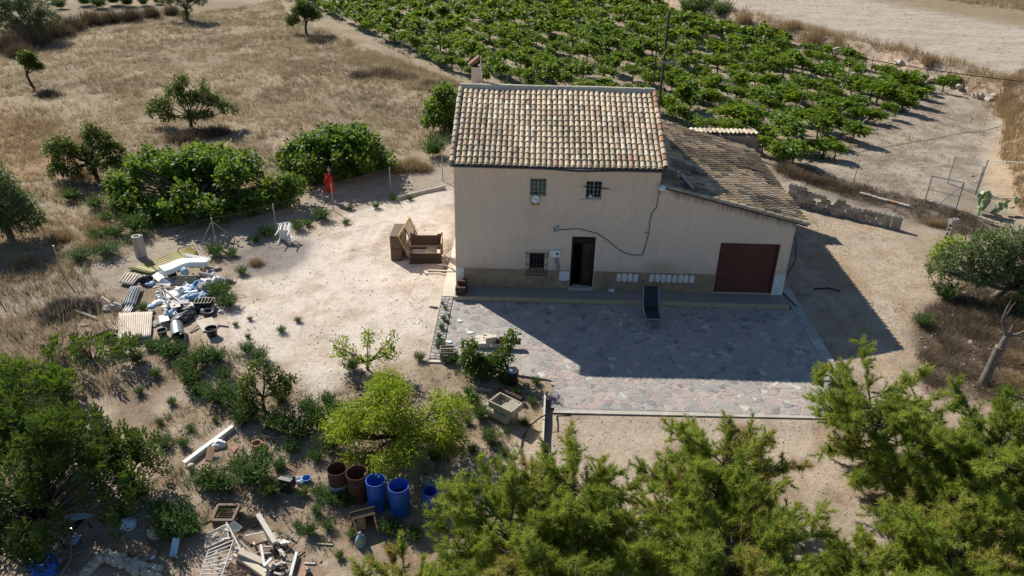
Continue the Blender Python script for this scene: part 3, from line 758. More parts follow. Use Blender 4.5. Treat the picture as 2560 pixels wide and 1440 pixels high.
# verge tiles down both gables, ridge tiles
vV, vF = half_tile(0.40, 0.098, 0.082, 0.016); VME = tile_me('verge_tile', vV, vF, 'roof_tile_clay')
for side in (0, 1):
    x = -0.045 if side == 0 else HW+0.065
    for j in range(13):
        s0 = 0.0+j*(SLEN-0.1)/13; base = (x+gt.normal(0, 0.004), -0.30+s0*math.cos(ang), HE+0.085+s0*math.sin(ang))
        o = bpy.data.objects.new('verge_tile', VME); COL.objects.link(o); o.parent = roof; o.location = base
        o.rotation_euler = (ang-0.055, 0, gt.normal(0, 0.02))
        c_ = tile_col(0.85) if side == 0 else np.array([(0.42, 0.23, 0.14), (0.38, 0.20, 0.12), (0.60, 0.48, 0.34), (0.52, 0.40, 0.28)][gt.integers(4)])
        o.color = (*c_, 1)
rV, rF = half_tile(0.40, 0.105, 0.098, 0.016); RME = tile_me('ridge_tile', rV, rF, 'roof_tile_clay')
nr_ = 20
for i in range(nr_):
    o = bpy.data.objects.new('ridge_tile', RME); COL.objects.link(o); o.parent = roof
    o.location = (-0.10+i*(HW+0.17-0.02)/nr_, RY+0.0, RZ+0.075+0.02*math.sin(i*0.6)*0.4); o.rotation_euler = (-0.03, 0, -math.pi/2+gt.normal(0, 0.015)); o.color = (*(np.array([0.66, 0.60, 0.48])*gt.uniform(0.85, 1.1)), 1)
rb = MB(); rb.box((HW/2, RY-0.10, RZ+0.03), (HW+0.16, 0.05, 0.14), R=rotx(-0.25)); rb.box((HW/2, RY, RZ+0.03), (HW+0.18, 0.12, 0.10)); rb.build('ridge_mortar', 'concrete', roof)
# gutter with brackets
gu = MB()
gpts = [(-0.10+i*(HW+0.75)/40, 0) for i in range(41)]
for (xa, _), (xb, _) in zip(gpts[:-1], gpts[1:]):
    V = []
    for xx in (xa, xb):
        sag = -0.055*math.exp(-((xx-4.35)/0.8)**2)-0.02*xx/HW
        for k in range(7):
            a_ = math.pi*(1+k/6); V.append((xx, -0.385+0.055*math.cos(a_), HE-0.005+sag+0.055*math.sin(a_)))
    gu.add(V, [(k, k+1, k+8, k+7) for k in range(6)])
gut = gu.build('gutter', 'gutter_dark', house, smooth=True)
sm = gut.modifiers.new('thick', 'SOLIDIFY'); sm.thickness = 0.006
for i in range(9):
    xx = 0.28+i*0.86; b_ = MB(); b_.tube([(xx, -0.20, HE-0.02), (xx, -0.36, HE-0.07), (xx, -0.445, HE-0.055), (xx, -0.45, HE+0.01)], 0.008, 5); b_.build('bracket', 'iron_black', gut)
fb = MB(); fb.box((HW/2, -0.14, HE-0.055), (HW+0.06, 0.27, 0.07)); fb.build('eave_board', 'plaster_white', house)
# chimney
ch = MB()
def frust(mb, z0, z1, a0, a1, b0, b1):
    V = [(a0[0], b0[0], z0), (a0[1], b0[0], z0), (a0[1], b0[1], z0), (a0[0], b0[1], z0), (a1[0], b1[0], z1), (a1[1], b1[0], z1), (a1[1], b1[1], z1), (a1[0], b1[1], z1)]
    mb.add(V, [(0, 3, 2, 1), (4, 5, 6, 7), (0, 1, 5, 4), (1, 2, 6, 5), (2, 3, 7, 6), (3, 0, 4, 7)])
frust(ch, 5.3, 7.02, (0.26, 0.78), (0.31, 0.66), (4.42, 4.95), (4.45, 4.88))
ch.add([(0.40, 4.45, 7.02), (0.66, 4.45, 7.02), (0.66, 4.45, 7.33), (0.40, 4.88, 7.02), (0.66, 4.88, 7.02), (0.66, 4.88, 7.33), (0.60, 4.45, 7.02), (0.60, 4.88, 7.02)], [(6, 1, 2), (7, 5, 4), (1, 4, 5, 2), (6, 2, 5, 7)])
chim = ch.build('chimney', 'render_wall', house)
mat('terracotta', (0.42, 0.24, 0.17), (0.33, 0.18, 0.12), 8, 0.85, 0.3)
cp_ = MB()
for k in range(3):
    q = half_tile(0.50, 0.085, 0.075, 0.016); a_ = math.atan2(0.34, 0.40)
    V = q[0]@(rotz(-math.pi/2)@rotx(a_)).T+np.array([0.235, 4.52+0.148*k, 7.05]); cp_.add(V, q[1])
cp_.bar((0.26, 4.665, 7.045), (0.66, 4.665, 7.36), 0.50, 0.025); cp_.build('chimney_cap', 'terracotta', chim)
fl = MB(); fl.box((0.43, 4.443, 7.10), (0.26, 0.02, 0.10)); fl.box((0.36, 4.665, 7.09), (0.02, 0.36, 0.10)); fl.build('flue_shade', 'interior_shade', chim)  # near-black plates stand in for the shade inside the flue
# windows
def window(o4, panem, barm, nx_, nz_, fr=0.03, y=0.10):
    a_, b_, c_, d_ = o4; f = MB()
    for bx in ((a_+fr/2, (c_+d_)/2, fr, d_-c_), (b_-fr/2, (c_+d_)/2, fr, d_-c_)): f.box((bx[0], y, bx[1]), (bx[2], 0.05, bx[3]))
    for zz in (c_+fr/2, d_-fr/2): f.box(((a_+b_)/2, y+0.001, zz), (b_-a_-2*fr, 0.05, fr))
    f.box(((a_+b_)/2, y+0.002, (c_+d_)/2), (0.03, 0.045, d_-c_-2*fr))
    w = f.build('window', 'iron_pale' if barm != 'iron_black' else 'iron_black', house)
    for s in (0, 1):
        q = MB(); xm = a_+(b_-a_)*(0.25+0.5*s); q.box((xm, y+0.01, (c_+d_)/2), ((b_-a_)/2-fr*1.5, 0.012, d_-c_-2*fr)); q.build('pane', panem, w)
    q = MB(); q.box(((a_+b_)/2, 0.21, (c_+d_)/2), (b_-a_, 0.01, d_-c_)); q.build('backing', 'interior_shade', w)
    bars = MB()
    for i in range(nx_): xx = a_+(b_-a_)*(i+1)/(nx_+1); bars.tube([(xx, 0.03, c_-0.0), (xx, 0.03, d_)], 0.007, 5)
    for i in range(nz_): zz = c_+(d_-c_)*(i+1)/(nz_+1); bars.tube([(a_, 0.036, zz), (b_, 0.036, zz)], 0.007, 5)
    bars.build('grille', barm, w); return w
window(W1, 'teal_pane', 'iron_pale', 3, 3); window(W2, 'interior_shade', 'iron_pale', 3, 3); w3 = window(W3, 'interior_shade', 'iron_black', 2, 1)
q = MB(); q.tube([(4.47, -0.05, 4.10), (5.38, -0.06, 4.02)], 0.018, 6); q.build('rod', 'iron_black', house)
# projecting grille of the ground-floor window
gr = MB(); a_, b_, c_, d_ = 2.58, 3.34, 0.60, 1.53
for i in range(7): xx = a_+(b_-a_)*i/6; gr.tube([(xx, -0.14, c_), (xx, -0.14, d_+0.02)], 0.010, 5)
for zz in (c_+0.02, c_+0.16, 1.05, d_-0.17, d_-0.04):
    gr.box(((a_+b_)/2, -0.14, zz), (b_-a_+0.02, 0.012, 0.024))
    for xx in (a_, b_): gr.box((xx, -0.066, zz), (0.02, 0.135, 0.02))
gr.build('window_grille', 'iron_black', w3)
q = MB(); q.box(((2.66+3.27)/2, -0.03, 0.797), (0.64, 0.12, 0.04), bev=0.005); q.build('window_sill', 'dado', w3)
# front door: dark frame, one leaf ajar, near-black sheet standing in for the unlit inside
d = MB(); a_, b_, c_, d_ = DR
for xx in (a_+0.035, b_-0.035): d.box((xx, 0.09, (c_+d_)/2), (0.07, 0.10, d_-c_))
d.box(((a_+b_)/2, 0.09, d_-0.12), (b_-a_-0.14, 0.09, 0.24)); d.box(((a_+b_)/2, 0.085, d_-0.26), (b_-a_-0.14, 0.11, 0.05))
door = d.build('door', 'door_wood', house)
lf = MB(); lf.box((0.20, 0.0, 0), (0.40, 0.045, 1.74))
for zz in (-0.45, 0.40):
    for k in range(2): lf.box((0.11+0.18*k, -0.024, zz), (0.13, 0.012, 0.62), bev=0.005)
l_ = lf.build('door_leaf', 'door_wood', door, loc=(b_-0.07, 0.12, c_+0.88)); l_.rotation_euler = (0, 0, math.pi-0.12)
lf = MB(); lf.box((0.17, 0, 0), (0.34, 0.045, 1.74)); l2 = lf.build('door_leaf', 'door_wood', door, loc=(a_+0.07, 0.12, c_+0.88)); l2.rotation_euler = (0, 0, 1.25)
q = MB(); q.box(((a_+b_)/2, 0.60, (c_+d_)/2), (b_-a_+0.6, 0.01, d_-c_+0.2)); q.build('hall', 'interior_shade', door)
cu = MB(); g_ = np.random.default_rng(4)
for k in range(26):
    xx = a_+0.44+0.34*k/26; cu.tube([(xx, 0.055, d_-0.28), (xx+g_.normal(0, .01), 0.05+g_.normal(0, .008), 1.1), (xx+g_.normal(0, .02), 0.05, 0.22+g_.uniform(0, .25))], 0.006, 4)
mat('fly_strip', (0.06, 0.04, 0.025), (0.11, 0.08, 0.05), 20, 0.5, 0); cu.build('fly_curtain', 'fly_strip', door)
q = MB(); q.box(((a_+b_)/2, 0.01, 0.055), (b_-a_+0.08, 0.26, 0.10), bev=0.006); q.build('threshold', 'concrete', door)
# garage roller door
a_, b_, c_, d_ = GD; rd = MB(); ns_ = 25
for k in range(ns_):
    z0 = c_+(d_-c_)*k/ns_; hgt = (d_-c_)/ns_; V = []
    prof = [(0.115, 0.0), (0.098, 0.25), (0.092, 0.5), (0.098, 0.78), (0.115, 0.99)]
    for xx in (a_, b_):
        for yy, f_ in prof: V.append((xx, yy, z0+hgt*f_))
    rd.add(V, [(i, i+5, i+6, i+1) for i in range(4)])
rd.box(((a_+b_)/2, 0.10, c_+0.02), (b_-a_, 0.05, 0.045))
garage = rd.build('garage_door', 'roller_red', house)
for xx, wx in ((b_-0.03, 0.06), (a_+0.02, 0.04)):
    q = MB(); q.box((xx, 0.06, (c_+d_)/2), (wx, 0.08, d_-c_)); q.build('guide_rail', 'roller_red', garage)
q = MB(); q.box((a_+1.0, 0.082, c_+1.35), (0.10, 0.02, 0.025), bev=0.004); q.build('handle', 'iron_black', garage)
# wall fittings
q = MB(); q.box((3.605, -0.055, 1.48), (0.385, 0.11, 0.265), bev=0.012); mb_ = q.build('meter_box', 'white_plastic', house)
q = MB(); q.box((3.69, -0.113, 1.505), (0.085, 0.008, 0.09)); q.build('meter_window', 'iron_black', mb_)
q = MB(); q.bar((3.68, -0.004, 1.33), (3.70, -0.004, 1.12), 0.15, 0.006, up=(0, 1, 0)); q.bar((3.70, -0.004, 1.13), (3.78, -0.004, 0.80), 0.15, 0.006, up=(0, 1, 0)); mat('cement_grey', (0.29, 0.28, 0.27), (0.23, 0.22, 0.21), 9, 0.9, 0.3); q.build('cement_repair', 'cement_grey', house)
q = MB(); q.box((3.655, -0.05, 2.50), (0.13, 0.10, 0.15), bev=0.01); q.build('junction_box', 'grey_plastic', house)
cab = [(1388, 572), (1384, 570), (1386, 579), (1393, 577), (1400, 575), (1420, 573), (1447, 572), (1465, 576), (1492, 583), (1520, 601), (1541, 619), (1562, 633), (1588, 638), (1607, 637), (1613, 615), (1622, 585), (1625, 552), (1631, 530), (1642, 518), (1645, 495), (1649, 470)]
q = MB(); q.tube([np.array(on_y(x_, y_, -0.02)) for x_, y_ in cab], 0.013, 6); q.build('wall_cable', 'cable_black', house, smooth='all')
# house number plate
q = MB(); q.box((5.25, -0.008, 1.975), (0.13, 0.016, 0.10), bev=0.003); plate = q.build('number_plate', 'plaster_white', house)
fc = bpy.data.curves.new('number', 'FONT'); fc.body = '14'; fc.size = 0.085; fc.align_x = 'CENTER'; fc.align_y = 'CENTER'; fc.extrude = 0.002
fo = bpy.data.objects.new('number_tmp', fc); COL.objects.link(fo)
dg = bpy.context.evaluated_depsgraph_get(); nm = bpy.data.meshes.new_from_object(fo.evaluated_get(dg)); bpy.data.objects.remove(fo)
nm.transform(Matrix.Translation((5.262, -0.018, 1.975)) @ Matrix.Rotation(math.pi/2, 4, 'X')); nm.materials.clear()
link('number', nm, 'iron_black', plate)
# floodlight at the corner of the lean-to
mat('lamp_blue_white', (0.72, 0.82, 0.88), (0.5, 0.68, 0.8), 8, 0.35, 0)
q = MB(); q.lathe([(0.02, 0.13), (0.10, 0.09), (0.125, 0.0), (0.11, 0.0), (0.0, 0.04)], (7.17, -0.16, 4.13), 14, R=rotx(0.35)); wl_ = q.build('wall_lamp', 'lamp_blue_white', house, smooth=True)
q = MB(); q.box((7.13, -0.03, 3.98), (0.07, 0.06, 0.18), bev=0.006); q.tube([(7.13, -0.05, 4.05), (7.16, -0.12, 4.20)], 0.012, 6); q.build('lamp_bracket', 'zinc', wl_)
q = MB(); q.lathe([(0.03, 0), (0.045, 0.01), (0.045, 0.03), (0.02, 0.035)], (6.83, 0.0, 2.39), 12, R=rotx(math.pi/2)); q.build('round_socket', 'grey_plastic', house)
# lean-to roof, tiles falling to the right
LE = 12.42; LBY = 8.32
la = math.atan(LS); lz = lambda x: LZ0-LS*(x-HW)
dk = MB(); dk.add([(HW+.002, -.10, lz(HW)-.05), (LE, -.10, lz(LE)-.05), (LE, LBY, lz(LE)-.05), (HW+.002, LBY, lz(HW)-.05), (HW+.002, -.10, lz(HW)), (LE, -.10, lz(LE)), (LE, LBY, lz(LE)), (HW+.002, LBY, lz(HW))], [(0, 3, 2, 1), (4, 5, 6, 7), (0, 1, 5, 4), (1, 2, 6, 5), (2, 3, 7, 6), (3, 0, 4, 7)])
lroof = dk.build('lean_to_roof', 'roof_deck', house)
LEN = (LE-HW)/math.cos(la); NRl = 16; stl = (LEN-0.05)/NRl; NCl = 35; pyl = (LBY+0.08)/NCl
sV, sF, sC = [], [], []
LT = [((0.56, 0.42, 0.255), 6), ((0.48, 0.35, 0.21), 5), ((0.37, 0.265, 0.16), 3), ((0.22, 0.18, 0.145), 1.8), ((0.44, 0.32, 0.235), 2), ((0.58, 0.50, 0.38), 2)]
ltw = np.array([w for _, w in LT]); ltw /= ltw.sum()
def lt_col(xw, yw):
    c_ = np.array(LT[gt.choice(len(LT), p=ltw)][0])*gt.uniform(0.85, 1.1); k = fbm(np.array([xw*0.8]), np.array([yw*0.8]), 33)[0]
    return c_*(0.45+0.55*sstep(0.35, 0.6, k))
for i in range(NCl):
    yy = -0.07+(i+0.5)*pyl
    for j in range(NRl):
        s0 = -0.03+j*stl+gt.normal(0, 0.012)
        xw = LE+0.03-s0*math.cos(la); base = np.array([xw, yy+gt.normal(0, 0.007), lz(LE)+0.03+s0*math.sin(la)])
        R = rotz(math.pi/2+gt.normal(0, 0.03))@rotx(la-0.055+gt.normal(0, 0.012))
        V = (tV*np.array([1.12, 1, 1.25]))@R.T+base; k = len(sV); sV += V.tolist(); sF += [tuple(q+k for q in f) for f in tF]; sC += [lt_col(xw, yy)]*len(tV)
for i in range(NCl+1):
    yy = -0.07+i*pyl
    for j in range(NRl):
        s0 = -0.05+j*stl; base = np.array([LE+0.03-s0*math.cos(la), yy, lz(LE)+0.075+s0*math.sin(la)])
        V = pV@(rotz(math.pi/2)@rotx(la-0.03)).T+base; k = len(sV); sV += V.tolist(); sF += [tuple(q+k for q in f) for f in pF]; sC += [lt_col(base[0], yy)*0.38]*len(pV)  # channel tiles darkened in colour to stand in for shadow lines between covers
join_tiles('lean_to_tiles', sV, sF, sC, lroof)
LVME = tile_me('verge_tile', vV, vF, 'roof_tile_clay')
for j in range(16):
    s0 = -0.02+j*LEN/16; o = bpy.data.objects.new('lean_to_verge_tile', LVME); COL.objects.link(o); o.parent = lroof
    o.location = (LE+0.02-s0*math.cos(la), -0.10+gt.normal(0, .004), lz(LE)+0.05+s0*math.sin(la)); o.rotation_euler = (la-0.055, 0, math.pi/2+gt.normal(0, .02)); o.color = (*(np.array([0.46, 0.40, 0.29])*gt.uniform(0.7, 1.15)), 1)
# rear store: a narrow walled store whose tiled coping stands just above the lean-to
an = MB(); an.box((11.32, 8.66, 1.55), (2.94, 0.62, 3.62)); an.build('rear_store_wall', 'render_wall', house)
sV, sF, sC = [], [], []
for i in range(15):
    for j in range(2):
        base = np.array([9.92+i*0.20, 9.12-j*0.33, 3.345+j*0.02+0.05]); V = (tV*np.array([1.1, -1, 1]))@(rotx(-0.12)@rotz(gt.normal(0, .04))).T+base
        k = len(sV); sV += V.tolist(); sF += [tuple(q+k for q in f[::-1]) for f in tF]; sC += [tile_col(0.9)]*len(tV)
join_tiles('rear_store_tiles', sV, sF, sC, house)
# ================================================================== PLANTS
leafmat('vine_leaf', (0.035, 0.085, 0.010), (0.165, 0.265, 0.02), 0.42, 0.55, (0.40, 0.52, 0.03))
leafmat('fig_leaf', (0.026, 0.078, 0.012), (0.135, 0.225, 0.028), 0.42, 0.58, (0.34, 0.48, 0.03))
leafmat('almond_leaf', (0.040, 0.075, 0.014), (0.135, 0.175, 0.032), 0.40, 0.5, (0.2, 0.27, 0.03), (0.2, 0.16, 0.05))
leafmat('olive_leaf', (0.065, 0.105, 0.032), (0.20, 0.26, 0.10), 0.30, 0.55, (0.24, 0.30, 0.09))
leafmat('pine_needle', (0.08, 0.128, 0.02), (0.335, 0.395, 0.06), 0.42, 0.6, (0.50, 0.58, 0.07), (0.30, 0.19, 0.08))
leafmat('carob_leaf', (0.013, 0.036, 0.007), (0.078, 0.128, 0.017), 0.32, 0.5, (0.20, 0.28, 0.03))
leafmat('lime_leaf', (0.10, 0.17, 0.012), (0.32, 0.40, 0.028), 0.48, 0.5, (0.40, 0.52, 0.03), (0.36, 0.24, 0.06))
leafmat('citrus_leaf', (0.035, 0.085, 0.012), (0.125, 0.20, 0.025), 0.35, 0.38, (0.25, 0.36, 0.03))
leafmat('weed_leaf', (0.032, 0.075, 0.018), (0.080, 0.145, 0.032), 0.30, 0.6, (0.14, 0.24, 0.04), (0.24, 0.19, 0.08))
leafmat('blue_weed_leaf', (0.045, 0.090, 0.040), (0.105, 0.165, 0.075), 0.25, 0.6, (0.14, 0.22, 0.09))
leafmat('straw', (0.18, 0.135, 0.08), (0.46, 0.365, 0.22), 0.32, 0.8, (0.5, 0.39, 0.22))
leafmat('orange_straw', (0.19, 0.125, 0.065), (0.48, 0.355, 0.195), 0.32, 0.8, (0.5, 0.36, 0.18))
leafmat('dead_brush', (0.075, 0.055, 0.035), (0.27, 0.20, 0.125), 0.15, 0.85, (0.25, 0.18, 0.1))
leafmat('cactus_pad', (0.20, 0.27, 0.12), (0.42, 0.48, 0.27), 0.05, 0.5)
leafmat('char_brush', (0.018, 0.017, 0.016), (0.11, 0.10, 0.095), 0.05, 0.8)
mat('bark_grey', (0.20, 0.165, 0.13), (0.10, 0.08, 0.06), 9, 0.95, 0.8, 30, stretch=(3, 3, 0.8))
mat('bark_dark', (0.075, 0.055, 0.042), (0.035, 0.027, 0.022), 9, 0.95, 0.8, 30, stretch=(3, 3, 0.8))
mat('dead_wood', (0.21, 0.18, 0.155), (0.09, 0.076, 0.065), 7, 0.9, 0.7, 28, stretch=(4, 4, 0.8))

def leaf_quads(P, L, W, g, up=0.5, droop=0.0, D=None, spread=1.0):
    """one bent four-corner leaf per point"""
    n = len(P)
    if D is None: D = g.normal(size=(n, 3))
    else: D = D+g.normal(size=(n, 3))*spread
    D[:, 2] -= droop
    D /= np.linalg.norm(D, axis=1)[:, None]+1e-9
    N = g.normal(size=(n, 3))*0.8; N[:, 2] += up*2.2
    S = np.cross(D, N); S /= np.linalg.norm(S, axis=1)[:, None]+1e-9
    l = (L*g.uniform(0.5, 1.4, n))[:, None]; w = (W*g.uniform(0.7, 1.25, n))[:, None]
    Z = np.cross(S, D)
    V = np.empty((n, 4, 3)); V[:, 0] = P; V[:, 1] = P+D*l*0.5+S*w*0.5+Z*l*0.07; V[:, 2] = P+D*l-np.array([0, 0, 1])*l*0.12; V[:, 3] = P+D*l*0.5-S*w*0.5+Z*l*0.07
    return V.reshape(-1, 3), np.arange(4*n).reshape(n, 4)
def twig_cloud(clumps, g, twigs_per, leaves_per, jit, shell=0.55, low=-0.5):
    """points clustered on twigs that fill ellipsoid clumps, denser to the outside; returns points, directions, tone"""
    PP, DD, TT = [], [], []
    for c in clumps:
        c = list(c); r = np.array(c[3:6]) if len(c) >= 6 else np.array([c[3]]*3)
        n = max(6, int(2.3*twigs_per*(r[0]*r[1]*r[2])**(2/3)/0.25))
        d = g.normal(size=(n*2, 3)); d /= np.linalg.norm(d, axis=1)[:, None]; d = d[d[:, 2] > low+g.uniform(-0.4, 0.4, len(d))][:n]
        rr = (shell+(1-shell)*g.random(len(d))**0.7)*g.uniform(0.8, 1.12, len(d))
        T = np.array(c[:3])+d*rr[:, None]*r
        tone = np.clip(g.normal(0.45, 0.2, len(d))+0.12*d[:, 2], 0, 1)
        m = leaves_per
        P = (T[:, None, :]+g.normal(size=(len(d), m, 3))*jit).reshape(-1, 3)
        PP.append(P); DD.append(np.repeat(d+np.array([0, 0, 0.15]), m, 0)); TT.append(np.clip(np.repeat(tone, m)+g.normal(0, 0.12, len(P)), 0, 1))
    return np.concatenate(PP), np.concatenate(DD), np.concatenate(TT)
def limb(mb, p, q, r0, r1, g, bend=0.15, n=6, sides=6):
    p = np.asarray(p, float); q = np.asarray(q, float); L = np.linalg.norm(q-p); o = g.normal(size=3)*bend*L; o[2] = abs(o[2])*0.6-0.05*L
    pts = []; rs = []
    for i in range(n+1):
        t_ = i/n; pts.append(p+(q-p)*t_+o*math.sin(math.pi*t_)*0.7+g.normal(size=3)*0.012*L*(0 < i < n)); rs.append(r0+(r1-r0)*t_)
    mb.tube(pts, rs, sides, caps=True); return pts
def branches(clumps, fork, r, g, base=(0, 0, 0), mid=True, sub=3):
    mb = MB(); base = np.array(base, float); fork = np.array(fork, float)
    limb(mb, base-np.array([0, 0, 0.12]), fork, r*1.15, r*0.8, g, 0.08, 6, 8)
    for c in clumps:
        e = np.array(c[:3], float); rr = np.mean(c[3:6]) if len(c) >= 6 else c[3]
        k = r*g.uniform(0.35, 0.6); pts = limb(mb, fork-np.array([0, 0, 0.02]), e, k, k*0.35, g, 0.16)
        for s in range(sub):
            d = unit(g.normal(size=3)+np.array([0, 0, 0.5])); limb(mb, pts[g.integers(3, 6)], e+d*rr*0.85, k*0.35, 0.006, g, 0.15, 4, 4)
    return mb
def auto_clumps(n, R, z0, z1, g, size, top=0.6):
    out = []
    for i in range(n):
        for _ in range(30):
            a = g.uniform(0, 2*math.pi); q = math.sqrt(g.random()); z = z0+(z1-z0)*g.random()
            k = (z-z0)/(z1-z0); lim = R*math.sqrt(max(0.02, 1-(abs(k-0.35)/(0.65+1e-6) if k > 0.35 else (0.35-k)/0.7)**2))
            c = (q*lim*math.cos(a), q*lim*math.sin(a), z); s = size*g.uniform(0.75, 1.3)
            if all(np.linalg.norm(np.array(c)-np.array(o[:3])) > 0.6*(s+o[3])*0.75 for o in out): break
        out.append((*c, s, s, s*0.75))
    return out
def tree(name, label, cat, base, clumps, leafm, bark, r, fork, L, W, seed, twigs=30, leaves=9, jit=0.09, group=None, up=0.5, droop=0.0, rz=0.0, shell=0.5, sub=3, low=-0.5, spread=0.9):
    g = np.random.default_rng(seed)
    o = thing(name, label, cat, base, rz, group)
    branches(clumps, fork, r, g, sub=sub).build('trunk', bark, o, smooth='all')
    P, D, T = twig_cloud(clumps, g, twigs, leaves, jit, shell, low)
    V, F = leaf_quads(P, L, W, g, up, droop, D, spread)
    fast('crown', V, F, leafm, o, v=np.repeat(T, 4)); return o
# ------------------------------------------------------------------ vines in rows
gv_ = np.random.default_rng(2)
VPROTO = []
for k in range(7):
    g = np.random.default_rng(100+k)
    cl = []
    hgt = g.uniform(0.8, 1.25); nb_ = g.integers(5, 8)
    for i in range(nb_):
        a = 2*math.pi*i/nb_+g.uniform(-.4, .4); q = g.uniform(0.22, 0.52); s = g.uniform(0.22, 0.36)
        cl.append((q*math.cos(a), q*math.sin(a), hgt+g.uniform(-0.18, 0.28), s*1.1, s*1.1, s))
    cl.append((0, 0, hgt+0.18, 0.28, 0.28, 0.24))
    vt = branches(cl, (g.normal(0, .06), g.normal(0, .06), hgt-0.28), 0.042, g, sub=1)
    tr_ = vt.build('trunk', 'bark_dark', None, smooth='all'); tm = tr_.data; bpy.data.objects.remove(tr_)
    P, D, T = twig_cloud(cl, g, 15, 7, 0.10, 0.35, -0.45)
    V, F = leaf_quads(P, 0.20, 0.18, g, 0.7, 0.1, D, 0.9)
    fo_ = fast('foliage', V, F, 'vine_leaf', None, v=np.repeat(T, 4)); fm = fo_.data; bpy.data.objects.remove(fo_)
    VPROTO.append((tm, fm, V, F, np.repeat(T, 4)))
dirv = np.array([0.545, -0.838]); perp = np.array([0.838, 0.545]); o0 = np.array([-2.2, 30.6])+perp*0.7
spots = []
for i in range(-1, 21):
    for j in range(-84, 60):
        q = o0+perp*(i*2.05)+dirv*(j*1.0)
        q = q+gv_.normal(0, 0.14, 2)
        if not in_poly(np.array([q[0]]), np.array([q[1]]), VINE_POLY)[0]: continue
        if gv_.random() < 0.12: continue
        d_ = np.array([q[0], q[1], 0.6])-CAM; zc = d_@FW; px, py = 1280+F_PX*(d_@RT)/zc, 720-F_PX*(d_@UP)/zc
        if px < -200 or px > 2760 or py < -110: continue
        # hidden behind the house
        if 1180 < px < 1630 and py > 235 and q[1] > 8: continue
        spots.append((math.hypot(*(q-CAM[:2])), q[0], q[1], i))
spots += [(math.hypot(*(np.array(at(x, y)[:2])-CAM[:2])), *at(x, y)[:2], 99) for x, y in [(2085, 398), (1958, 408), (2355, 232), (2372, 222), (2262, 282)]]
spots.sort()
print('vines', len(spots))
sv = []
ORD = ['first', 'second', 'third', 'fourth', 'fifth', 'sixth', 'seventh', 'eighth', 'ninth', 'tenth', 'eleventh', 'twelfth', 'thirteenth', 'fourteenth', 'fifteenth', 'sixteenth', 'seventeenth', 'eighteenth', 'nineteenth', 'twentieth', 'twenty-first', 'twenty-second']
row0 = min(q[3] for q in spots)
for k, (dd, x, y, ri) in enumerate(spots):
    tm, fm, V, F, T = VPROTO[gv_.integers(len(VPROTO))]; z = H1(x, y); s = gv_.choice([0.45, 0.62, 0.74, 0.88, 1.05], p=[.10, .22, .30, .26, .12])*gv_.uniform(.92, 1.08); rz_ = -0.994+gv_.normal(0, .35)+math.pi*gv_.integers(2); ax_ = gv_.uniform(1.25, 1.8); ay_ = gv_.uniform(.65, .95)
    if k < 300:
        row = 'grapevine in the %s vineyard row counted from the dry field' % ORD[ri-row0] if ri < 90 else 'straggling grapevine standing apart at the end of the vineyard'
        o = thing('grapevine', row, 'vine', (x, y, z), rz_, 'grapevines in the vineyard rows'); o.scale = (s*ax_, s*ay_, s*.9)
        link('trunk', tm, None, o); link('foliage', fm, None, o)
    else:
        V4 = V.reshape(-1, 4, 3)[::3]; c4 = V4.mean(1, keepdims=True); V4 = (c4+(V4-c4)*1.6)*np.array([s*ax_, s*ay_, s*.9]); sv.append((V4.reshape(-1, 3)@rotz(rz_).T+np.array([x, y, z]), T.reshape(-1, 4)[::3].ravel()))
if sv:
    V = np.concatenate([a_ for a_, _ in sv]); n = len(V)//4
    o = fast('far_grapevines', V, np.arange(4*n).reshape(n, 4), 'vine_leaf', None, v=np.concatenate([b_ for _, b_ in sv]))
    stuff(o); tag(o, 'farthest rows of grapevines at the back of the vineyard', 'vines')
# stakes in the rows
mat('stake_wood', (0.30, 0.27, 0.23), (0.20, 0.18, 0.15), 9, 0.9, 0.4, stretch=(4, 4, 1))
def stake(px, py, h, lean=(0, 0), r=0.03, nm='vine_stake', lab='weathered wooden stake standing among the grapevines', grp='stakes in the vineyard', m_='stake_wood', cat='stake'):
    P = at(px, py); q = MB(); q.tube([(0, 0, -0.1), (lean[0]*0.5, lean[1]*0.5, h*0.5), (lean[0], lean[1], h)], [r, r*0.95, r*0.85], 7)
    o = q.build(nm, m_, None, smooth=True, loc=tuple(P)); return tag(o, lab, cat, grp)
for x, y, h, l in [(1985, 305, 1.7, (.25, .1)), (2040, 280, 1.8, (.2, .1)), (2095, 250, 2.0, (.35, 0)), (2135, 235, 2.2, (.4, 0)), (2172, 205, 1.9, (-.1, 0)), (1958, 140, 1.9, (.15, 0)), (1905, 148, 1.2, (0, 0)), (1783, 85, 1.9, (.05, 0)), (1813, 175, 1.6, (.15, 0)), (1737, 98, 1.4, (0, 0)), (2305, 215, 1.3, (.1, 0)), (1860, 55, 1.6, (0, 0)), (1440, 95, 1.9, (.05, 0)), (1435, 60, 1.8, (0, 0)), (1600, 155, 1.9, (.1, 0)), (1690, 135, 1.6, (0, 0)), (1245, 55, 1.8, (0, 0)), (1182, 75, 1.9, (0, 0)), (1066, 95, 1.6, (.02, 0)), (1490, 80, 1.9, (0, 0)), (1350, 40, 1.7, (0, 0)), (2005, 130, 1.9, (0, 0)), (1755, 128, 1.5, (0, 0)), (1640, 60, 1.9, (0, 0))]:
    stake(x, y, h, l)
def leaning(px0, py0, px1, py1, z1, r, lab, nm='leaning_pole', m_='stake_wood', cat='pole', grp=None, rise=0.0):
    a_ = at(px0, py0); d_ = ray(px1, py1); b_ = CAM+d_*(H1(a_[0], a_[1])+z1-CAM[2])/d_[2]
    q = MB(); q.tube([a_, (np.array(a_)+b_)/2, b_], [r, r*0.95, r*0.85], 7); return tag(q.build(nm, m_, None, smooth=True, org=a_), lab, cat, grp)
leaning(2122, 338, 2172, 292, 0.55, 0.04, 'long bare pole propped at a slant at the vineyard end, lower of two')
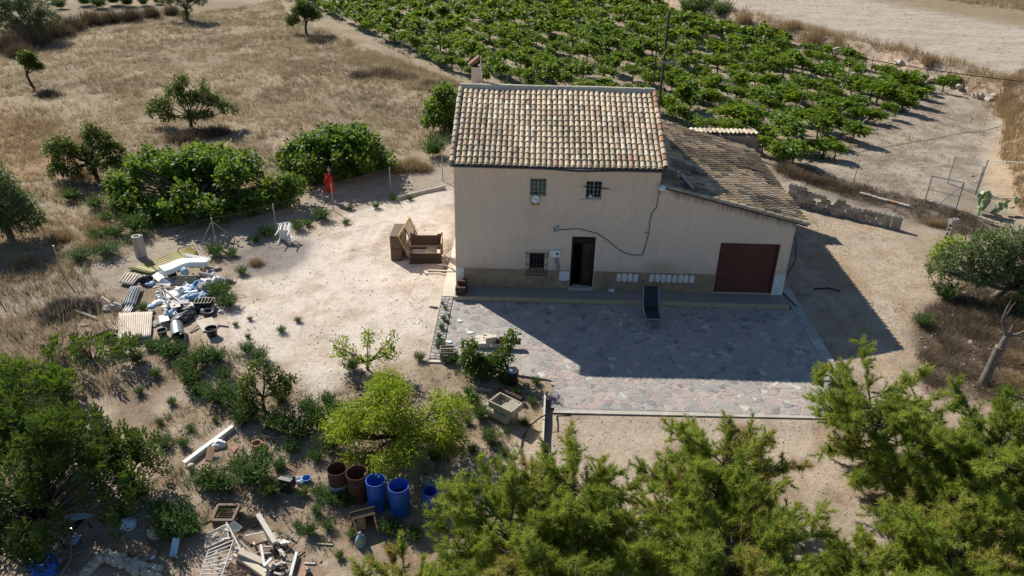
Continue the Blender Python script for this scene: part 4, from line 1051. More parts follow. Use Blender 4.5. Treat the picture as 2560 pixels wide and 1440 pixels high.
leaning(2175, 315, 2230, 264, 0.75, 0.04, 'long bare pole propped at a slant at the vineyard end, upper of two')
leaning(2122, 336, 2138, 308, 0.7, 0.04, 'short slanting post at the vineyard corner beside a long leaning pole', 'leaning_post')
# ------------------------------------------------------------------ trees of the dry field
def px_tree(px, py): return at(px, py)
g = np.random.default_rng(51)
B = at(478, 318); tree('almond_tree', 'broad open-crowned almond tree alone in the middle of the dry field', 'tree', B,
    [(c_[0]*1.18, c_[1]*1.2, c_[2]*1.12, *c_[3:]) for c_ in [(-1.75, .2, .75, .5, .5, .35), (-1.2, -.2, 1.25, .55, .5, .4), (-.5, .1, 1.75, .55, .55, .45), (.15, -.2, 1.45, .5, .5, .4), (.75, .2, 1.65, .55, .5, .42), (1.35, -.1, 1.35, .6, .5, .42), (1.9, .2, .95, .45, .4, .35), (-.2, .3, 2.25, .4, .4, .35), (.95, .1, 2.25, .22, .22, .18), (-.9, -.4, .65, .45, .4, .3), (.4, -.5, .75, .45, .45, .3), (1.1, -.5, .8, .4, .4, .3)]], 'almond_leaf', 'bark_dark', 0.10, (.1, 0, .55), 0.15, 0.08, 52, 30, 11, 0.10)
B = at(86, 222); tree('almond_tree', 'small crooked-trunked almond tree leaning beside a dark shrub in the dry field', 'tree', B,
    [(.35, 0, 1.55, .45, .4, .32), (-.15, .1, 1.75, .38, .38, .3), (.05, 0, 2.15, .4, .4, .35), (.75, 0, 1.45, .3, .3, .22), (.3, .1, 1.95, .3, .3, .25)], 'almond_leaf', 'bark_dark', 0.09, (-.25, 0, 1.0), 0.14, 0.08, 53, 50, 11, 0.09)
B = at(767, 86); tree('almond_tree', 'round-crowned almond tree at the corner between vineyard and dry field', 'tree', B,
    [(-1.1, 0, 1.25, .6, .55, .45), (-.5, .1, 1.95, .65, .6, .5), (.3, -.1, 2.1, .65, .6, .5), (.9, .1, 1.6, .6, .55, .45), (-.1, 0, 2.5, .5, .5, .4), (.2, .3, 1.5, .5, .5, .4), (-1.4, .2, .85, .3, .3, .25)], 'almond_leaf', 'bark_dark', 0.11, (.05, 0, .95), 0.16, 0.085, 54, 38, 11, 0.11)
B = at(243, 445); tree('almond_tree', 'dark spreading almond tree with forked trunk beside the big fig hedge', 'tree', B,
    [(-1.5, .2, 1.0, .5, .5, .42), (-1.2, -.3, 1.75, .45, .45, .42), (-.6, .1, 1.35, .45, .45, .38), (.0, .2, 1.0, .4, .4, .3), (.6, 0, 1.9, .55, .5, .5), (1.0, .1, 1.35, .6, .5, .42), (1.3, -.2, .85, .5, .45, .32), (-1.9, -.1, 1.5, .28, .28, .25), (.3, -.1, 2.35, .35, .35, .35), (-.9, -.5, .6, .45, .4, .3), (.4, -.4, .7, .4, .4, .3), (-1.7, -.3, .5, .4, .4, .3)], 'almond_leaf', 'bark_dark', 0.11, (.0, 0, .75), 0.14, 0.075, 55, 38, 11, 0.09)
# fig hedge: three sprawling figs
def fig(px, py, label, R, zt, n, seed, extra=(), sq=0.82):
    g = np.random.default_rng(seed); B = at(px, py)
    cl = [(c_[0], c_[1]*sq, *c_[2:]) for c_ in auto_clumps(n, R, 0.35, zt, g, 0.44)]+list(extra)
    for k in range(int(n*.9)):
        c_ = cl[g.integers(len(cl))]; d_ = unit(g.normal(size=3)+np.array([0, -.2, .7])); s_ = g.uniform(.14, .24); cl.append((c_[0]+d_[0]*c_[3]*1.05, c_[1]+d_[1]*c_[4]*1.05, c_[2]+d_[2]*c_[5]*1.15, s_, s_, s_))
    return tree('fig_tree', label, 'tree', B, cl, 'fig_leaf', 'bark_grey', 0.10, (0, 0, 0.35), 0.20, 0.15, seed, 17, 8, 0.12, 'sprawling fig trees along the fence', 0.75, 0.25, sub=2, low=-0.75)
fig(498, 515, 'largest sprawling fig bush, in the middle of the fence hedge', 3.7, 2.2, 64, 61, [(3.5, -.1, .7, .5, .5, .5), (4.1, .2, .55, .5, .5, .45), (4.5, .5, .8, .45, .45, .45), (-3.7, .3, .9, .5, .5, .5), (-3.0, -.9, .6, .5, .5, .5), (-2.2, -1.4, .5, .5, .5, .4), (-1.2, -1.6, .45, .5, .5, .4)])
fig(850, 428, 'sprawling fig bush beside the red cloth on the fence', 2.6, 2.0, 42, 62, [(2.5, -.2, .6, .45, .45, .4), (-2.3, .0, 1.2, .4, .4, .35), (-2.7, -.1, .6, .45, .45, .4), (-2.4, -.6, .45, .45, .45, .4)])
fig(1112, 330, 'upright fig bush close behind the corner of the house', 0.95, 2.3, 16, 63)
# olives and other trees at the edges
def olive(px, py, label, clumps, seed, r=0.14, fork=(0, 0, 0.7), leafm='olive_leaf', nm='olive_tree', tw=34, dx=0, dy=0):
    B = at(px, py); B = np.array([B[0]+dx, B[1]+dy, H1(B[0]+dx, B[1]+dy)])
    return tree(nm, label, 'tree', B, clumps, leafm, 'bark_grey', r, fork, 0.135, 0.055, seed, tw, 13, 0.09, None, 0.4, 0.1, sub=2, low=-0.8)
g = np.random.default_rng(71)
olive(2478, 745, 'large grey-green olive tree beside the gravel drive', [(c_[0]*1.05, c_[1]*1.1, c_[2]*.98, *[k*1.0 for k in c_[3:]]) for c_ in [(-1.5, .2, 1.6, .7, .6, .55), (-.8, .0, 2.2, .75, .7, .6), (-1.9, .4, 1.0, .5, .5, .4), (.1, .1, 2.3, .8, .7, .6), (.9, .2, 2.2, .8, .7, .6), (1.7, .3, 1.9, .7, .7, .6), (.5, -.2, 1.5, .75, .7, .6), (-.4, -.3, 1.4, .7, .6, .5), (1.2, -.6, 1.3, .8, .7, .6), (.7, -1.0, .7, .7, .6, .5), (1.6, -.9, .6, .6, .6, .5), (-1.0, -.2, 1.1, .55, .5, .45), (2.3, 0, 1.2, .6, .6, .6)]], 72, 0.16, (.4, -.2, .6), tw=26)
olive(30, 600, 'large grey olive tree standing by the lane past the fence', [tuple(k*1.2 for k in c_) for c_ in [(-1.2, 0, 1.5, .9, .8, .7), (-.3, .1, 2.0, .85, .8, .65), (.35, -.1, 1.4, .8, .7, .6), (.6, .1, .8, .65, .6, .5), (-.6, -.3, .8, .9, .7, .5), (-1.8, 0, .9, .8, .8, .6), (-.3, .4, 1.2, .8, .8, .6)]], 73)
olive(90, 100, 'wide grey-green olive tree on the terrace at the far field edge', [(c_[0]*1.15, c_[1]*1.1, c_[2]*1.25, c_[3]*1.25, c_[4]*1.2, c_[5]*1.2) for c_ in [(-2.4, 0, 2.0, 1.2, 1.1, 1.0), (-1.0, .3, 2.6, 1.3, 1.2, 1.0), (.3, 0, 2.1, 1.2, 1.1, .9), (1.2, .1, 1.4, .9, .9, .7), (-1.7, -.5, 1.0, 1.2, 1.0, .8), (0, -.5, 1.0, 1.1, .9, .7), (-3.4, 0, 1.4, 1.1, 1.0, .8), (-4.2, .5, 2.3, 1.1, 1.0, .9)]], 74, 0.2, (0, 0, .8), tw=24)
olive(470, 50, 'dark grey-green tree casting shadow at the far edge of the dry field', [(-1.2, 0, 2.2, .9, .9, .7), (-.2, .1, 2.8, 1.0, .9, .8), (.9, 0, 2.4, .9, .9, .7), (1.5, .1, 1.8, .7, .7, .5), (-1.9, .1, 1.8, .7, .7, .5), (0, -.2, 1.9, .8, .8, .6), (.1, 0, .9, .45, .45, .5), (-.3, .1, .5, .5, .5, .4)], 75, 0.16, (0, 0, 1.0), tw=24)
# bright shrub and dry bush in front of the olive
B = at(2352, 668); tree('shrub', 'bright yellow-green bush in front of the large olive by the gravel', 'shrub', B, [(0, 0, .9, .42, .4, .4), (-.2, 0, .5, .42, .4, .35), (.35, .1, 1.05, .35, .35, .3), (.1, -.1, .3, .45, .4, .3)], 'lime_leaf', 'bark_grey', 0.03, (0, 0, .2), 0.10, 0.05, 81, 40, 9, 0.07)
# lower-left big tree with upright leafy shoots
def shoot_tree(name, label, base, shoots, seed, leafm='carob_leaf'):
    g = np.random.default_rng(seed); o = thing(name, label, 'tree', base)
    mb = MB(); PV = []; TV = []; 
    for (x, y, z, h) in shoots:
        top = np.array([x+g.normal(0, .06), y+g.normal(0, .06), z+h]); b = np.array([x, y, z]); fk = np.array([x*0.35, y*0.35, max(0.3, z*0.45)])
        if g.random() < 0.16: mb.tube([np.array([x*0.06, y*0.06, -0.1]), fk, b, top], [0.035, 0.022, 0.010, 0.004], 4)
        n = int(9+h*9); tone0 = np.clip(g.normal(0.42, 0.2), 0, 1)
        for k in range(n):
            t_ = k/n; p = b+(top-b)*t_; a = 2.4*k+g.uniform(-.3, .3); L = (0.29-0.12*t_)*g.uniform(0.8, 1.2); el = 0.42+0.75*t_
            d = np.array([math.cos(a)*math.cos(el), math.sin(a)*math.cos(el), math.sin(el)]); s = unit(np.cross(d, (0, 0, 1)))
            tone = np.clip(tone0+0.65*(t_-0.5)+g.normal(0, .08), 0, 1)
            for j in range(1, 4):
                for sg in (-1, 1):
                    q = p+d*L*j/4; ld = d*0.5+s*sg*0.85+np.array([0, 0, -0.12]); ll = 0.125*g.uniform(.8, 1.2)
                    w = d*0.032
                    PV += [q, q+ld*ll*0.5+w, q+ld*ll, q+ld*ll*0.5-w]; TV += [tone]*4
    mb.build('trunk', 'bark_dark', o, smooth='all')
    PV = np.array(PV); n = len(PV)//4; fast('crown', PV, np.arange(4*n).reshape(n, 4), leafm, o, v=np.array(TV)); return o
g = np.random.default_rng(91); B = at(105, 1290); sh = []
for k in range(34):
    a = g.uniform(0, 6.28); q = math.sqrt(g.random()); x = 2.7*q*math.cos(a); y = 1.95*q*math.sin(a); z = (1-q**1.7)*2.9*g.uniform(0.35, 1.0)+0.3
    for j in range(g.integers(7, 14)): sh.append((x+g.normal(0, .30), y+g.normal(0, .26), max(.15, z+g.normal(0, .22)), g.uniform(0.5, 1.05)))
for k in range(40):
    a = g.uniform(0, 6.28); q = g.uniform(.8, 1.15); sh.append((2.75*q*math.cos(a), 2.0*q*math.sin(a), 0.4+1.2*g.random()*(1.25-q), g.uniform(.6, 1.1)))
shoot_tree('leafy_tree', 'big dark dense tree of upright leafy shoots over the shaded junk', B, sh, 92)
B = at(60, 1010); sh = []
for k in range(70):
    a = g.uniform(0, 6.28); q = math.sqrt(g.random()); sh.append((1.5*q*math.cos(a), 0.9*q*math.sin(a), (1-q)*0.9*g.random()+0.1, g.uniform(.5, .9)))
shoot_tree('leafy_tree', 'younger tree of bright leafy shoots between the dump and the big dark tree', B, sh, 93, 'citrus_leaf')
B = at(230, 900); sh = []
for k in range(20):
    a = g.uniform(0, 6.28); q = math.sqrt(g.random()); sh.append((1.5*q*math.cos(a), 0.8*q*math.sin(a), 0.05+0.15*g.random(), g.uniform(.4, .8)))
shoot_tree('leafy_saplings', 'low thicket of leafy suckers beside the corrugated sheets', B, sh, 94, 'citrus_leaf')
# garden trees
B = at(1000, 1125); g = np.random.default_rng(95)
cl = auto_clumps(27, 1.66, 0.5, 1.95, g, 0.36)+[(1.55, -.3, .6, .4, .4, .3), (-1.7, .1, .8, .42, .4, .3), (-.9, -1.0, .5, .4, .4, .3), (1.1, .7, 1.1, .4, .4, .3)]
tree('pepper_tree', 'bright lime-green broad tree in the middle of the garden', 'tree', B, cl, 'lime_leaf', 'bark_dark', 0.085, (-.1, 0, .5), 0.105, 0.034, 96, 46, 13, 0.085, None, 0.3, 0.35, sub=3, low=-0.5)
B = at(920, 925); tree('lemon_sapling', 'thin yellow-green young citrus tree with three spreading branches', 'tree', B,
    [(-.75, 0, .95, .24, .2, .2), (-.55, 0, .65, .22, .2, .16), (-.85, 0, .5, .2, .2, .15), (.1, .0, 1.25, .18, .2, .22), (0.02, .1, .95, .14, .14, .16), (.65, .05, .95, .2, .2, .2), (.55, .0, .55, .26, .2, .2), (.75, 0, .65, .2, .2, .16), (-.2, -.1, .4, .22, .2, .16), (.2, -.1, .35, .2, .2, .16), (.85, .1, 1.25, .1, .1, .12)], 'lime_leaf', 'bark_dark', 0.045, (.0, 0, .3), 0.09, 0.055, 97, 46, 8, 0.06, sub=1)
B = at(668, 1030); tree('fruit_tree', 'small dark-leaved crooked tree beside the big bush of dark weeds', 'tree', B,
    [(-.45, 0, 1.05, .26, .24, .22), (-.2, .1, 1.45, .22, .2, .18), (.35, 0, 1.35, .26, .25, .22), (.55, -.1, 1.0, .28, .26, .24), (.5, .1, .7, .24, .2, .2), (-.5, 0, .7, .22, .2, .18), (.1, .1, 1.65, .12, .12, .14), (.85, 0, 1.2, .16, .16, .14)], 'almond_leaf', 'bark_dark', 0.05, (-.05, 0, .55), 0.10, 0.07, 98, 55, 9, 0.06, sub=2)
B = at(1215, 935); tree('citrus_shrub', 'round green citrus shrub hiding white blocks at the terrace edge', 'shrub', B,
    [(-.45, 0, .55, .34, .3, .32), (-.5, 0, .95, .28, .26, .25), (-.1, -.1, .4, .4, .32, .3), (.25, -.1, .5, .34, .3, .3), (.6, 0, .75, .26, .26, .28), (.72, .05, 1.15, .2, .2, .26), (-.3, -.15, .25, .36, .3, .22), (.85, .05, 1.45, .13, .13, .12), (.45, -.15, .25, .3, .3, .22)], 'citrus_leaf', 'bark_grey', 0.05, (0, 0, .15), 0.10, 0.06, 99, 70, 9, 0.06, sub=2, low=-0.7)
# ------------------------------------------------------------------ pines
def pine(px, py, h, R, lean, label, seed, dens=1.0, dx=0, dy=0, tone=0.5, top=0.9):
    g = np.random.default_rng(seed); B = at(px, py); B = np.array([B[0]+dx, B[1]+dy, 0]); B[2] = H1(B[0], B[1])
    o = thing('pine_tree', label, 'tree', B, 0, 'pines in front of the terrace'); mb = MB()
    axis = lambda t_: np.array([lean[0]*t_**1.3, lean[1]*t_**1.3, h*t_])
    mb.tube([axis(t_)-np.array([0, 0, 0.1*(t_ == 0)]) for t_ in np.linspace(0, 0.97, 9)], list(np.linspace(0.028*h/2+0.03, 0.015, 9)), 7)
    TP, TD, TT = [], [], []
    nlev = int(10*dens+h*1.5); ga = 0
    for k in range(nlev):
        t_ = 0.12+0.86*(k+g.uniform(-.3, .3))/nlev; t_ = min(max(t_, 0.1), 0.98)
        for b in range(g.integers(3, 6)):
            ga += 2.4+g.uniform(-.4, .4); prof = R*math.sqrt(max(0.03, 1-((t_-0.42)/0.62)**2)); L = (prof+0.22)*g.uniform(0.55, 1.12)
            el = -0.05+0.55*t_**1.5+g.uniform(-.2, .18); d = np.array([math.cos(ga)*math.cos(el), math.sin(ga)*math.cos(el), math.sin(el)])
            p = axis(t_); pts = [p]; 
            for s in range(1, 6): pts.append(p+d*L*s/5+np.array([0, 0, 0.13*L*(s/5)**2])+g.normal(0, .02, 3)*L)
            mb.tube(pts, list(np.linspace(0.010+0.012*L, 0.005, 6)), 4, caps=False)
            bt = np.clip(g.normal(tone, .2), 0, .82) if g.random() > .035 else 1.05
            nsub = int((8+12.5*L)*dens)
            for s in range(nsub):
                u = g.uniform(0.30, 1.0) if s else 1.0; i0 = min(4, int(u*5)); q = pts[i0]+(pts[i0+1]-pts[i0])*(u*5-i0)
                sd = unit(d*0.7+g.normal(size=3)*0.62+np.array([0, 0, 0.32])); sl = (0.12+0.30*g.random())*(0.6+0.4*(1-u)+0.25)
                mb.tube([q, q+sd*sl], [0.006, 0.003], 3, caps=False) if s % 4 == 0 else None
                nt_ = 3+int(sl/0.085)
                for w in range(nt_):
                    f_ = (w+1)/nt_; TP.append(q+sd*sl*f_); TD.append(unit(sd+g.normal(size=3)*0.25)); TT.append(np.clip(bt+0.18*(f_-0.5)+g.normal(0, .08), 0, 1))
    mb.build('trunk', 'bark_dark', o, smooth='all')
    TP = np.array(TP); TD = np.array(TD); TT = np.array(TT); nn = 12
    P = np.repeat(TP, nn, 0); D = np.repeat(TD, nn, 0)+g.normal(size=(len(TP)*nn, 3))*0.7; D /= np.linalg.norm(D, axis=1)[:, None]
    L = g.uniform(0.10, 0.19, len(P))[:, None]; S = np.cross(D, g.normal(size=D.shape)); S /= np.linalg.norm(S, axis=1)[:, None]; w = 0.008
    V = np.empty((len(P), 3, 3)); V[:, 0] = P-S*w; V[:, 1] = P+S*w; V[:, 2] = P+D*L
    fast('crown', V.reshape(-1, 3), np.arange(len(P)*3).reshape(-1, 3), 'pine_needle', o, v=np.repeat(np.repeat(TT, nn)+g.normal(0, .06, len(P)), 3)); print('pine', label[:30], len(P)); return o
pine(1455, 1405, 2.35, 1.55, (-.35, .2), 'wide open pine beside the hose and plank wall, trunk forked low', 201, 1.0)
pine(1300, 1500, 2.3, 2.08, (-.3, .1), 'dense low pine spreading in front of the small blue barrel', 202, 1.15)
pine(1770, 1325, 2.25, 1.65, (.1, .1), 'pine in front of the middle of the terrace edge', 203, 1.0)
pine(1785, 1545, 2.35, 2.05, (.1, .1), 'dark pine below the gap of bare ground, front of the middle pine', 204, 1.1)
pine(2207, 1190, 2.45, 1.75, (-1.0, .3), 'leaning pine with bare lower trunk at the terrace corner', 205, 0.9)
pine(2425, 1350, 2.80, 2.35, (-.1, .2), 'largest bushy pine beside the brushwood slope', 206, 1.2)
pine(2640, 1480, 3.20, 2.30, (-.1, .2), 'bushy pine at the end of the row past the largest pine', 207, .85)
pine(2340, 1560, 2.30, 1.90, (-.1, .1), 'low pine in front of the largest pine', 209, 1.1)
pine(1030, 1560, 1.10, 0.85, (-.2, .1), 'small young pine in front of the broken table', 208, .7)
pine(2105, 1520, 1.3, 0.95, (0, .1), 'smallest pine, in the bare patch between larger pines', 210, .7)
# ================================================================== GROUND COVER, WEEDS, HEDGES
def blades(P, h, w, n, g, spread=0.5, lean=0.0):
    """n tapering blades per tuft; returns V, F, per-vertex tuft index"""
    m = len(P); k = m*n
    base = np.repeat(P, n, 0)+np.c_[g.normal(0, 0.35, (k, 2))*np.repeat(h, n)[:, None]*spread, np.zeros(k)]
    a = g.uniform(0, 6.28, k); ln = np.abs(g.normal(0, spread, k))+0.08
    D = np.c_[np.cos(a)*ln, np.sin(a)*ln, np.ones(k)]; D /= np.linalg.norm(D, axis=1)[:, None]
    L = (np.repeat(h, n)*g.uniform(0.55, 1.2, k))[:, None]; S = np.c_[-np.sin(a+g.normal(0, 1, k)), np.cos(a), np.zeros(k)]; W = (w*g.uniform(0.6, 1.3, k))[:, None]
    V = np.empty((k, 3, 3)); V[:, 0] = base-S*W; V[:, 1] = base+S*W; V[:, 2] = base+D*L; V[:, :2, 2] -= 0.03
    return V.reshape(-1, 3), np.arange(3*k).reshape(k, 3)
def scatter(poly, per_m2, g, n=None):
    P = np.array(poly); x0, y0 = P.min(0); x1, y1 = P.max(0); n = int((x1-x0)*(y1-y0)*per_m2)
    x = g.uniform(x0, x1, n); y = g.uniform(y0, y1, n); m_ = in_poly(x, y, poly); return x[m_], y[m_]
def in_view(x, y, mx=260):
    d = np.c_[x, y, HT(x, y)]-CAM; zc = d@FW; px = 1280+F_PX*(d@RT)/zc; py = 720-F_PX*(d@UP)/zc
    return (zc > 1) & (px > -mx) & (px < 2560+mx) & (py > -mx) & (py < 1440+mx)
def cover(name, label, cat, poly, per_m2, h, w, nb, m_, seed, spread=0.5, tone=None, keep=None, xy=None):
    g = np.random.default_rng(seed); x, y = scatter(poly, per_m2, g) if xy is None else xy
    v_ = in_view(x, y); x, y = x[v_], y[v_]
    if keep is not None: k = keep(x, y) > g.random(len(x)); x, y = x[k], y[k]
    P = np.c_[x, y, HT(x, y)]; hh = h*(0.55+0.9*fbm(x*0.6, y*0.6, seed))*g.uniform(0.7, 1.3, len(x))
    V, F = blades(P, hh, w, nb, g, spread)
    T = tone(x, y) if tone is not None else 0.2+0.6*fbm(x*0.4, y*0.4, seed+5)
    T = np.clip(T+g.normal(0, .1, len(x)), 0, 1)
    o = fast(name, V, F, m_, None, v=np.repeat(T, nb*3)); stuff(o); tag(o, label, cat); print(name, len(F)); return o
FIELD = wpoly([(-60, 480), (-60, 120), (200, 70), (420, 45), (700, 0), (720, 40), (850, 90), (960, 140), (1060, 175), (1160, 215), (1165, 340), (1060, 380), (860, 420), (600, 500), (330, 610), (200, 690), (-60, 780)])
cover('dry_grass', 'dry straw-coloured grass covering the field left of the vineyard', 'grass', FIELD, 22, 0.30, 0.012, 8, 'straw', 301, 0.75,
      tone=lambda x, y: 0.15+0.75*sstep(0.3, 0.68, fbm(x*0.35, y*0.35, 7)), keep=lambda x, y: 0.25+0.75*sstep(0.35, 0.5, fbm(x*0.5, y*0.5, 8)))
OR2 = wpoly([(-60, 300), (150, 300), (240, 370), (330, 450), (300, 560), (180, 640), (-60, 560)])
cover('rusty_grass', 'orange-brown dry weeds at the near side of the dry field', 'grass', OR2, 18, 0.28, 0.013, 8, 'orange_straw', 302, 0.7, keep=lambda x, y: 0.1+0.9*sstep(0.4, 0.55, fbm(x*0.6, y*0.6, 3)))
EDGE = wpoly([(880, 120), (1000, 150), (1160, 210), (1160, 250), (960, 210), (850, 150)])
cover('tall_dry_grass', 'tall tan grass along the vineyard edge', 'grass', EDGE, 14, 0.42, 0.014, 9, 'straw', 303, 0.7, tone=lambda x, y: .55+.4*fbm(x, y, 3))
# right-hand mound and field margins
MOUND = [tuple(q) for q in [(24.5, 5), (26, 10), (28.5, 16), (32.5, 23), (34.5, 28), (38, 32), (50, 36), (50, 0), (26, 0)]]
cover('mound_grass', 'orange dry grass on the mound beside the metal gate', 'grass', MOUND, 34, 0.40, 0.014, 8, 'orange_straw', 304, 0.6)
mar = np.array(BANK[1:9]); g = np.random.default_rng(5); tt = g.uniform(0, len(mar)-1.001, 1500); ii = tt.astype(int); pp = mar[ii]+(mar[ii+1]-mar[ii])*(tt-ii)[:, None]+np.c_[np.abs(g.normal(0.9, .9, 1500)), g.normal(0.6, .8, 1500)]
cover('margin_grass', 'dry grass along the lip of the upper field', 'grass', None, 0, 0.5, 0.016, 8, 'orange_straw', 305, 0.6, xy=(pp[:, 0], pp[:, 1]))
FARM = [tuple(q) for q in [(44, 70), (56, 56), (70, 50), (80, 90), (44, 90)]]
cover('far_margin_grass', 'dry scrub beyond the far corner of the upper field', 'grass', FARM, 5, 0.7, 0.02, 8, 'straw', 306, 0.6)
# vineyard weeds
cover('vineyard_weeds', 'blue-green feathery weeds between the vineyard rows', 'weeds', VINE_POLY, 7, 0.42, 0.011, 12, 'blue_weed_leaf', 307, 0.5, keep=lambda x, y: sstep(0.46, 0.6, fbm(x*0.35, y*0.35, 31))*0.95)
VR = wpoly([(1900, 400), (2150, 330), (2380, 250), (2480, 290), (2440, 400), (2300, 500), (2130, 450)])
cover('vineyard_litter', 'sparse dry litter on the pale ground at the vineyard end', 'litter', VR, 26, 0.12, 0.012, 6, 'straw', 308, 1.6, keep=lambda x, y: 0.15+0.85*sstep(0.45, 0.6, fbm(x*0.8, y*0.8, 32)))
# brushwood slope at the right
BR = wpoly([(2290, 800), (2420, 710), (2580, 660), (2620, 1010), (2320, 990)])
cover('brushwood', 'tangled grey-brown dead brushwood on the slope under the bare tree', 'brushwood', BR, 130, 0.30, 0.007, 9, 'dead_brush', 309, 1.3, keep=lambda x, y: 0.3+0.7*sstep(0.4, 0.55, fbm(x*1.1, y*1.1, 33)))
LI = wpoly([(1950, 410), (2130, 455), (2420, 530), (2560, 590), (2400, 590), (2270, 545), (2030, 465)])
cover('dead_litter', 'dark dead litter strewn behind the block wall', 'litter', LI, 110, 0.20, 0.010, 8, 'dead_brush', 310, 1.2, keep=lambda x, y: 0.2+0.8*sstep(0.42, 0.56, fbm(x*1.1, y*1.1, 34)))
cover('gravel_grass', 'thin dry grass growing in the gravel drive', 'grass', GRAVEL, 16, 0.09, 0.006, 8, 'straw', 311, 1.1, keep=lambda x, y: 0.05+0.95*sstep(0.5, 0.62, fbm(x*0.9, y*0.9, 35)))
DUMPG = wpoly([(-60, 690), (250, 690), (310, 780), (280, 900), (340, 960), (200, 1000), (-60, 900)])
cover('dump_grass', 'tall brown and green dry weeds beside the rubbish heap', 'weeds', DUMPG, 22, 0.42, 0.010, 8, 'straw', 312, 0.7, tone=lambda x, y: 0.1+0.6*fbm(x*0.8, y*0.8, 4))
LNG = wpoly([(140, 640), (330, 560), (420, 570), (300, 650), (190, 700)])
cover('lane_weeds', 'yellow-green weeds at the lane edge by the concrete pillar', 'weeds', LNG, 24, 0.30, 0.008, 10, 'weed_leaf', 313, 0.6, tone=lambda x, y: 0.5+0.6*fbm(x*0.9, y*0.9, 4), keep=lambda x, y: sstep(0.4, 0.5, fbm(x*0.9, y*0.9, 36)))
GARD = wpoly([(440, 880), (640, 880), (800, 1000), (1060, 900), (1300, 950), (1370, 1010), (1340, 1120), (1180, 1200), (900, 1180), (800, 1440), (380, 1440), (360, 1250), (420, 1000)])
cover('garden_dry_grass', 'tufts of dry tan grass scattered over the garden soil', 'grass', GARD, 34, 0.13, 0.007, 8, 'straw', 314, 1.0, tone=lambda x, y: 0.2+0.6*fbm(x, y, 4), keep=lambda x, y: 0.04+0.9*sstep(0.5, 0.6, fbm(x*1.4, y*1.4, 37)))
cover('garden_weeds', 'small green weeds scattered over the garden soil', 'weeds', GARD, 26, 0.20, 0.008, 12, 'weed_leaf', 315, 0.7, keep=lambda x, y: sstep(0.51, 0.60, fbm(x*1.5, y*1.5, 38)))
YW = wpoly([(1130, 480), (840, 545), (700, 590), (600, 660), (590, 800), (640, 880), (1060, 880), (1100, 740)])
cover('yard_weeds', 'tiny weeds dotted over the pale yard', 'weeds', YW, 6, 0.07, 0.006, 10, 'weed_leaf', 316, 0.9, tone=lambda x, y: 0.55+0.45*fbm(x*3, y*3, 4), keep=lambda x, y: 0.05+0.8*sstep(0.52, 0.64, fbm(x*0.9, y*0.9, 39)))
FW_ = wpoly([(1410, 1040), (1960, 1045), (2100, 1060), (2150, 1440), (1950, 1440), (1960, 1200)])
cover('front_litter', 'rusty needle litter on the bare ground below the terrace', 'litter', FW_, 14, 0.07, 0.006, 8, 'orange_straw', 317, 1.6, keep=lambda x, y: 0.05+0.9*sstep(0.52, 0.62, fbm(x*1.1, y*1.1, 41)))
# ------------------------------------------------------------------ single weeds and bushes
WP = []
for k in range(5):
    g = np.random.default_rng(400+k); n = 120
    P = np.c_[g.normal(0, .10, (n, 2)), np.zeros(n)]; a = g.uniform(0, 6.28, n); q = np.sqrt(g.random(n))
    stems_d = np.c_[np.cos(a)*q*0.8, np.sin(a)*q*0.8, np.ones(n)*1.0]; stems_d /= np.linalg.norm(stems_d, axis=1)[:, None]
    L = g.uniform(0.6, 1.0, n); m_ = 10
    t_ = np.linspace(0.2, 1, m_)
    Q = (P[:, None, :]+stems_d[:, None, :]*(L[:, None]*t_[None, :])[..., None]*0.8).reshape(-1, 3)
    D = np.repeat(stems_d, m_, 0); V, F = leaf_quads(Q, 0.16, 0.032, g, 0.3, 0.0, D, 0.55)
    T = np.clip(np.repeat(g.normal(.5, .2, n), m_)*0.6+np.tile(t_, n)*0.4, 0, 1)
    o = fast('bush', V, F, 'weed_leaf', None, v=np.repeat(T, 4)); WP.append(o.data); bpy.data.objects.remove(o)
gw = np.random.default_rng(77)
def weed(px, py, wpx, label, hf=0.8, group='dark green weed bushes', leafm=None, nm='weed_bush'):
    """wpx: width of the bush in photo pixels"""
    if wpx >= 40: wpx *= 1.14
    P = at(px, py); zc = (np.array(P)-CAM)@FW; wm_ = wpx*zc/F_PX
    me = WP[gw.integers(5)]
    o = link(nm, me, None, None, tuple(P)); s = wm_/1.0; o.scale = (s, s, s*hf*1.1); o.rotation_euler = (0, 0, gw.uniform(0, 6.28))
    tag(o, label, 'weed', group); return o
MARKS = {'the old television': (716, 1217), 'the terracotta pipe': (641, 1115), 'the rusty drums': (865, 1220), 'the blue drums': (970, 1230), 'the long white board': (515, 1115), 'the scrap heap': (620, 1350), 'the crooked dark-leaved tree': (668, 1020), 'the lime-green tree': (900, 1080), 'the stone sink': (1260, 1010), 'the wooden crate': (1113, 890), 'the young citrus tree': (915, 910), 'the round citrus shrub': (1215, 930), 'the black planter': (1281, 955), 'the slatted brown frame': (565, 1285), 'the big dark tree': (330, 1250), 'the black bucket': (527, 850), 'the big pinkish sheet': (335, 850), 'the board wall': (1290, 1110), 'the overturned table': (950, 1310), 'the ruined wall': (400, 1340), 'the edge of the pale yard': (620, 890), 'the grey metal bin': (460, 880), 'the cream ball': (440, 1130)}
def lab_g(x, y, w): return '%s green feathery weed on the garden soil beside %s' % ('large' if w > 62 else 'small' if w < 36 else 'medium', min(MARKS, key=lambda k: (MARKS[k][0]-x)**2+(MARKS[k][1]-y)**2))
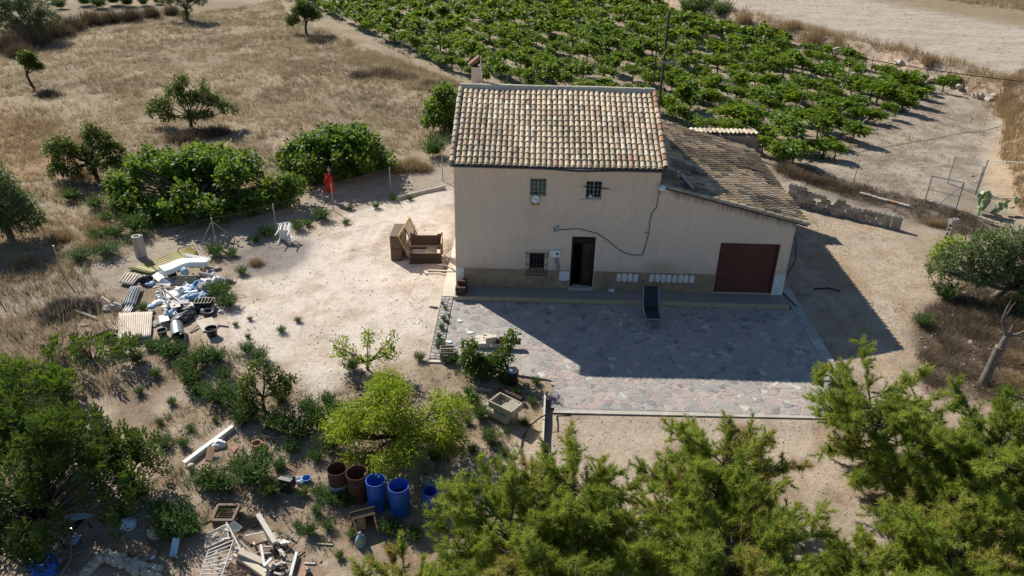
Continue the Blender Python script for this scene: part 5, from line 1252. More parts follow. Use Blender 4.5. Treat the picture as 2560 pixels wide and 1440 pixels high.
for x, y, w in [(545, 1000, 70), (590, 1015, 70), (630, 1040, 75), (700, 1075, 80), (750, 1090, 85), (800, 1060, 70), (640, 1200, 100), (600, 1180, 60), (680, 1235, 60), (530, 1215, 70), (560, 1225, 60), (510, 1215, 45), (440, 1320, 90), (480, 1335, 70), (400, 1290, 50), (425, 1345, 60), (835, 1255, 60), (800, 1240, 45), (870, 1262, 55), (1000, 1275, 60), (775, 1335, 45), (790, 1285, 35), (745, 1320, 30), (470, 930, 55), (510, 910, 65), (545, 905, 50), (480, 960, 60), (500, 985, 45), (620, 880, 40), (650, 900, 45), (345, 905, 40), (300, 885, 35), (410, 1115, 40), (460, 1118, 35), (540, 1055, 22), (830, 1120, 70), (1225, 1105, 45), (1265, 1080, 18), (1260, 1135, 30), (1200, 1045, 45), (1185, 1010, 40), (1170, 985, 35), (1170, 1060, 30), (880, 925, 45), (1048, 900, 32), (1310, 1060, 25), (1100, 870, 35), (1130, 905, 40), (1265, 960, 35), (975, 1330, 50), (1035, 1345, 45), (560, 1285, 30), (850, 1050, 60), (605, 1060, 50), (350, 985, 30), (390, 940, 34), (430, 1010, 28), (400, 1060, 26), (560, 945, 40), (700, 1000, 40), (770, 1030, 50), (820, 1010, 45), (730, 1130, 45), (790, 1150, 40), (700, 1170, 40), (760, 1240, 35), (1145, 1010, 40), (1130, 1060, 40), (1110, 1110, 45), (1180, 1130, 35), (1090, 1150, 40), (1290, 985, 30), (1330, 1010, 30), (1240, 1160, 35), (1340, 960, 28), (660, 1130, 35), (475, 1075, 26), (350, 1250, 60), (300, 1300, 60), (880, 1340, 35), (850, 1395, 30), (820, 1320, 35)]:
    weed(x, y, w, lab_g(x, y, w), group='weed bushes on the garden soil')
lab_f = 'green weed tuft growing along the foot of the wire fence'
for x, y, w in [(540, 640, 50), (580, 640, 35), (605, 685, 35), (670, 590, 40), (745, 575, 40), (805, 550, 45), (770, 565, 30), (865, 560, 22), (940, 520, 24), (985, 500, 26), (1025, 500, 18), (875, 525, 20), (640, 605, 30), (705, 600, 25)]:
    weed(x, y, w, lab_f, 0.7, 'weeds along the fence')
lab_d = 'green weed pushing up through the rubbish heap'
for x, y, w in [(357, 775, 32), (550, 740, 60), (570, 765, 50), (395, 870, 40), (425, 890, 60), (455, 880, 40), (375, 870, 35), (345, 850, 30), (590, 815, 18), (625, 800, 16), (620, 845, 18), (705, 830, 26), (745, 805, 22)]:
    weed(x, y, w, lab_d, 0.7, 'weeds in the rubbish heap')
weed(2355, 745, 62, 'rounded green weed bush on the gravel under the large olive', 0.8, None); weed(2303, 815, 46, 'smaller green weed bush at the edge of the brushwood slope', 0.8, None)
for x, y, w in [(400, 560, 50), (450, 555, 45), (250, 600, 50), (290, 590, 50), (200, 650, 50), (610, 500, 45), (680, 480, 40), (720, 470, 45), (790, 460, 45), (900, 440, 40), (950, 425, 40), (340, 600, 40), (560, 525, 40)]: weed(x, y, w, 'yellow-green weed at the foot of the fig hedge', .6, 'weeds at the foot of the fig hedge')
weed(345, 580, 62, 'bright green bushy weed at the end of the fig hedge', 0.9, None); weed(270, 640, 60, 'yellow-green weed clump beside the concrete pillar', 0.6, None)
weed(1315, 1065, 26, 'lone yellow-green weed in the shade of the stone sink', 0.6, None)
weed(1085, 390, 60, 'tall yellow-green grass clump at the back corner of the house', 0.9, None)
# dark hedges of dry scrub: countable clumps
SP = []
for k in range(4):
    g = np.random.default_rng(450+k); n = 420
    d = g.normal(size=(n, 3)); d[:, 2] = np.abs(d[:, 2]); d /= np.linalg.norm(d, axis=1)[:, None]
    V, F = blades(np.c_[d[:, :2]*0.25*g.random((n, 1)), np.zeros(n)], np.full(n, 0.8), 0.012, 3, g, 0.8); T = np.clip(g.normal(.45, .25, n*3), 0, 1)
    o = fast('scrub', V, F, 'dead_brush', None, v=np.repeat(T, 3)); SP.append(o.data); bpy.data.objects.remove(o)
OSP = []
for me in SP:
    c = me.copy(); c.materials.clear(); c.materials.append(MATS['orange_straw']); OSP.append(c)
BSP = []
for me in SP:
    c = me.copy(); c.materials.clear(); c.materials.append(MATS['char_brush']); BSP.append(c)
def scrub(px, py, wpx, label, hf, group, orange=False, nm='dry_scrub'):
    P = at(px, py); zc = (np.array(P)-CAM)@FW; s = wpx*zc/F_PX/1.15
    o = link(nm, (BSP if nm in ('cuttings_heap', 'root_tangle') else OSP if orange else SP)[gw.integers(4)], None, None, tuple(P)); o.scale = (s, s, s*hf); o.rotation_euler = (0, 0, gw.uniform(0, 6.28)); return tag(o, label, 'shrub', group)
for x, y, w in [(20, 125, 80), (80, 110, 80), (130, 95, 70), (180, 75, 60), (230, 62, 60), (280, 55, 50), (330, 50, 50), (380, 42, 45), (430, 36, 40), (160, 90, 50), (50, 140, 60)]:
    scrub(x, y, w, 'dark dry scrub along the bank at the far side of the dry field', 0.9, 'dark scrub along the far bank')
for x, y, w in [(900, 190, 60), (960, 185, 70), (1015, 195, 60), (1075, 212, 50)]:
    scrub(x, y, w, 'heap of grey dead brushwood beside the vineyard edge', 0.32, 'brushwood heaps by the vineyard')
for x, y, w in [(790, 104, 45), (125, 240, 50), (480, 345, 80), (540, 335, 70), (440, 348, 50)]:
    scrub(x, y, w, 'brown scrubby undergrowth beneath a tree in the dry field', 0.45, 'undergrowth beneath field trees')
for x, y, w in [(1860, 60, 40), (1955, 95, 55), (2040, 110, 60), (2090, 125, 40), (1985, 75, 35), (2320, 160, 35), (1920, 90, 40)]:
    scrub(x, y, w, 'tall bleached dry shrub on the lip between vineyard and upper field', 1.1, 'dry shrubs on the field lip', True)
for x, y, w in [(1005, 425, 60), (1035, 420, 60), (1060, 425, 40), (640, 660, 34), (2330, 560, 40), (200, 440, 50), (240, 620, 60), (150, 600, 60), (250, 580, 60), (60, 660, 60)]:
    scrub(x, y, w, 'low tan dry bush near the fence line', 0.6, 'tan bushes near the fence', True)
for x, y, w in [(1760, 35, 60), (1720, 40, 50), (1800, 45, 50)]:
    weed(x, y, w, 'green bush on the lip of the upper field beyond the pole', 0.9, 'green bushes on the field lip')

# stones lying loose on the drive, the slope and the garden
def pebbles(name, label, poly, per, smin, smax, seed, m_, keep=None):
    g = np.random.default_rng(seed); x, y = scatter(poly, per, g); v_ = in_view(x, y); x, y = x[v_], y[v_]
    if keep is not None: k = keep(x, y) > g.random(len(x)); x, y = x[k], y[k]
    n = len(x); oct_ = np.array([(1, 0, 0), (-1, 0, 0), (0, 1, 0), (0, -1, 0), (0, 0, 1), (0, 0, -1)], float); of = np.array([(0, 2, 4), (2, 1, 4), (1, 3, 4), (3, 0, 4), (2, 0, 5), (1, 2, 5), (3, 1, 5), (0, 3, 5)])
    s = np.exp(g.uniform(math.log(smin), math.log(smax), n)); O = oct_[None]*g.uniform(.6, 1.3, (n, 6, 1))*np.array([1, .8, .6])*s[:, None, None]; a = g.uniform(0, 6.28, n); c_, s_ = np.cos(a)[:, None], np.sin(a)[:, None]
    V = np.stack([O[..., 0]*c_-O[..., 1]*s_+x[:, None], O[..., 0]*s_+O[..., 1]*c_+y[:, None], O[..., 2]+(HT(x, y)+s*.3)[:, None]], -1).reshape(-1, 3)
    F = (of[None]+6*np.arange(n)[:, None, None]).reshape(-1, 3); t_ = g.uniform(.65, 1.15, n)[:, None]*np.array([.46, .39, .31]); o = fast(name, V, F, m_, None, col=np.repeat(t_, 6, 0)); stuff(o); tag(o, label, 'stones'); print(name, len(F))
attrmat('pebble', .9, 'col', 9, .3, .3, 40)
pebbles('gravel_stones', 'loose pale gravel stones on the drive beside the garage', GRAVEL, 110, .008, .026, 601, 'pebble')
pebbles('slope_stones', 'loose stones on the brushwood slope', BR, 25, .015, .07, 602, 'pebble')
pebbles('yard_clods', 'small clods and stones on the pale yard', YARD, 16, .008, .04, 603, 'pebble', lambda x, y: .2+.8*sstep(.45, .6, fbm(x*.9, y*.9, 44)))
pebbles('garden_stones', 'small stones on the garden soil', GARD, 14, .010, .05, 604, 'pebble')
pebbles('vineyard_stones', 'pale stones on the ground at the vineyard end', VR, 9, .015, .06, 605, 'pebble')
pebbles('front_stones', 'small stones on the bare ground in front of the terrace', FRONTS, 18, .010, .035, 606, 'pebble')
HF = [(21, 66), (26, 50), (30, 42), (34, 34), (38, 30), (60, 34), (62, 60), (46, 72), (26, 76)]
cover('field_stubble', 'sparse straw stubble on the pale upper field', 'stubble', HF, 2.2, .10, .02, 6, 'straw', 318, 1.8, keep=lambda x, y: .1+.9*sstep(.48, .62, fbm(x*.5, y*1.4, 45)))
for x, y, w in [(215, 14, 45), (250, 20, 40), (285, 12, 45), (320, 16, 40), (360, 14, 35), (130, 6, 40), (150, 22, 36), (395, 10, 30)]:
    weed(x, y, w, 'green vine bush on the far plot beyond the dark scrub bank', .9, 'vine bushes on the far plot', nm='vine_bush')

for x, y, w in [(2330, 900, 60), (2390, 870, 70), (2440, 830, 60), (2360, 850, 50), (2480, 900, 60), (2540, 900, 70), (2400, 930, 60), (2550, 820, 60), (2420, 780, 50), (2330, 950, 60), (2530, 950, 60)]:
    scrub(x, y, w, 'heap of dead brushwood on the slope under the bare tree', .35, 'brushwood heaps on the slope', x > 2500)
for x, y, w in [(1990, 440, 60), (2030, 450, 60), (2070, 455, 50), (1965, 425, 60), (2110, 470, 50), (2010, 428, 50)]:
    scrub(x, y, w, 'dark dead vine prunings heaped behind the garage', .4, 'prunings behind the garage')

LW = wpoly([(230, 900), (440, 870), (640, 900), (600, 980), (470, 1080), (420, 1130), (330, 1000)])
cover('pale_scrub', 'pale dry scrub on the sand between the dump and the garden', 'grass', LW, 34, .16, .007, 9, 'straw', 319, .9, keep=lambda x, y: .1+.8*sstep(.46, .58, fbm(x*1.1, y*1.1, 47)))

for x, y, w in [(2420, 760, 60), (2490, 800, 70), (2545, 760, 70), (2440, 800, 50), (2560, 820, 60)]:
    scrub(x, y, w, 'dark dead brush in the shade under the large olive', .5, 'dead brush under the large olive')
for x, y, w in [(1113, 772, 12), (1110, 800, 16), (1104, 822, 18), (1122, 790, 10), (1098, 845, 16), (1106, 760, 9), (1118, 806, 12)]:
    o = weed(x, y, w, 'thin weed growing in the joint between side path and terrace', 1.0, 'weeds in the path joint', nm='joint_weed'); q_ = on_z(x, y, -.15); o.location = (q_[0], q_[1], -.16)
for x, y, w in [(300, 530, 50), (340, 545, 45), (240, 520, 45), (180, 500, 45), (270, 555, 40), (715, 500, 45), (690, 510, 40)]:
    weed(x, y, w, 'dark green undergrowth between the figs and the forked almond tree' if x < 400 else 'dark green undergrowth in the gap between the two big figs', .7, 'undergrowth among the figs')
# ================================================================== THINGS IN THE YARD
def ppm(P): return F_PX/float((np.asarray(P)-CAM)@FW)
def up_at(P, px, py):
    """height above P at which a vertical through P meets photo row py"""
    lo, hi = 0.0, 12.0
    for _ in range(40):
        m_ = (lo+hi)/2; d = np.array([P[0], P[1], P[2]+m_])-CAM; y_ = 720-F_PX*(d@UP)/(d@FW)
        if y_ > py: lo = m_
        else: hi = m_
    return lo
for nm_, c1, c2, r_ in [('white_paint', (0.74, 0.73, 0.69), (0.58, 0.56, 0.51), .6), ('wood_pale', (0.52, 0.42, 0.29), (0.40, 0.31, 0.2), .75), ('wood_brown', (0.17, 0.105, 0.065), (0.10, 0.062, 0.04), .6), ('wood_dark', (0.075, 0.045, 0.03), (0.045, 0.028, 0.02), .55), ('wood_honey', (0.50, 0.34, 0.16), (0.38, 0.24, 0.11), .5), ('wood_grey', (0.36, 0.32, 0.28), (0.25, 0.22, 0.19), .85), ('wood_bleached', (0.60, 0.56, 0.49), (0.45, 0.41, 0.35), .85)]:
    mat(nm_, c1, c2, 5, r_, 0.3, 40, stretch=(2, 9, 9))
mat('board_cream', (0.62, 0.54, 0.42), (0.54, 0.46, 0.35), 5, 0.8, 0.2)
mat('rust', (0.115, 0.052, 0.032), (0.06, 0.03, 0.022), 7, 0.9, 0.4, 40, dirt=(0.19, 0.10, 0.06), dirt_amt=0.45)
mat('blue_drum', (0.022, 0.115, 0.50), (0.016, 0.085, 0.40), 4, 0.42, 0.05, dirt=(0.14, 0.27, 0.52), dirt_amt=0.25, spec=0.5)
mat('blue_plastic', (0.05, 0.26, 0.58), (0.04, 0.2, 0.48), 4, 0.4, 0.0, spec=0.5)
mat('pale_blue', (0.42, 0.55, 0.66), (0.30, 0.42, 0.55), 6, 0.6, 0.2)
mat('grey_cloth', (0.40, 0.38, 0.36), (0.22, 0.21, 0.21), 6, 0.9, 0.5, 25)
mat('black_plastic', (0.022, 0.022, 0.024), (0.035, 0.035, 0.036), 6, 0.45, 0.1)
mat('dark_green', (0.025, 0.06, 0.04), (0.015, 0.04, 0.03), 6, 0.5, 0.1)
mat('yellow_sheet', (0.34, 0.29, 0.065), (0.24, 0.20, 0.05), 3, 0.5, 0.1, dirt=(0.16, 0.13, 0.05), dirt_amt=0.5)
mat('sheet_cream', (0.66, 0.58, 0.47), (0.52, 0.43, 0.35), 4, 0.55, 0.1, dirt=(0.33, 0.23, 0.2), dirt_amt=0.5)
mat('sheet_grey', (0.36, 0.37, 0.39), (0.22, 0.22, 0.23), 4, 0.6, 0.2, dirt=(0.2, 0.12, 0.08), dirt_amt=0.5)
mat('foam_white', (0.82, 0.82, 0.80), (0.74, 0.74, 0.72), 5, 0.8, 0.1)
mat('stone_sink', (0.42, 0.38, 0.29), (0.31, 0.28, 0.21), 6, 0.85, 0.4, 40)
mat('block_grey', (0.44, 0.405, 0.355), (0.32, 0.295, 0.255), 6, 0.95, 0.6, 60)
mat('block_loose', (0.44, 0.405, 0.355), (0.32, 0.295, 0.255), 6, 0.95, 0.6, 60, objcol=True)
mat('yellow_plastic', (0.62, 0.50, 0.05), (0.55, 0.43, 0.04), 5, 0.5, 0)
mat('red_cloth', (0.55, 0.03, 0.02), (0.42, 0.02, 0.015), 5, 0.8, 0.3, 30)
mat('rock_pale', (0.52, 0.46, 0.38), (0.36, 0.31, 0.25), 5, 0.95, 0.7, 25)
mat('galvanised', (0.40, 0.41, 0.41), (0.30, 0.31, 0.31), 6, 0.5, 0.1, metallic=0.5)
mat('sprayer_blue', (0.20, 0.33, 0.38), (0.15, 0.25, 0.30), 5, 0.45, 0.05)
mat('cream_ball', (0.60, 0.52, 0.38), (0.45, 0.37, 0.26), 6, 0.7, 0.2)
def gp(px, py, dz): return at(px, py, dz)
def sheet(name, label, cat, corners, n, amp, m_, dz=0.05, thick=0.012, dzs=None, group=None, sag=0.0, nv=6):
    """corrugated or flat sheet through four photo corners (in order), resting dz above the soil"""
    dzs = dzs or [dz]*4; c = [np.array(at(x, y, d)) for (x, y), d in zip(corners, dzs)]
    nu = max(2, n*6); V = []; F = []
    for j in range(nv+1):
        for i in range(nu+1):
            u, v = i/nu, j/nv; p = (c[0]*(1-u)+c[1]*u)*(1-v)+(c[3]*(1-u)+c[2]*u)*v
            p = p+np.array([0, 0, amp*math.sin(2*math.pi*n*u)-sag*math.sin(math.pi*v)*math.sin(math.pi*u)]); V.append(p)
    w = nu+1
    for j in range(nv):
        for i in range(nu): F.append((j*w+i, j*w+i+1, (j+1)*w+i+1, (j+1)*w+i))
    q = MB(); q.add(V, F); o = q.build(name, m_, None, smooth=True, org=np.mean(c, 0)); s = o.modifiers.new('thick', 'SOLIDIFY'); s.thickness = thick; s.offset = 0
    return tag(o, label, cat, group)
def slab(name, label, cat, corners, m_, th, dz=None, dzs=None, group=None):
    """solid board whose top face runs through four photo corners"""
    dzs = dzs or [(dz if dz is not None else th)]*4; c = [np.array(at(x, y, d)) for (x, y), d in zip(corners, dzs)]
    n_ = np.cross(c[1]-c[0], c[3]-c[0]); n_ = unit(n_); n_ = n_ if n_[2] > 0 else -n_
    V = [p-n_*th for p in c]+c; q = MB(); q.add(V, [(0, 3, 2, 1), (4, 5, 6, 7), (0, 1, 5, 4), (1, 2, 6, 5), (2, 3, 7, 6), (3, 0, 4, 7)])
    o = q.build(name, m_, None, org=np.mean(c, 0)); b = o.modifiers.new('edge', 'BEVEL'); b.width = min(0.012, th*0.3); b.segments = 2
    return tag(o, label, cat, group)
def plank(label, a_, b_, w, th, m_, za=0.05, zb=0.05, name='plank', cat='plank', group=None):
    p, q_ = np.array(at(*a_, za)), np.array(at(*b_, zb)); q = MB(); q.bar(p, q_, w, th, bev=min(0.006, th*0.25))
    return tag(q.build(name, m_, None, org=(p+q_)/2), label, cat, group)
def pole(label, pts, r, m_, name='pole', cat='pole', group=None, sides=7):
    P_ = [np.array(at(x, y, z)) for x, y, z in pts]; q = MB(); q.tube(P_, r, sides); return tag(q.build(name, m_, None, smooth=True, org=P_[0]), label, cat, group)
def blobby(name, label, cat, px, py, r, m_, seed, amp=0.3, dz=0.0, group=None, fr=2.0, rz=0.0, n=18):
    P = at(px, py); q = MB(); q.blob((0, 0, r[2]*0.55+dz), r, seed, amp, n, rotz(rz), fr); return tag(q.build(name, m_, None, smooth='all', loc=tuple(P)), label, cat, group)
def lathed(name, label, cat, P, prof, m_, n=24, R=None, group=None):
    q = MB(); q.lathe(prof, (0, 0, 0), n, R); return tag(q.build(name, m_, None, smooth=True, loc=tuple(P)), label, cat, group)
# ------------------------------------------------------------------ wooden furniture left of the house
B = np.array(at(978, 652)); zc_ = ppm(B); w = 28.5/zc_
cab_ = thing('wooden_cabinet', 'brown wooden cabinet standing on the pale yard beside the house', 'cabinet', B)
hc = up_at(B, 976, 591)
q = MB(); q.box((w/2, 0.62, hc/2), (w, 1.24, hc), bev=0.012); q.build('body', 'wood_brown', cab_)
q = MB(); q.box((w/2, -0.012, hc*0.27), (w-0.05, 0.02, hc*0.44), bev=0.006); q.box((w/2, -0.012, hc*0.75), (w-0.05, 0.02, hc*0.42), bev=0.006); q.build('door_panel', 'wood_brown', cab_)
q = MB(); q.lathe([(0.0, 0.03), (0.015, 0.02), (0.012, 0)], (w*0.62, -0.02, hc*0.6), 8, R=rotx(math.pi/2)); q.build('knob', 'iron_pale', cab_)
A_ = np.array(at(996, 591, hc+0.03)); Bq = np.array(at(1024, 545, hc+0.05)); Dq = np.array(at(1024, 648, 0.02)); Cq = Dq+(Bq-A_)
fr_o = thing('glazed_door', 'honey-coloured glazed door frame leaning against the brown cabinet', 'door', Dq)
q = MB()
for a_, b_ in ((A_, Bq), (Dq, Cq), (A_, Dq), (Bq, Cq)): q.bar(a_-Dq, b_-Dq, 0.075, 0.035, up=(1, 0, 0.5))
q.build('frame', 'wood_honey', fr_o)
q = MB(); q.bar((A_+Bq)/2-Dq, (Dq+Cq)/2-Dq, 0.05, 0.03, up=(1, 0, 0.5)); q.bar((A_*0.45+Dq*0.55)-Dq, (Bq*0.45+Cq*0.55)-Dq, 0.05, 0.03, up=(1, 0, 0.5)); q.build('mullion', 'wood_brown', fr_o)
n_ = unit(np.cross(Bq-A_, Dq-A_)); V = [x-Dq for x in (A_, Bq, Cq, Dq)]; mat('dusty_glass', (0.42, 0.40, 0.36), (0.34, 0.32, 0.28), 3, 0.3, 0)
for k in (0, 1):
    a_ = A_+(Bq-A_)*(0.04+0.49*k); b_ = A_+(Bq-A_)*(0.47+0.49*k); d_ = Dq+(Cq-Dq)*(0.04+0.49*k); c_ = Dq+(Cq-Dq)*(0.47+0.49*k)
    if k == 0: a_ = a_*0.55+d_*0.45; b_ = b_*0.55+c_*0.45
    q = MB(); q.add([x-Dq for x in (a_, b_, c_, d_)]+[x-Dq+n_*0.006 for x in (a_, b_, c_, d_)], [(0, 1, 2, 3), (7, 6, 5, 4), (0, 4, 5, 1), (1, 5, 6, 2), (2, 6, 7, 3), (3, 7, 4, 0)]); q.build('pane', 'dusty_glass', fr_o)
B = np.array(at(1024, 661)); E = np.array(at(1105, 662)); w = np.linalg.norm(E-B); rz_ = math.atan2(E[1]-B[1], E[0]-B[0])
sbd = thing('wooden_bedstead', 'dark carved wooden bedstead frame set up as a box against the house wall', 'furniture', B, rz_)
hp = 0.84; dp = 0.95; q = MB()
for x_, y_ in ((0.02, 0.02), (w-0.02, 0.02), (0.02, dp), (w-0.02, dp)):
    q = MB(); q.box((x_, y_, (hp+(0.12 if y_ > 0.1 else 0.08))/2), (0.055, 0.055, hp+(0.12 if y_ > 0.1 else 0.08)), bev=0.008); q.build('post', 'wood_brown', sbd)
q = MB(); q.box((w/2, 0.02, 0.235), (w-0.07, 0.03, 0.43)); fp = q.build('front_panel', 'wood_dark', sbd)
for i in range(4):
    for j in range(2):
        q = MB(); q.box((0.09+(w-0.18)*(i+0.5)/4, -0.002, 0.13+0.205*j), ((w-0.18)/4-0.025, 0.02, 0.17), bev=0.008); q.build('raised_panel', 'wood_dark', fp)
q = MB(); q.box((w/2, 0.02, hp-0.06), (w-0.07, 0.045, 0.055), bev=0.005); q.build('top_rail', 'wood_brown', sbd)
q = MB(); q.box((w/2, 0.02, 0.47), (w-0.07, 0.05, 0.03), bev=0.004); q.build('rail', 'wood_brown', sbd)
q = MB(); q.box((w/2, dp, 0.52), (w-0.07, 0.03, 0.62)); q.build('back_panel', 'wood_brown', sbd)
for s in (0, 1):
    q = MB(); q.box((0.13 if s == 0 else w-0.13, dp, 0.86), (0.16, 0.028, 0.07)); q.build('corner_crest', 'wood_brown', sbd)
q = MB(); q.bar((w-0.02, 0.04, hp-0.02), (w-0.02, dp-0.03, hp-0.02), 0.04, 0.05); q.build('side_rail', 'wood_pale', sbd)
q = MB(); q.box((w-0.02, dp*0.72, 0.5), (0.02, dp*0.45, 0.5)); q.build('side_panel', 'wood_brown', sbd)
def inbox(name, label, x_, y_, z_, s, R, m_, cat='board'):
    q = MB(); q.box((0, 0, 0), s, R, 0.004); P = B+rotz(rz_)@np.array([x_, y_, z_]); return tag(q.build(name, m_, None, loc=tuple(P)), label, cat)
inbox('broken_box', 'pale upturned drawer with short legs lying inside the wooden bedstead', w*0.66, 0.5, 0.32, (0.36, 0.42, 0.10), rotx(0.5)@roty(0.2), 'wood_pale', 'drawer')
q = MB()
for a_, b_ in ((0.52, 0.62), (0.80, 0.60), (0.58, 0.40), (0.82, 0.38)): q.tube([(w*a_, b_, 0.30), (w*a_+0.02, b_+0.06, 0.52)], 0.022, 6)
q.v = [tuple(B+rotz(rz_)@np.array(v_)) for v_ in q.v]; stuff(tag(q.build('stool_legs', 'wood_honey', None, org=B+rotz(rz_)@np.array([w*.7, .5, .3])), 'turned legs of a broken stool sticking up inside the bedstead', 'wood'))
inbox('picture_frame', 'bleached board with a raised rim lying inside the wooden bedstead', w*0.33, 0.42, 0.20, (0.40, 0.46, 0.03), rotx(0.45)@rotz(0.4), 'board_cream')
inbox('loose_board', 'small white board leaning inside the wooden bedstead', w*0.42, 0.28, 0.26, (0.24, 0.26, 0.02), rotx(0.8)@rotz(-0.3), 'white_paint')
plank('pale timber lying on the yard in front of the wooden bedstead', (1069, 676), (1121, 678), 0.09, 0.06, 'board_cream', 0.03, 0.03)
for i, (a_, b_, c_, d_, z0, z1) in enumerate([(1108, 632, 1124, 616, .05, .05), (1110, 641, 1121, 652, .03, .35), (1105, 628, 1128, 622, .4, .35), (1110, 640, 1124, 661, .3, .02)]):
    pole(['thin stick', 'short slanting stick', 'thin lath', 'split lath'][i]+' lying between the bedstead and the house wall', [(a_, b_, z0), (c_, d_, z1)], 0.014, 'wood_grey', 'stick', 'stick')
blobby('rag', 'dark crumpled rag by the corner of the house', 'rag', 1117, 672, (.11, .09, .08), 'grey_cloth', 5, .4)
# brick stack on the porch corner
B = np.array([0.22, -0.40, 0.0]); st = thing('brick_stack', 'stack of dark brown roof bricks on the porch corner', 'bricks', B, 0.06)
mat('brick_brown', (0.10, 0.052, 0.038), (0.07, 0.036, 0.028), 12, 0.85, 0.4)
for k in range(9):
    for s in (0, 1):
        if s == 0 and k > 5: continue
        q = MB(); q.box((-0.02+0.06*s+random.uniform(-.012, .012), -0.17+0.24*s, 0.027+0.05*k), (0.36, 0.225, 0.047), rotz(random.uniform(-.04, .04)), 0.004); q.build('brick', 'brick_brown', st)
slab('paving_slab', 'loose cream slab lying on the sand beside the side path', 'slab', [(1072, 765), (1078, 751), (1104, 748), (1100, 767)], 'board_cream', 0.05, 0.06)
# lounger
Fp = np.array(on_z(1632, 815, -0.15)); Hp = np.array(on_z(1627, 768, 0.12)); Tp = Hp+np.array([-0.0, 0.36, 0.62])
lo_ = thing('sun_lounger', 'black mesh sun lounger with pale frame standing half on the porch', 'lounger', (Fp[0], Fp[1], -0.15), math.atan2(-(Hp[0]-Fp[0]), Hp[1]-Fp[1]))
L_ = np.hypot(*(Hp-Fp)[:2]); ww = 0.50
q = MB(); q.box((0, L_/2, 0.27), (ww, L_, 0.018), rotx(0.03)); q.build('seat', 'black_plastic', lo_)
q = MB(); q.box((0, 0, 0.37), (ww, 0.018, 0.74)); q.v = [tuple(rotx(-0.62)@np.array(v_)+np.array([0, L_, 0.29])) for v_ in q.v]; q.build('backrest', 'black_plastic', lo_)
mat('lounger_frame', (0.36, 0.42, 0.50), (0.30, 0.35, 0.42), 8, 0.4, 0.0, metallic=0.3)
for s in (-1, 1):
    x_ = s*(ww/2+0.02); top = rotx(-0.62)@np.array([x_, 0, 0.74])+np.array([0, L_, 0.29])
    q = MB(); q.tube([(x_, 0.0, 0.27), (x_, L_, 0.29), tuple(top)], 0.016, 6); q.build('side_rail', 'lounger_frame', lo_, smooth=True)
    q = MB(); q.tube([(x_, 0.10, 0.27), (x_*1.1, 0.05, 0.0)], 0.014, 6); q.build('leg', 'lounger_frame', lo_, smooth=True)
    q = MB(); q.tube([(x_*1.15, L_-0.45, 0.30), (x_*1.25, L_-0.40, 0.48), (x_*1.25, L_+0.05, 0.50), (x_*1.12, L_+0.12, 0.32)], 0.018, 6); q.build('armrest', 'lounger_frame', lo_, smooth=True)
    q = MB(); q.tube([(x_, L_-0.15, 0.28), (x_*1.1, L_-0.2, 0.0)], 0.014, 6); q.build('leg', 'lounger_frame', lo_, smooth=True)
q = MB(); q.tube([(-ww/2, 0, 0.27), (ww/2, 0, 0.27)], 0.016, 6); q.build('foot_rail', 'lounger_frame', lo_)
# broom and dustpan
P = np.array(on_z(1528, 727, 0.0)); br = thing('dustpan', 'long-handled white dustpan leaning on the dado right of the door', 'dustpan', P)
q = MB(); q.box((0, 0, 0.03), (0.22, 0.15, 0.05), rotx(0.3), 0.01); q.build('pan', 'white_plastic', br)
q = MB(); q.tube([(0.02, 0.05, 0.04), (0.03, max(0.1, -P[1]-0.06), 0.72)], 0.010, 6); q.build('handle', 'iron_black', br)
# clock and bits on the upper windows
ck = thing('wall_clock', 'round yellow-rimmed clock on a wooden bracket under the upper left window', 'clock', (2.84, -0.03, 3.58))
q = MB(); q.lathe([(0.0, 0.0), (0.165, 0.0), (0.175, 0.03), (0.16, 0.05), (0.135, 0.045)], (0, 0, 0), 24, R=rotx(math.pi/2)); q.build('rim', 'wood_honey', ck, smooth=True)
q = MB(); q.lathe([(0.0, 0.046), (0.136, 0.046)], (0, -0.001, 0), 24, R=rotx(math.pi/2)); mat('dial', (0.72, 0.78, 0.82), (0.66, 0.72, 0.77), 4, 0.4, 0); q.build('dial', 'dial', ck)
q = MB(); q.bar((0, -0.052, 0), (0.075, -0.052, -0.045), 0.014, 0.004, up=(0, 1, 0)); q.bar((0, -0.055, 0), (-0.05, -0.055, 0.035), 0.014, 0.004, up=(0, 1, 0)); q.build('hands', 'iron_black', ck)
q = MB(); q.box((0, -0.02, -0.20), (0.28, 0.09, 0.07), bev=0.01); q.build('bracket', 'wood_honey', ck)
P = (4.74, -0.03, 3.69); lathed('sill_pot', 'small white pot on the sill of the upper right window', 'pot', P, [(0.0, 0), (0.04, 0), (0.055, 0.05), (0.045, 0.075), (0.0, 0.085)], 'white_plastic', 12)
q = MB(); q.tube([(4.40, -0.02, 3.60), (4.6, -0.03, 3.63), (4.9, -0.03, 3.60), (5.12, -0.03, 3.63)], 0.008, 5); q.box((4.43, -0.03, 3.57), (0.03, 0.03, 0.06)); q.box((4.66, -0.035, 3.59), (0.03, 0.03, 0.05)); q.box((4.9, -0.035, 3.57), (0.03, 0.03, 0.05)); q.box((5.08, -0.035, 3.59), (0.03, 0.03, 0.05))
stuff(tag(q.build('string_lights', 'grey_plastic', None, org=(4.7, 0, 3.6)), 'string of small lamps under the upper right window', 'lights'))
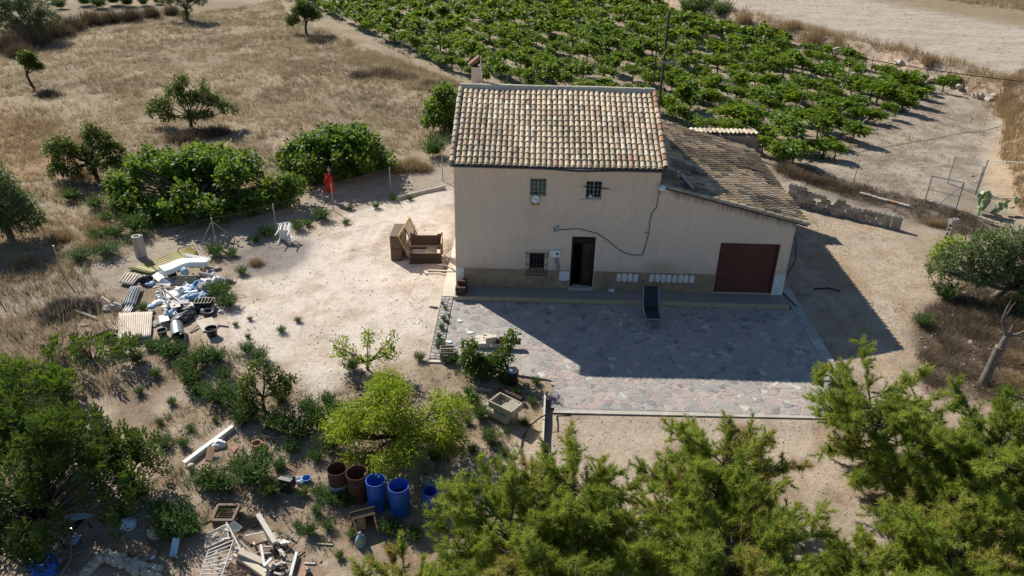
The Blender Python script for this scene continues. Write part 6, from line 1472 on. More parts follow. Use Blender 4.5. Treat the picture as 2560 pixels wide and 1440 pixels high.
# ------------------------------------------------------------------ terrace edge bits
B = np.array(at(1100, 901, 0.08)); E = np.array(at(1134, 905, 0.08)); w = np.linalg.norm(E-B)+0.03; B[2] = -0.15
pl_ = thing('planter_crate', 'weathered grey wooden crate on the end of the side path', 'crate', B, 0.08)
for x_, y_, sx_, sy_ in ((w/2, 0, w, .025), (w/2, .42, w, .025), (0.01, .21, .025, .40), (w-.01, .21, .025, .40)):
    for k in range(3):
        q = MB(); q.box((x_, y_, 0.07+k*0.105), (sx_, sy_, 0.085), bev=0.004); q.build('slat', 'wood_grey', pl_)
q = MB(); q.box((w/2, .21, 0.33), (w-.02, .03, .03)); q.build('divider', 'wood_grey', pl_)
q = MB(); q.box((w/2, .21, 0.06), (w-.03, .39, .09)); q.build('soil', 'bark_dark', pl_)
wb = thing('white_blocks', 'pale hollow blocks piled behind the round citrus shrub', 'blocks', (*on_z(1218, 868, -0.15)[:2], -0.15))
for x_, y_, z_, r_ in [(-0.1, .0, .1, .1), (.35, 0, .1, -.1), (.12, .05, .30, .3), (-.28, .12, .1, .6), (-.2, .35, .1, .2), (.05, .42, .1, -.3)]:
    q = MB(); q.box((x_, y_, z_), (.38, .18, .19), rotz(r_), .008); q.build('block', 'concrete_pale', wb)
V_, F_ = half_tile(0.8, 0.12, 0.12, 0.018); q = MB(); q.add(V_@rotz(-math.pi/2).T+np.array([.3, .02, .2]), F_); q.build('gutter_tile', 'brick_brown', wb)
slab('white_offcut', 'narrow white stone offcut lying on the sunlit terrace', 'slab', [(1144, 824), (1144, 819), (1174, 821), (1174, 825)], 'plaster_white', 0.03, dzs=[.08, .08, .08, .08])
for i, (x_, y_, s_) in enumerate([(1150, 803, .09), (1122, 855, .13), (1175, 832, .12), (1148, 800, .06)]):
    P = on_z(x_, y_, -0.145); q = MB(); q.blob((0, 0, .012), (s_, s_*.7, .018), 30+i, .3, 12); tag(q.build('stone_chip', 'plaster_white', None, loc=tuple(P)), 'white stone chip lying on the sunlit end of the terrace', 'stone', 'white chips on the terrace')
B = at(1281, 960); bp = thing('black_sack_bin', 'tall black planter with crumpled black sacking at the terrace edge', 'planter', B)
q = MB(); q.lathe([(0.0, 0), (.15, 0), (.19, .5), (.175, .5), (.16, .42), (0, .42)], (0, 0, 0), 18); q.build('pot', 'black_plastic', bp, smooth=True)
q = MB(); q.blob((0, 0, .5), (.17, .16, .12), 8, .5, 16); q.build('sacking', 'grey_plastic', bp, smooth='all')
# stone sink on a cylinder
zs = 0.62; c = [np.array(at(x_, y_, zs)) for x_, y_ in ((1222, 1000), (1249, 980), (1308, 1005), (1279, 1034))]
X_ = unit(((c[3]-c[0])+(c[2]-c[1]))*np.array([1, 1, 0])); w = 0.5*(np.linalg.norm(c[3]-c[0])+np.linalg.norm(c[2]-c[1])); dpt = 0.5*(np.linalg.norm(c[1]-c[0])+np.linalg.norm(c[2]-c[3])); cen = sum(c)/4
B = np.array([cen[0], cen[1], H1(cen[0], cen[1])]); zt = cen[2]-B[2]; sk = thing('stone_sink', 'old stone washing sink with drainboard in the garden', 'sink', B, math.atan2(X_[1], X_[0]))
q = MB(); t_ = 0.05
q.box((0, 0, zt-0.20), (w, dpt, 0.03)); q.box((0, -dpt/2+t_/2, zt-0.095), (w, t_, 0.19), bev=.01); q.box((0, dpt/2-t_/2, zt-0.095), (w, t_, 0.19), bev=.01); q.box((-w/2+t_/2, 0, zt-0.095), (t_, dpt-2*t_, 0.19)); q.box((w/2-t_/2, 0, zt-0.095), (t_, dpt-2*t_, 0.19))
q.box((w*0.27, 0, zt-0.10), (w*0.42, dpt-2*t_+.01, 0.15), roty(0.10)); q.build('basin', 'stone_sink', sk)
q = MB(); q.tube([(-w*0.62, -dpt*0.28, 0.17), (w*0.25, -dpt*0.28, 0.17)], 0.15, 16); q.build('stone_roller', 'rock_pale', sk, smooth=True)
q = MB(); q.box((-.05, dpt*0.2, 0.17), (w*0.8, dpt*0.45, 0.36), bev=.02); q.build('support', 'block_grey', sk)
q = MB(); a_, b_ = np.array(at(1254, 1000, zs-.05)), np.array(at(1295, 1046, .25)); q.tube([a_, b_], .014, 6); tag(q.build('yellow_stick', 'yellow_plastic', None, org=a_), 'yellow stick laid across the stone sink', 'stick')
pole('dark weathered log lying behind the stone sink', [(1246, 975, .12), (1275, 985, .14), (1304, 1000, .12)], .09, 'wood_dark', 'log', 'log', None, 9)
slab('stone_slab', 'pale slab lying under the stone sink corner', 'slab', [(1207, 1012), (1222, 1004), (1240, 1020), (1225, 1030)], 'rock_pale', .06, .08)
# plank wall, hoses, edgings
a_, b_ = np.array(at(1362, 1000)), np.array(at(1356, 1122)); q = MB(); q.bar(a_+np.array([0, 0, .10]), b_+np.array([0, 0, .10]), .055, .42); tag(q.build('retaining_board', 'wood_bleached', None, org=(a_+b_)/2), 'low upright board wall at the corner of the terrace', 'wall')
pole('black garden hose curving from the terrace past the board wall', [(1425, 1034, .04), (1390, 1034, .05), (1368, 1036, .42), (1352, 1043, .4), (1330, 1060, .15), (1314, 1080, .05), (1306, 1100, .03), (1302, 1128, .03), (1306, 1160, .03)], .022, 'black_plastic', 'garden_hose', 'hose', None, 6)
plank('weathered edging board of the citrus bed, long side', (1205, 937), (1191, 972), .04, .14, 'wood_grey', .06, .06, 'edging_board', 'board'); plank('weathered edging board of the citrus bed, short side', (1190, 972), (1229, 978), .04, .14, 'wood_grey', .06, .06, 'edging_board', 'board')
plank('dark angled edging rail beside the bright lime tree', (1050, 1108), (1010, 1160), .03, .10, 'galvanised', .05, .05, 'edging_rail', 'rail'); plank('short pale edging rail under the bright lime tree', (1010, 1160), (985, 1152), .03, .08, 'wood_bleached', .05, .05, 'edging_rail', 'rail'); plank('edging rail near the young citrus tree', (905, 922), (897, 938), .03, .08, 'galvanised', .05, .05, 'edging_rail', 'rail')
# ------------------------------------------------------------------ drums
def drum(px, py, rpx, h, label, m_, band=None, taper=0.0):
    P = np.array(at(px, py, h)); r = rpx/ppm(P); B = np.array([P[0], P[1], H1(P[0], P[1])]); h = P[2]-B[2]
    o = thing('drum', label, 'barrel', B)
    prof = [(0, 0), (r*.93, 0), (r*.99, .03)]
    if taper:
        for k in range(9): t_ = k/8; prof.append((r*(1-taper*(2*t_-1)**2*0.6+taper*0.25), .05+(h-.08)*t_))
    else:
        for t_ in (.1, .32, .345, .37, .63, .655, .68, .95): prof.append((r*(1.03 if abs(t_-.345) < .001 or abs(t_-.655) < .001 else .985), h*t_))
    prof += [(r*1.0, h-.015), (r*1.0, h), (r*.95, h), (r*.93, h-.05), (r*.92, h*0.12), (0, h*.12)]
    q = MB(); q.lathe(prof, (0, 0, 0), 28); q.build('shell', m_, o, smooth=True)
    q = MB(); q.tube([(r*1.0*math.cos(a), r*1.0*math.sin(a), h) for a in np.linspace(0, 6.2832, 29)], .013, 6, False); q.build('rim', m_, o, smooth=True)
    if band:
        q = MB(); q.lathe([(r*1.002, h*band[0]), (r*1.004, h*band[1])], (0, 0, 0), 28); q.f = [f for f in q.f if len(f) == 4]; q.build('paint_band', band[2], o, smooth=True)
    return o
drum(842, 1172, 24.5, .85, 'rusty open steel drum with a pale painted band, end of the drum row', 'rust', (.06, .50, 'pale_blue'))
drum(892, 1182, 27.0, .85, 'rusty brown open steel drum beside the blue drums', 'rust')
drum(939, 1200, 24.2, .90, 'open blue plastic drum between the rusty drum and another blue drum', 'blue_drum', None, .06)
o = drum(996, 1214, 25.5, .90, 'open blue plastic drum partly filled with dark water', 'blue_drum', None, .06)
q = MB(); q.lathe([(0, .58), (.235, .58)], (0, 0, 0), 24); mat('dark_water', (0.012, 0.03, 0.07), (0.01, 0.025, 0.06), 3, 0.08, 0.0, spec=.5); q.build('water', 'dark_water', o)
drum(1075, 1228, 19.0, .60, 'small open blue barrel half hidden by the low pine', 'blue_drum', None, .12)
blobby('blue_jerrycan', 'blue plastic can with white label beside the small barrel', 'can', 1108, 1262, (.17, .14, .28), 'blue_plastic', 3, .12, .06)
a_, b_ = np.array(at(1050, 1192, .16)), np.array(at(1096, 1222, .20)); q = MB(); q.tube([a_, a_*.55+b_*.45, b_, b_+(a_-b_)*.08], [.03, .17, .21, .19], 20); tag(q.build('metal_funnel', 'zinc', None, smooth=True, org=(a_+b_)/2), 'grey metal cone lying beside the drums', 'funnel')
# broken side table
B = np.array(at(915, 1322)); tb = thing('broken_table', 'overturned wooden side table with turned legs in front of the drums', 'table', B, 0.55)
Rt = rotx(-1.15)@roty(0.12)
def tpart(nm_, m_, fn):
    q = MB(); fn(q); q.v = [tuple(Rt@np.array(v_)+np.array([.0, .22, .34])) for v_ in q.v]; q.build(nm_, m_, tb)
tpart('top', 'wood_brown', lambda q: q.box((0, 0, 0), (.62, .42, .03), bev=.005)); tpart('apron', 'wood_brown', lambda q: (q.box((0, .17, -.1), (.54, .025, .17)), q.box((0, -.17, -.1), (.54, .025, .17)), q.box((.27, 0, -.1), (.025, .36, .17)), q.box((-.27, 0, -.1), (.025, .36, .17))))
tpart('edge_board', 'wood_pale', lambda q: q.box((0, .225, .01), (.60, .03, .14), bev=.004))
for x_, y_ in ((.25, .15), (.25, -.15), (-.25, .15), (-.25, -.15)):
    tpart('leg', 'wood_brown', lambda q: q.lathe([(.0, -.62), (.018, -.62), (.014, -.57), (.028, -.53), (.020, -.45), (.030, -.36), (.022, -.31), (.030, -.29), (.022, -.27), (.032, -.2), (.032, 0)], (x_, y_, 0), 10))
slab('fallen_board', 'brown board lying by the overturned table', 'board', [(975, 1300), (990, 1290), (1022, 1318), (1003, 1330)], 'wood_brown', .03, .06); slab('table_side', 'reddish cabinet side leaning on the overturned table', 'board', [(888, 1330), (893, 1292), (910, 1280), (916, 1322)], 'wood_honey', .02, dzs=[.05, .4, .45, .05])
plank('narrow brown batten beside the overturned table', (950, 1300), (975, 1338), .07, .02, 'wood_brown', .03, .05)
B = at(903, 1362); sp_ = thing('sprayer_bottle', 'blue-grey plastic sprayer bottle with yellow label', 'bottle', B)
q = MB(); q.lathe([(0, 0), (.125, 0), (.135, .03), (.13, .17), (.10, .26), (.045, .31), (.04, .33), (0, .33)], (0, 0, 0), 20); q.build('bottle', 'sprayer_blue', sp_, smooth=True)
q = MB(); q.lathe([(.05, .325), (.055, .36), (.045, .40), (.02, .43), (0, .43)], (0, 0, 0), 14); q.build('cap', 'grey_plastic', sp_, smooth=True)
q = MB(); q.box((.02, -.11, .22), (.07, .02, .06), rotx(-.5), .006); q.build('yellow_tag', 'yellow_plastic', sp_)
# ------------------------------------------------------------------ fence
fence = thing('wire_fence', 'wire fence of thin steel posts along the lane behind the yard', 'fence', at(692, 580))
FO = np.array(fence.location); posts = [(-10, 735, 1.25), (156, 688, 1.25), (372, 660, 1.25), (541, 614, 1.25), (692, 580, 1.30), (834, 527, 1.30), (977, 480, 1.25), (1107, 452, 1.25), (1140, 440, 1.25)]
tops = []
for x_, y_, h_ in posts:
    P = np.array(at(x_, y_)); q = MB(); q.tube([P-FO-np.array([0, 0, .1]), P-FO+np.array([0, 0, h_])], .024, 8); q.build('post', 'galvanised', fence, smooth=True); tops.append((P-FO, h_))
for f_ in (.04, .35, .66, .97):
    for (p0, h0), (p1, h1) in zip(tops[:-1], tops[1:]):
        q = MB(); q.tube([p0+np.array([0, 0, h0*f_]), (p0+p1)/2+np.array([0, 0, (h0+h1)/2*f_-.03]), p1+np.array([0, 0, h1*f_])], .0035, 4, False); q.build('wire', 'galvanised', fence)
mesh_ = MB()
for (p0, h0), (p1, h1) in zip(tops[:-1], tops[1:]):
    L = np.linalg.norm(p1-p0); n = int(L/.16)
    for k in range(n):
        for s in (-1, 1):
            a_ = p0+(p1-p0)*(k/n); kk = min(max(k+s*6, 0), n); b_ = p0+(p1-p0)*(kk/n); mesh_.tube([a_+np.array([0, 0, .04]), b_+np.array([0, 0, .04+(h0-.08)*min(1, abs(kk-k)/6)])], .0012, 3, False)
stuff(mesh_.build('chain_mesh', 'galvanised', fence))
p0, h0 = tops[3]
for x_, y_ in ((500, 615), (588, 597)):
    P = np.array(at(x_, y_))-FO; q = MB(); q.tube([P, p0+np.array([0, 0, h0*.88])], .018, 7); q.build('brace', 'galvanised', fence)
B = at(828, 478); q = MB(); q.blob((0, 0, .80), (.17, .06, .36), 9, .9, 20, None, 3.5); q.blob((.08, -.02, .58), (.12, .05, .18), 12, .9, 12, None, 3); tag(q.build('red_cloth', 'red_cloth', None, smooth='all', loc=tuple(at(828, 500))), 'bright red cloth hanging on the wire fence by the fig', 'cloth')
B = np.array(at(352, 640)); rr = 11.5/ppm(B); hh = up_at(B, 346, 590)
pc_ = thing('concrete_pillar', 'short round concrete pillar with a steel post beside the lane', 'pillar', B)
q = MB(); q.lathe([(0, 0), (rr*1.05, 0), (rr, hh*.5), (rr*.98, hh), (rr*.6, hh), (rr*.55, hh-.05), (0, hh-.05)], (0, 0, 0), 20); q.build('shaft', 'concrete', pc_, smooth=True)
q = MB(); q.tube([(rr*.3, -rr-.03, -.05), (rr*.1, -rr-.03, hh*1.05)], .022, 7); q.build('post', 'galvanised', pc_)
plank('long low kerb of weathered timber at the back of the yard', (985, 497), (1112, 467), .12, .16, 'concrete', .08, .08, 'timber_kerb', 'kerb'); q = MB(); q.box((0, 0, .45), (.16, .16, 1.0), bev=.015); tag(q.build('concrete_post', 'concrete_pale', None, loc=tuple(at(723, 440))), 'pale square concrete post between the two big figs', 'post')
# tipped-over plastic chair
B = np.array(at(706, 618)); chh = thing('plastic_chair', 'white plastic garden chair lying on its back on the ash patch', 'chair', B, math.pi+0.05)
Rc = rotx(math.pi/2-.12)
def cpart(nm_, fn):
    q = MB(); fn(q); q.v = [tuple(Rc@np.array(v_)+np.array([0, -.12, .26])) for v_ in q.v]; q.build(nm_, 'white_plastic', chh, smooth=True)
cpart('seat', lambda q: q.box((0, 0, .42), (.44, .42, .025), bev=.01))
cpart('backrest', lambda q: [q.box((x_, .22+.10*.5, .64), (.07, .02, .44), rotx(-.2), .006) for x_ in (-.15, 0, .15)]+[q.tube([(-.23, .2, .42), (-.23, .30, .82), (-.1, .32, .88), (.1, .32, .88), (.23, .30, .82), (.23, .2, .42)], .025, 7)])
for x_, y_ in ((-.22, -.2), (.22, -.2), (-.22, .2), (.22, .2)): cpart('leg', lambda q: q.tube([(x_, y_, .43), (x_*1.15, y_*1.15, 0)], [.03, .02], 7))
for s in (-1, 1): cpart('armrest', lambda q: q.tube([(s*.24, -.2, .42), (s*.27, -.18, .64), (s*.27, .2, .66)], .025, 7))
# ================================================================== RUBBISH HEAP
sheet('yellow_sheet', 'long translucent yellow corrugated sheet at the back of the rubbish heap', 'sheet', [(318, 671), (375, 684), (495, 632), (476, 617)], 6, .010, 'yellow_sheet', .08, sag=.04)
sheet('white_sheet', 'small white corrugated sheet behind the mattress', 'sheet', [(456, 640), (524, 652), (527, 645), (468, 634)], 8, .018, 'white_paint', .28)
sheet('cream_sheet', 'cream ribbed sheet at the fence end of the rubbish heap', 'sheet', [(296, 706), (330, 713), (352, 686), (314, 680)], 5, .03, 'sheet_cream', .12)
sheet('weathered_sheet', 'weathered grey buckled corrugated sheet in the rubbish heap', 'sheet', [(303, 764), (337, 764), (354, 714), (326, 717)], 5, .025, 'sheet_grey', .14, sag=-.08)
sheet('narrow_sheet', 'narrow white ribbed sheet above the big pinkish sheet', 'sheet', [(304, 781), (325, 781), (336, 762), (319, 758)], 3, .022, 'white_paint', .12)
sheet('under_sheet', 'cream ribbed sheet sticking out under the big pinkish sheet', 'sheet', [(297, 866), (377, 852), (374, 800), (300, 806)], 9, .02, 'sheet_cream', .04)
sheet('side_sheet', 'cream ribbed sheet poking out beside the big pinkish sheet', 'sheet', [(276, 822), (300, 830), (312, 800), (294, 795)], 4, .02, 'sheet_cream', .05)
sheet('big_sheet', 'big pinkish corrugated roofing sheet lying in front of the rubbish heap', 'sheet', [(296, 856), (376, 842), (381, 779), (297, 783)], 15, .018, 'sheet_cream', .11, nv=8)
# mattress
c = [np.array(at(x, y, z)) for x, y, z in ((398, 676, .26), (513, 654, .28), (524, 665, .30), (414, 690, .27))]
V = []; nu, nv_ = 16, 5
for j in range(nv_+1):
    for i in range(nu+1):
        u, v = i/nu, j/nv_; p = (c[0]*(1-u)+c[1]*u)*(1-v)+(c[3]*(1-u)+c[2]*u)*v; V.append(p+np.array([0, 0, .10*math.sin(math.pi*u)-.03*math.sin(3*math.pi*u)]))
q = MB(); q.add(V, [(j*(nu+1)+i, j*(nu+1)+i+1, (j+1)*(nu+1)+i+1, (j+1)*(nu+1)+i) for j in range(nv_) for i in range(nu)])
mt = q.build('mattress', 'foam_white', None, smooth=True, org=np.mean(c, 0)); s = mt.modifiers.new('t', 'SOLIDIFY'); s.thickness = .2; s.offset = -1; s = mt.modifiers.new('b', 'BEVEL'); s.width = .03; s.segments = 3; tag(mt, 'sagging white mattress on top of the rubbish heap', 'mattress')
slab('white_foam', 'white foam panel lying left of the mattress', 'panel', [(378, 690), (398, 676), (415, 690), (398, 706)], 'foam_white', .03, dzs=[.12, .2, .22, .12]); slab('bent_foam', 'bent white foam lid propped against the foam panel', 'panel', [(390, 710), (405, 694), (428, 708), (424, 716)], 'foam_white', .03, dzs=[.1, .3, .16, .1])
slab('foam_box', 'white foam box in the middle of the rubbish heap', 'box', [(414, 730), (443, 722), (445, 738), (417, 746)], 'foam_white', .16, .20)
for i, (x0, x1) in enumerate(((441, 461), (466, 487))):
    o = thing('grid_crate', 'olive plastic grid crate in the rubbish heap, '+('beside the foam box' if i == 0 else 'beside the blue basin'), 'crate', at((x0+x1)/2, 712)); B = np.array(o.location)
    c = [np.array(at(x, y, z))-B for x, y, z in ((x0, 714, .05), (x1, 715, .05), (x1+2, 689, .42), (x0+2, 688, .42))]; q = MB()
    for k in range(9):
        t_ = k/8; q.bar(c[0]+(c[1]-c[0])*t_, c[3]+(c[2]-c[3])*t_, .012, .03); q.bar(c[0]+(c[3]-c[0])*t_, c[1]+(c[2]-c[1])*t_, .03, .012)
    mat('olive_plastic', (0.33, 0.32, 0.20), (0.26, 0.25, 0.16), 5, .5, 0); q.build('lattice', 'olive_plastic', o)
B = np.array(at(498, 710, .32)); lathed('blue_basin', 'round bright blue plastic basin on the rubbish heap', 'basin', B-np.array([0, 0, .10]), [(0, 0), (.13, 0), (.21, .10), (.235, .10), (.235, .115), (.20, .115), (.125, .025), (0, .02)], 'blue_plastic', 24, rotx(.35))
heap = [('grey_bag', 'crumpled grey and white bag beside the mattress', 'bag', 455, 690, (.16, .14, .18), 'grey_cloth', .25), ('beige_cloth', 'beige crumpled cloth between mattress and olive crates', 'cloth', 482, 682, (.30, .14, .12), 'board_cream', .3), ('pale_bag', 'pale plastic bag hanging over the olive crates', 'bag', 468, 704, (.13, .16, .18), 'pale_blue', .3), ('white_bag', 'white crumpled bag in front of the blue basin', 'bag', 455, 735, (.24, .14, .12), 'foam_white', .1), ('blue_bag', 'small bright blue crumpled bag in the rubbish heap', 'bag', 483, 736, (.18, .13, .12), 'blue_plastic', .12), ('grey_sack', 'grey sack between the blue bag and the white canister', 'bag', 508, 732, (.28, .2, .17), 'grey_cloth', .12), ('striped_cloth', 'light blue crumpled cloth spread in the rubbish heap', 'cloth', 480, 752, (.42, .2, .16), 'pale_blue', .04), ('grey_blanket', 'grey crumpled blanket beside the light blue cloth', 'cloth', 452, 750, (.25, .16, .12), 'grey_cloth', .04), ('blue_grey_cloth', 'blue-grey crumpled cloth by the black crate', 'cloth', 510, 752, (.28, .18, .16), 'pale_blue', .06), ('white_canister', 'white rounded canister at the weedy end of the rubbish heap', 'canister', 548, 712, (.26, .15, .15), 'foam_white', .1), ('white_jerrycan', 'white jerrycan lying beside the white canister', 'canister', 525, 716, (.18, .13, .14), 'white_plastic', .1), ('pale_rags', 'torn pale rags on the sand left of the foam box', 'rag', 395, 758, (.2, .14, .06), 'foam_white', 0), ('net_heap', 'heap of black plastic netting in the rubbish', 'netting', 462, 800, (.55, .28, .16), 'black_plastic', 0), ('dark_net', 'greyish black netting behind the pale board', 'netting', 485, 778, (.40, .25, .15), 'black_plastic', .02), ('black_sack', 'torn black sack at the top of the weathered sheet', 'bag', 365, 705, (.24, .16, .16), 'black_plastic', .02), ('tarpaulin', 'grey tarpaulin scrap beside the dark tangle', 'tarpaulin', 285, 770, (.35, .28, .08), 'grey_cloth', 0), ('grey_rag', 'flat grey rag beside the big pinkish sheet', 'rag', 388, 812, (.18, .22, .04), 'grey_cloth', 0)]
for i, (nm_, lb, ct, x, y, r, m_, dz) in enumerate(heap): blobby(nm_, lb, ct, x, y, r, m_, 60+i, .55, dz, None, 3.2, random.uniform(0, 3), 22)
for i, (x, y, s_, m_, lb) in enumerate([(425, 765, .8, 'foam_white', 'white plastic jug behind the two grey jugs'), (437, 777, .9, 'pale_blue', 'translucent square jug beside the black netting'), (420, 795, 1.1, 'pale_blue', 'largest pale blue-grey jug with white spout'), (440, 795, .8, 'foam_white', 'small white jug lying on the black netting')]):
    B = at(x, y); o = thing('plastic_jug', lb, 'jug', B, random.uniform(0, 3)); q = MB(); q.box((0, 0, .13*s_), (.22*s_, .18*s_, .26*s_), roty(.25*(i-1.5)), .05*s_); q.build('body', m_, o, smooth=True); q = MB(); q.lathe([(.035*s_, 0), (.035*s_, .06*s_), (0, .06*s_)], (.02, 0, .25*s_), 10); q.build('cap', 'foam_white', o)
B = np.array(at(512, 770)); o = thing('black_crate', 'black slotted plastic crate at the edge of the rubbish heap', 'crate', B, .12); q = MB(); w, d, h = .56, .36, .30
for x_, y_, sx_, sy_ in ((0, -d/2, w, .02), (0, d/2, w, .02), (-w/2, 0, .02, d), (w/2, 0, .02, d)): q.box((x_, y_, h/2), (sx_, sy_, h))
q.build('box', 'black_plastic', o); q = MB()
for k in range(6): q.box((-w/2+w*k/5, 0, h+.008), (.018, d, .016))
for s in (-1, 1): q.box((0, s*d/2, h+.008), (w, .02, .018))
q.build('slatted_top', 'olive_plastic', o)
B = at(523, 786); q = MB(); n = 20; q.tube([(.17*math.cos(a), .17*math.sin(a)*.8, .10+.03*math.sin(a)) for a in np.linspace(0, 6.2832, n)], .065, 8, False); tag(q.build('tyre_ring', 'black_plastic', None, smooth=True, loc=tuple(B)), 'small black tyre beside the pale board', 'tyre')
blobby('white_kettle', 'small white pot beside the black tyre', 'pot', 508, 782, (.09, .08, .10), 'foam_white', 91, .1, .02)
slab('pale_board', 'pale square board lying in front of the rubbish heap', 'board', [(489, 801), (530, 792), (546, 815), (507, 829)], 'board_cream', .03, dzs=[.12, .14, .06, .05])
def bucket(px, py, rpx, h, label, m_, nm_='bucket', handle=True):
    P = np.array(at(px, py, h)); r = rpx/ppm(P); B = np.array([P[0], P[1], H1(P[0], P[1])]); h = P[2]-B[2]; o = thing(nm_, label, 'bucket', B); q = MB(); q.lathe([(0, 0), (r*.78, 0), (r*.97, h*.95), (r*1.05, h*.95), (r*1.05, h), (r*.93, h), (r*.74, .03), (0, .03)], (0, 0, 0), 24); q.build('body', m_, o, smooth=True)
    if handle: q = MB(); q.tube([(r*math.cos(a), r*.3*math.sin(a)-.02, h-.02-.05*abs(math.sin(a))) for a in np.linspace(0, math.pi, 9)], .008, 5); q.build('handle', 'iron_black', o)
    return o
bucket(527, 820, 15, .30, 'black rubber bucket standing in front of the pale board', 'black_plastic'); bucket(404, 825, 12, .24, 'dark green bucket in the weeds below the rubbish heap', 'dark_green')
a_, b_ = np.array(at(441, 812, .26)), np.array(at(446, 842, .20)); q = MB(); q.tube([a_, b_, b_+(b_-a_)*.02], [.20, .215, .19], 24, False); q.tube([a_+(b_-a_)*.01, a_], [.2, .02], 24, False); o = q.build('metal_bin', 'zinc', None, smooth=True, org=(a_+b_)/2); tag(o, 'grey metal bin lying on its side with its mouth to the weeds', 'bin')
B = at(281, 852); q = MB()
for k in range(4): q.tube([((.26-.02*k)*math.cos(a), (.24-.02*k)*math.sin(a), .04+.035*k) for a in np.linspace(0, 6.2832, 22)], .018, 5, False)
stuff(tag(q.build('hose_coil', 'dark_green', None, smooth=True, loc=tuple(B)), 'coil of dark green hose beside the big pinkish sheet', 'hose'))
plank('pale splintered beam lying across the rubbish heap', (412, 724), (472, 772), .07, .05, 'wood_bleached', .25, .16); plank('thin grey batten behind the foam box', (400, 722), (437, 717), .04, .03, 'wood_grey', .18, .2); plank('reddish board end beside the pale board', (475, 831), (494, 813), .07, .03, 'wood_brown', .03, .08); plank('dark stick on the sand right of the pale board', (542, 812), (571, 816), .05, .03, 'wood_dark', .03, .03)
pole('curved grey pipe in the middle of the rubbish heap', [(398, 722, .15), (408, 730, .3), (414, 745, .25), (415, 760, .05)], .02, 'grey_plastic', 'pipe', 'pipe'); pole('rolled carpet with teal end beyond the olive crates', [(500, 683, .25), (530, 690, .26), (580, 702, .08)], .08, 'wood_grey', 'carpet_roll', 'carpet', None, 10); plank('broken tan lath at the end of the rolled carpet', (545, 692), (588, 704), .12, .02, 'wood_pale', .12, .05)
slab('cream_box', 'small cream box in the weeds beside the rubbish heap', 'box', [(540, 735), (563, 733), (565, 741), (543, 743)], 'board_cream', .12, .16); slab('hatch_plate', 'small square white plate with a hole in the rubbish heap', 'plate', [(467, 760), (478, 754), (486, 759), (475, 767)], 'board_cream', .02, .22)
pole('long tan pole lying in the dry weeds beside the dump', [(145, 874, .06), (269, 823, .06)], .035, 'wood_bleached'); plank('weathered plank in the dry weeds beside the dark tangle', (185, 775), (242, 795), .10, .03, 'wood_grey', .1, .08); pole('bent bleached branch beside the tarpaulin', [(255, 742, .2), (275, 756, .25), (302, 765, .1)], .03, 'wood_bleached', 'branch', 'branch'); plank('short pale plank in the dry weeds', (198, 812), (222, 810), .08, .03, 'wood_bleached', .05, .05)
q = MB(); pts = [np.array(at(x, y, z)) for x, y, z in ((444, 630, .02), (446, 622, .28), (483, 613, .30), (489, 624, .05))]; q.tube(pts, .018, 5); tag(q.build('angle_frame', 'rust', None, org=pts[0]), 'rusty angle-iron frame propped behind the yellow sheet', 'frame')
for x, y, w in [(150, 780, 80), (185, 770, 70), (215, 765, 60), (135, 800, 60), (235, 775, 50), (160, 765, 60)]:
    o = scrub(x, y, w, 'tangle of black rotting vine cuttings beside the dump', .35, 'black cuttings beside the dump', nm='cuttings_heap')
for x, y, w in [(165, 790, 60), (200, 785, 45), (120, 785, 45)]: scrub(x, y, w, 'tangle of black rotting vine cuttings beside the dump', .3, 'black cuttings beside the dump', nm='cuttings_heap')
sc_ = np.random.default_rng(21); SCR = [('foam_white', 'white'), ('pale_blue', 'pale blue'), ('grey_cloth', 'grey'), ('black_plastic', 'black'), ('board_cream', 'cream'), ('white_plastic', 'bright white')]
for k in range(120):
    u = sc_.random(); x = sc_.normal(465, 52); y = sc_.normal(735, 34); m_, cn = SCR[sc_.integers(6)]
    if x < 375 or x > 575 or y > 800 or y < 672: continue
    s_ = sc_.uniform(.06, .2); blobby('rubbish_scrap', cn+' crumpled scrap lying loose in the rubbish heap', 'rubbish', x, y, (s_, s_*sc_.uniform(.5, 1), s_*sc_.uniform(.3, .8)), m_, 700+k, .7, 0, 'crumpled scraps in the rubbish heap', 3.5, sc_.uniform(0, 3), 10)
for lb, cs, m_ in [('crumpled pale sheet at the near end of the rubbish heap', [(395, 790), (418, 785), (424, 800), (400, 806)], 'foam_white'), ('cream panel lying between foam box and jugs', [(420, 752), (446, 748), (452, 766), (428, 770)], 'board_cream'), ('grey panel half under the light blue cloth', [(430, 742), (470, 742), (474, 758), (434, 760)], 'sheet_grey'), ('white panel propped behind the blue basin', [(500, 694), (530, 690), (534, 704), (506, 706)], 'white_paint'), ('pale panel by the white canister', [(530, 722), (556, 716), (562, 728), (536, 734)], 'sheet_cream'), ('white sheet slumped over the bags', [(455, 716), (490, 714), (494, 728), (460, 730)], 'foam_white')]:
    slab('loose_sheet', lb, 'sheet', cs, m_, .015, dzs=[.12, .16, .26, .22])
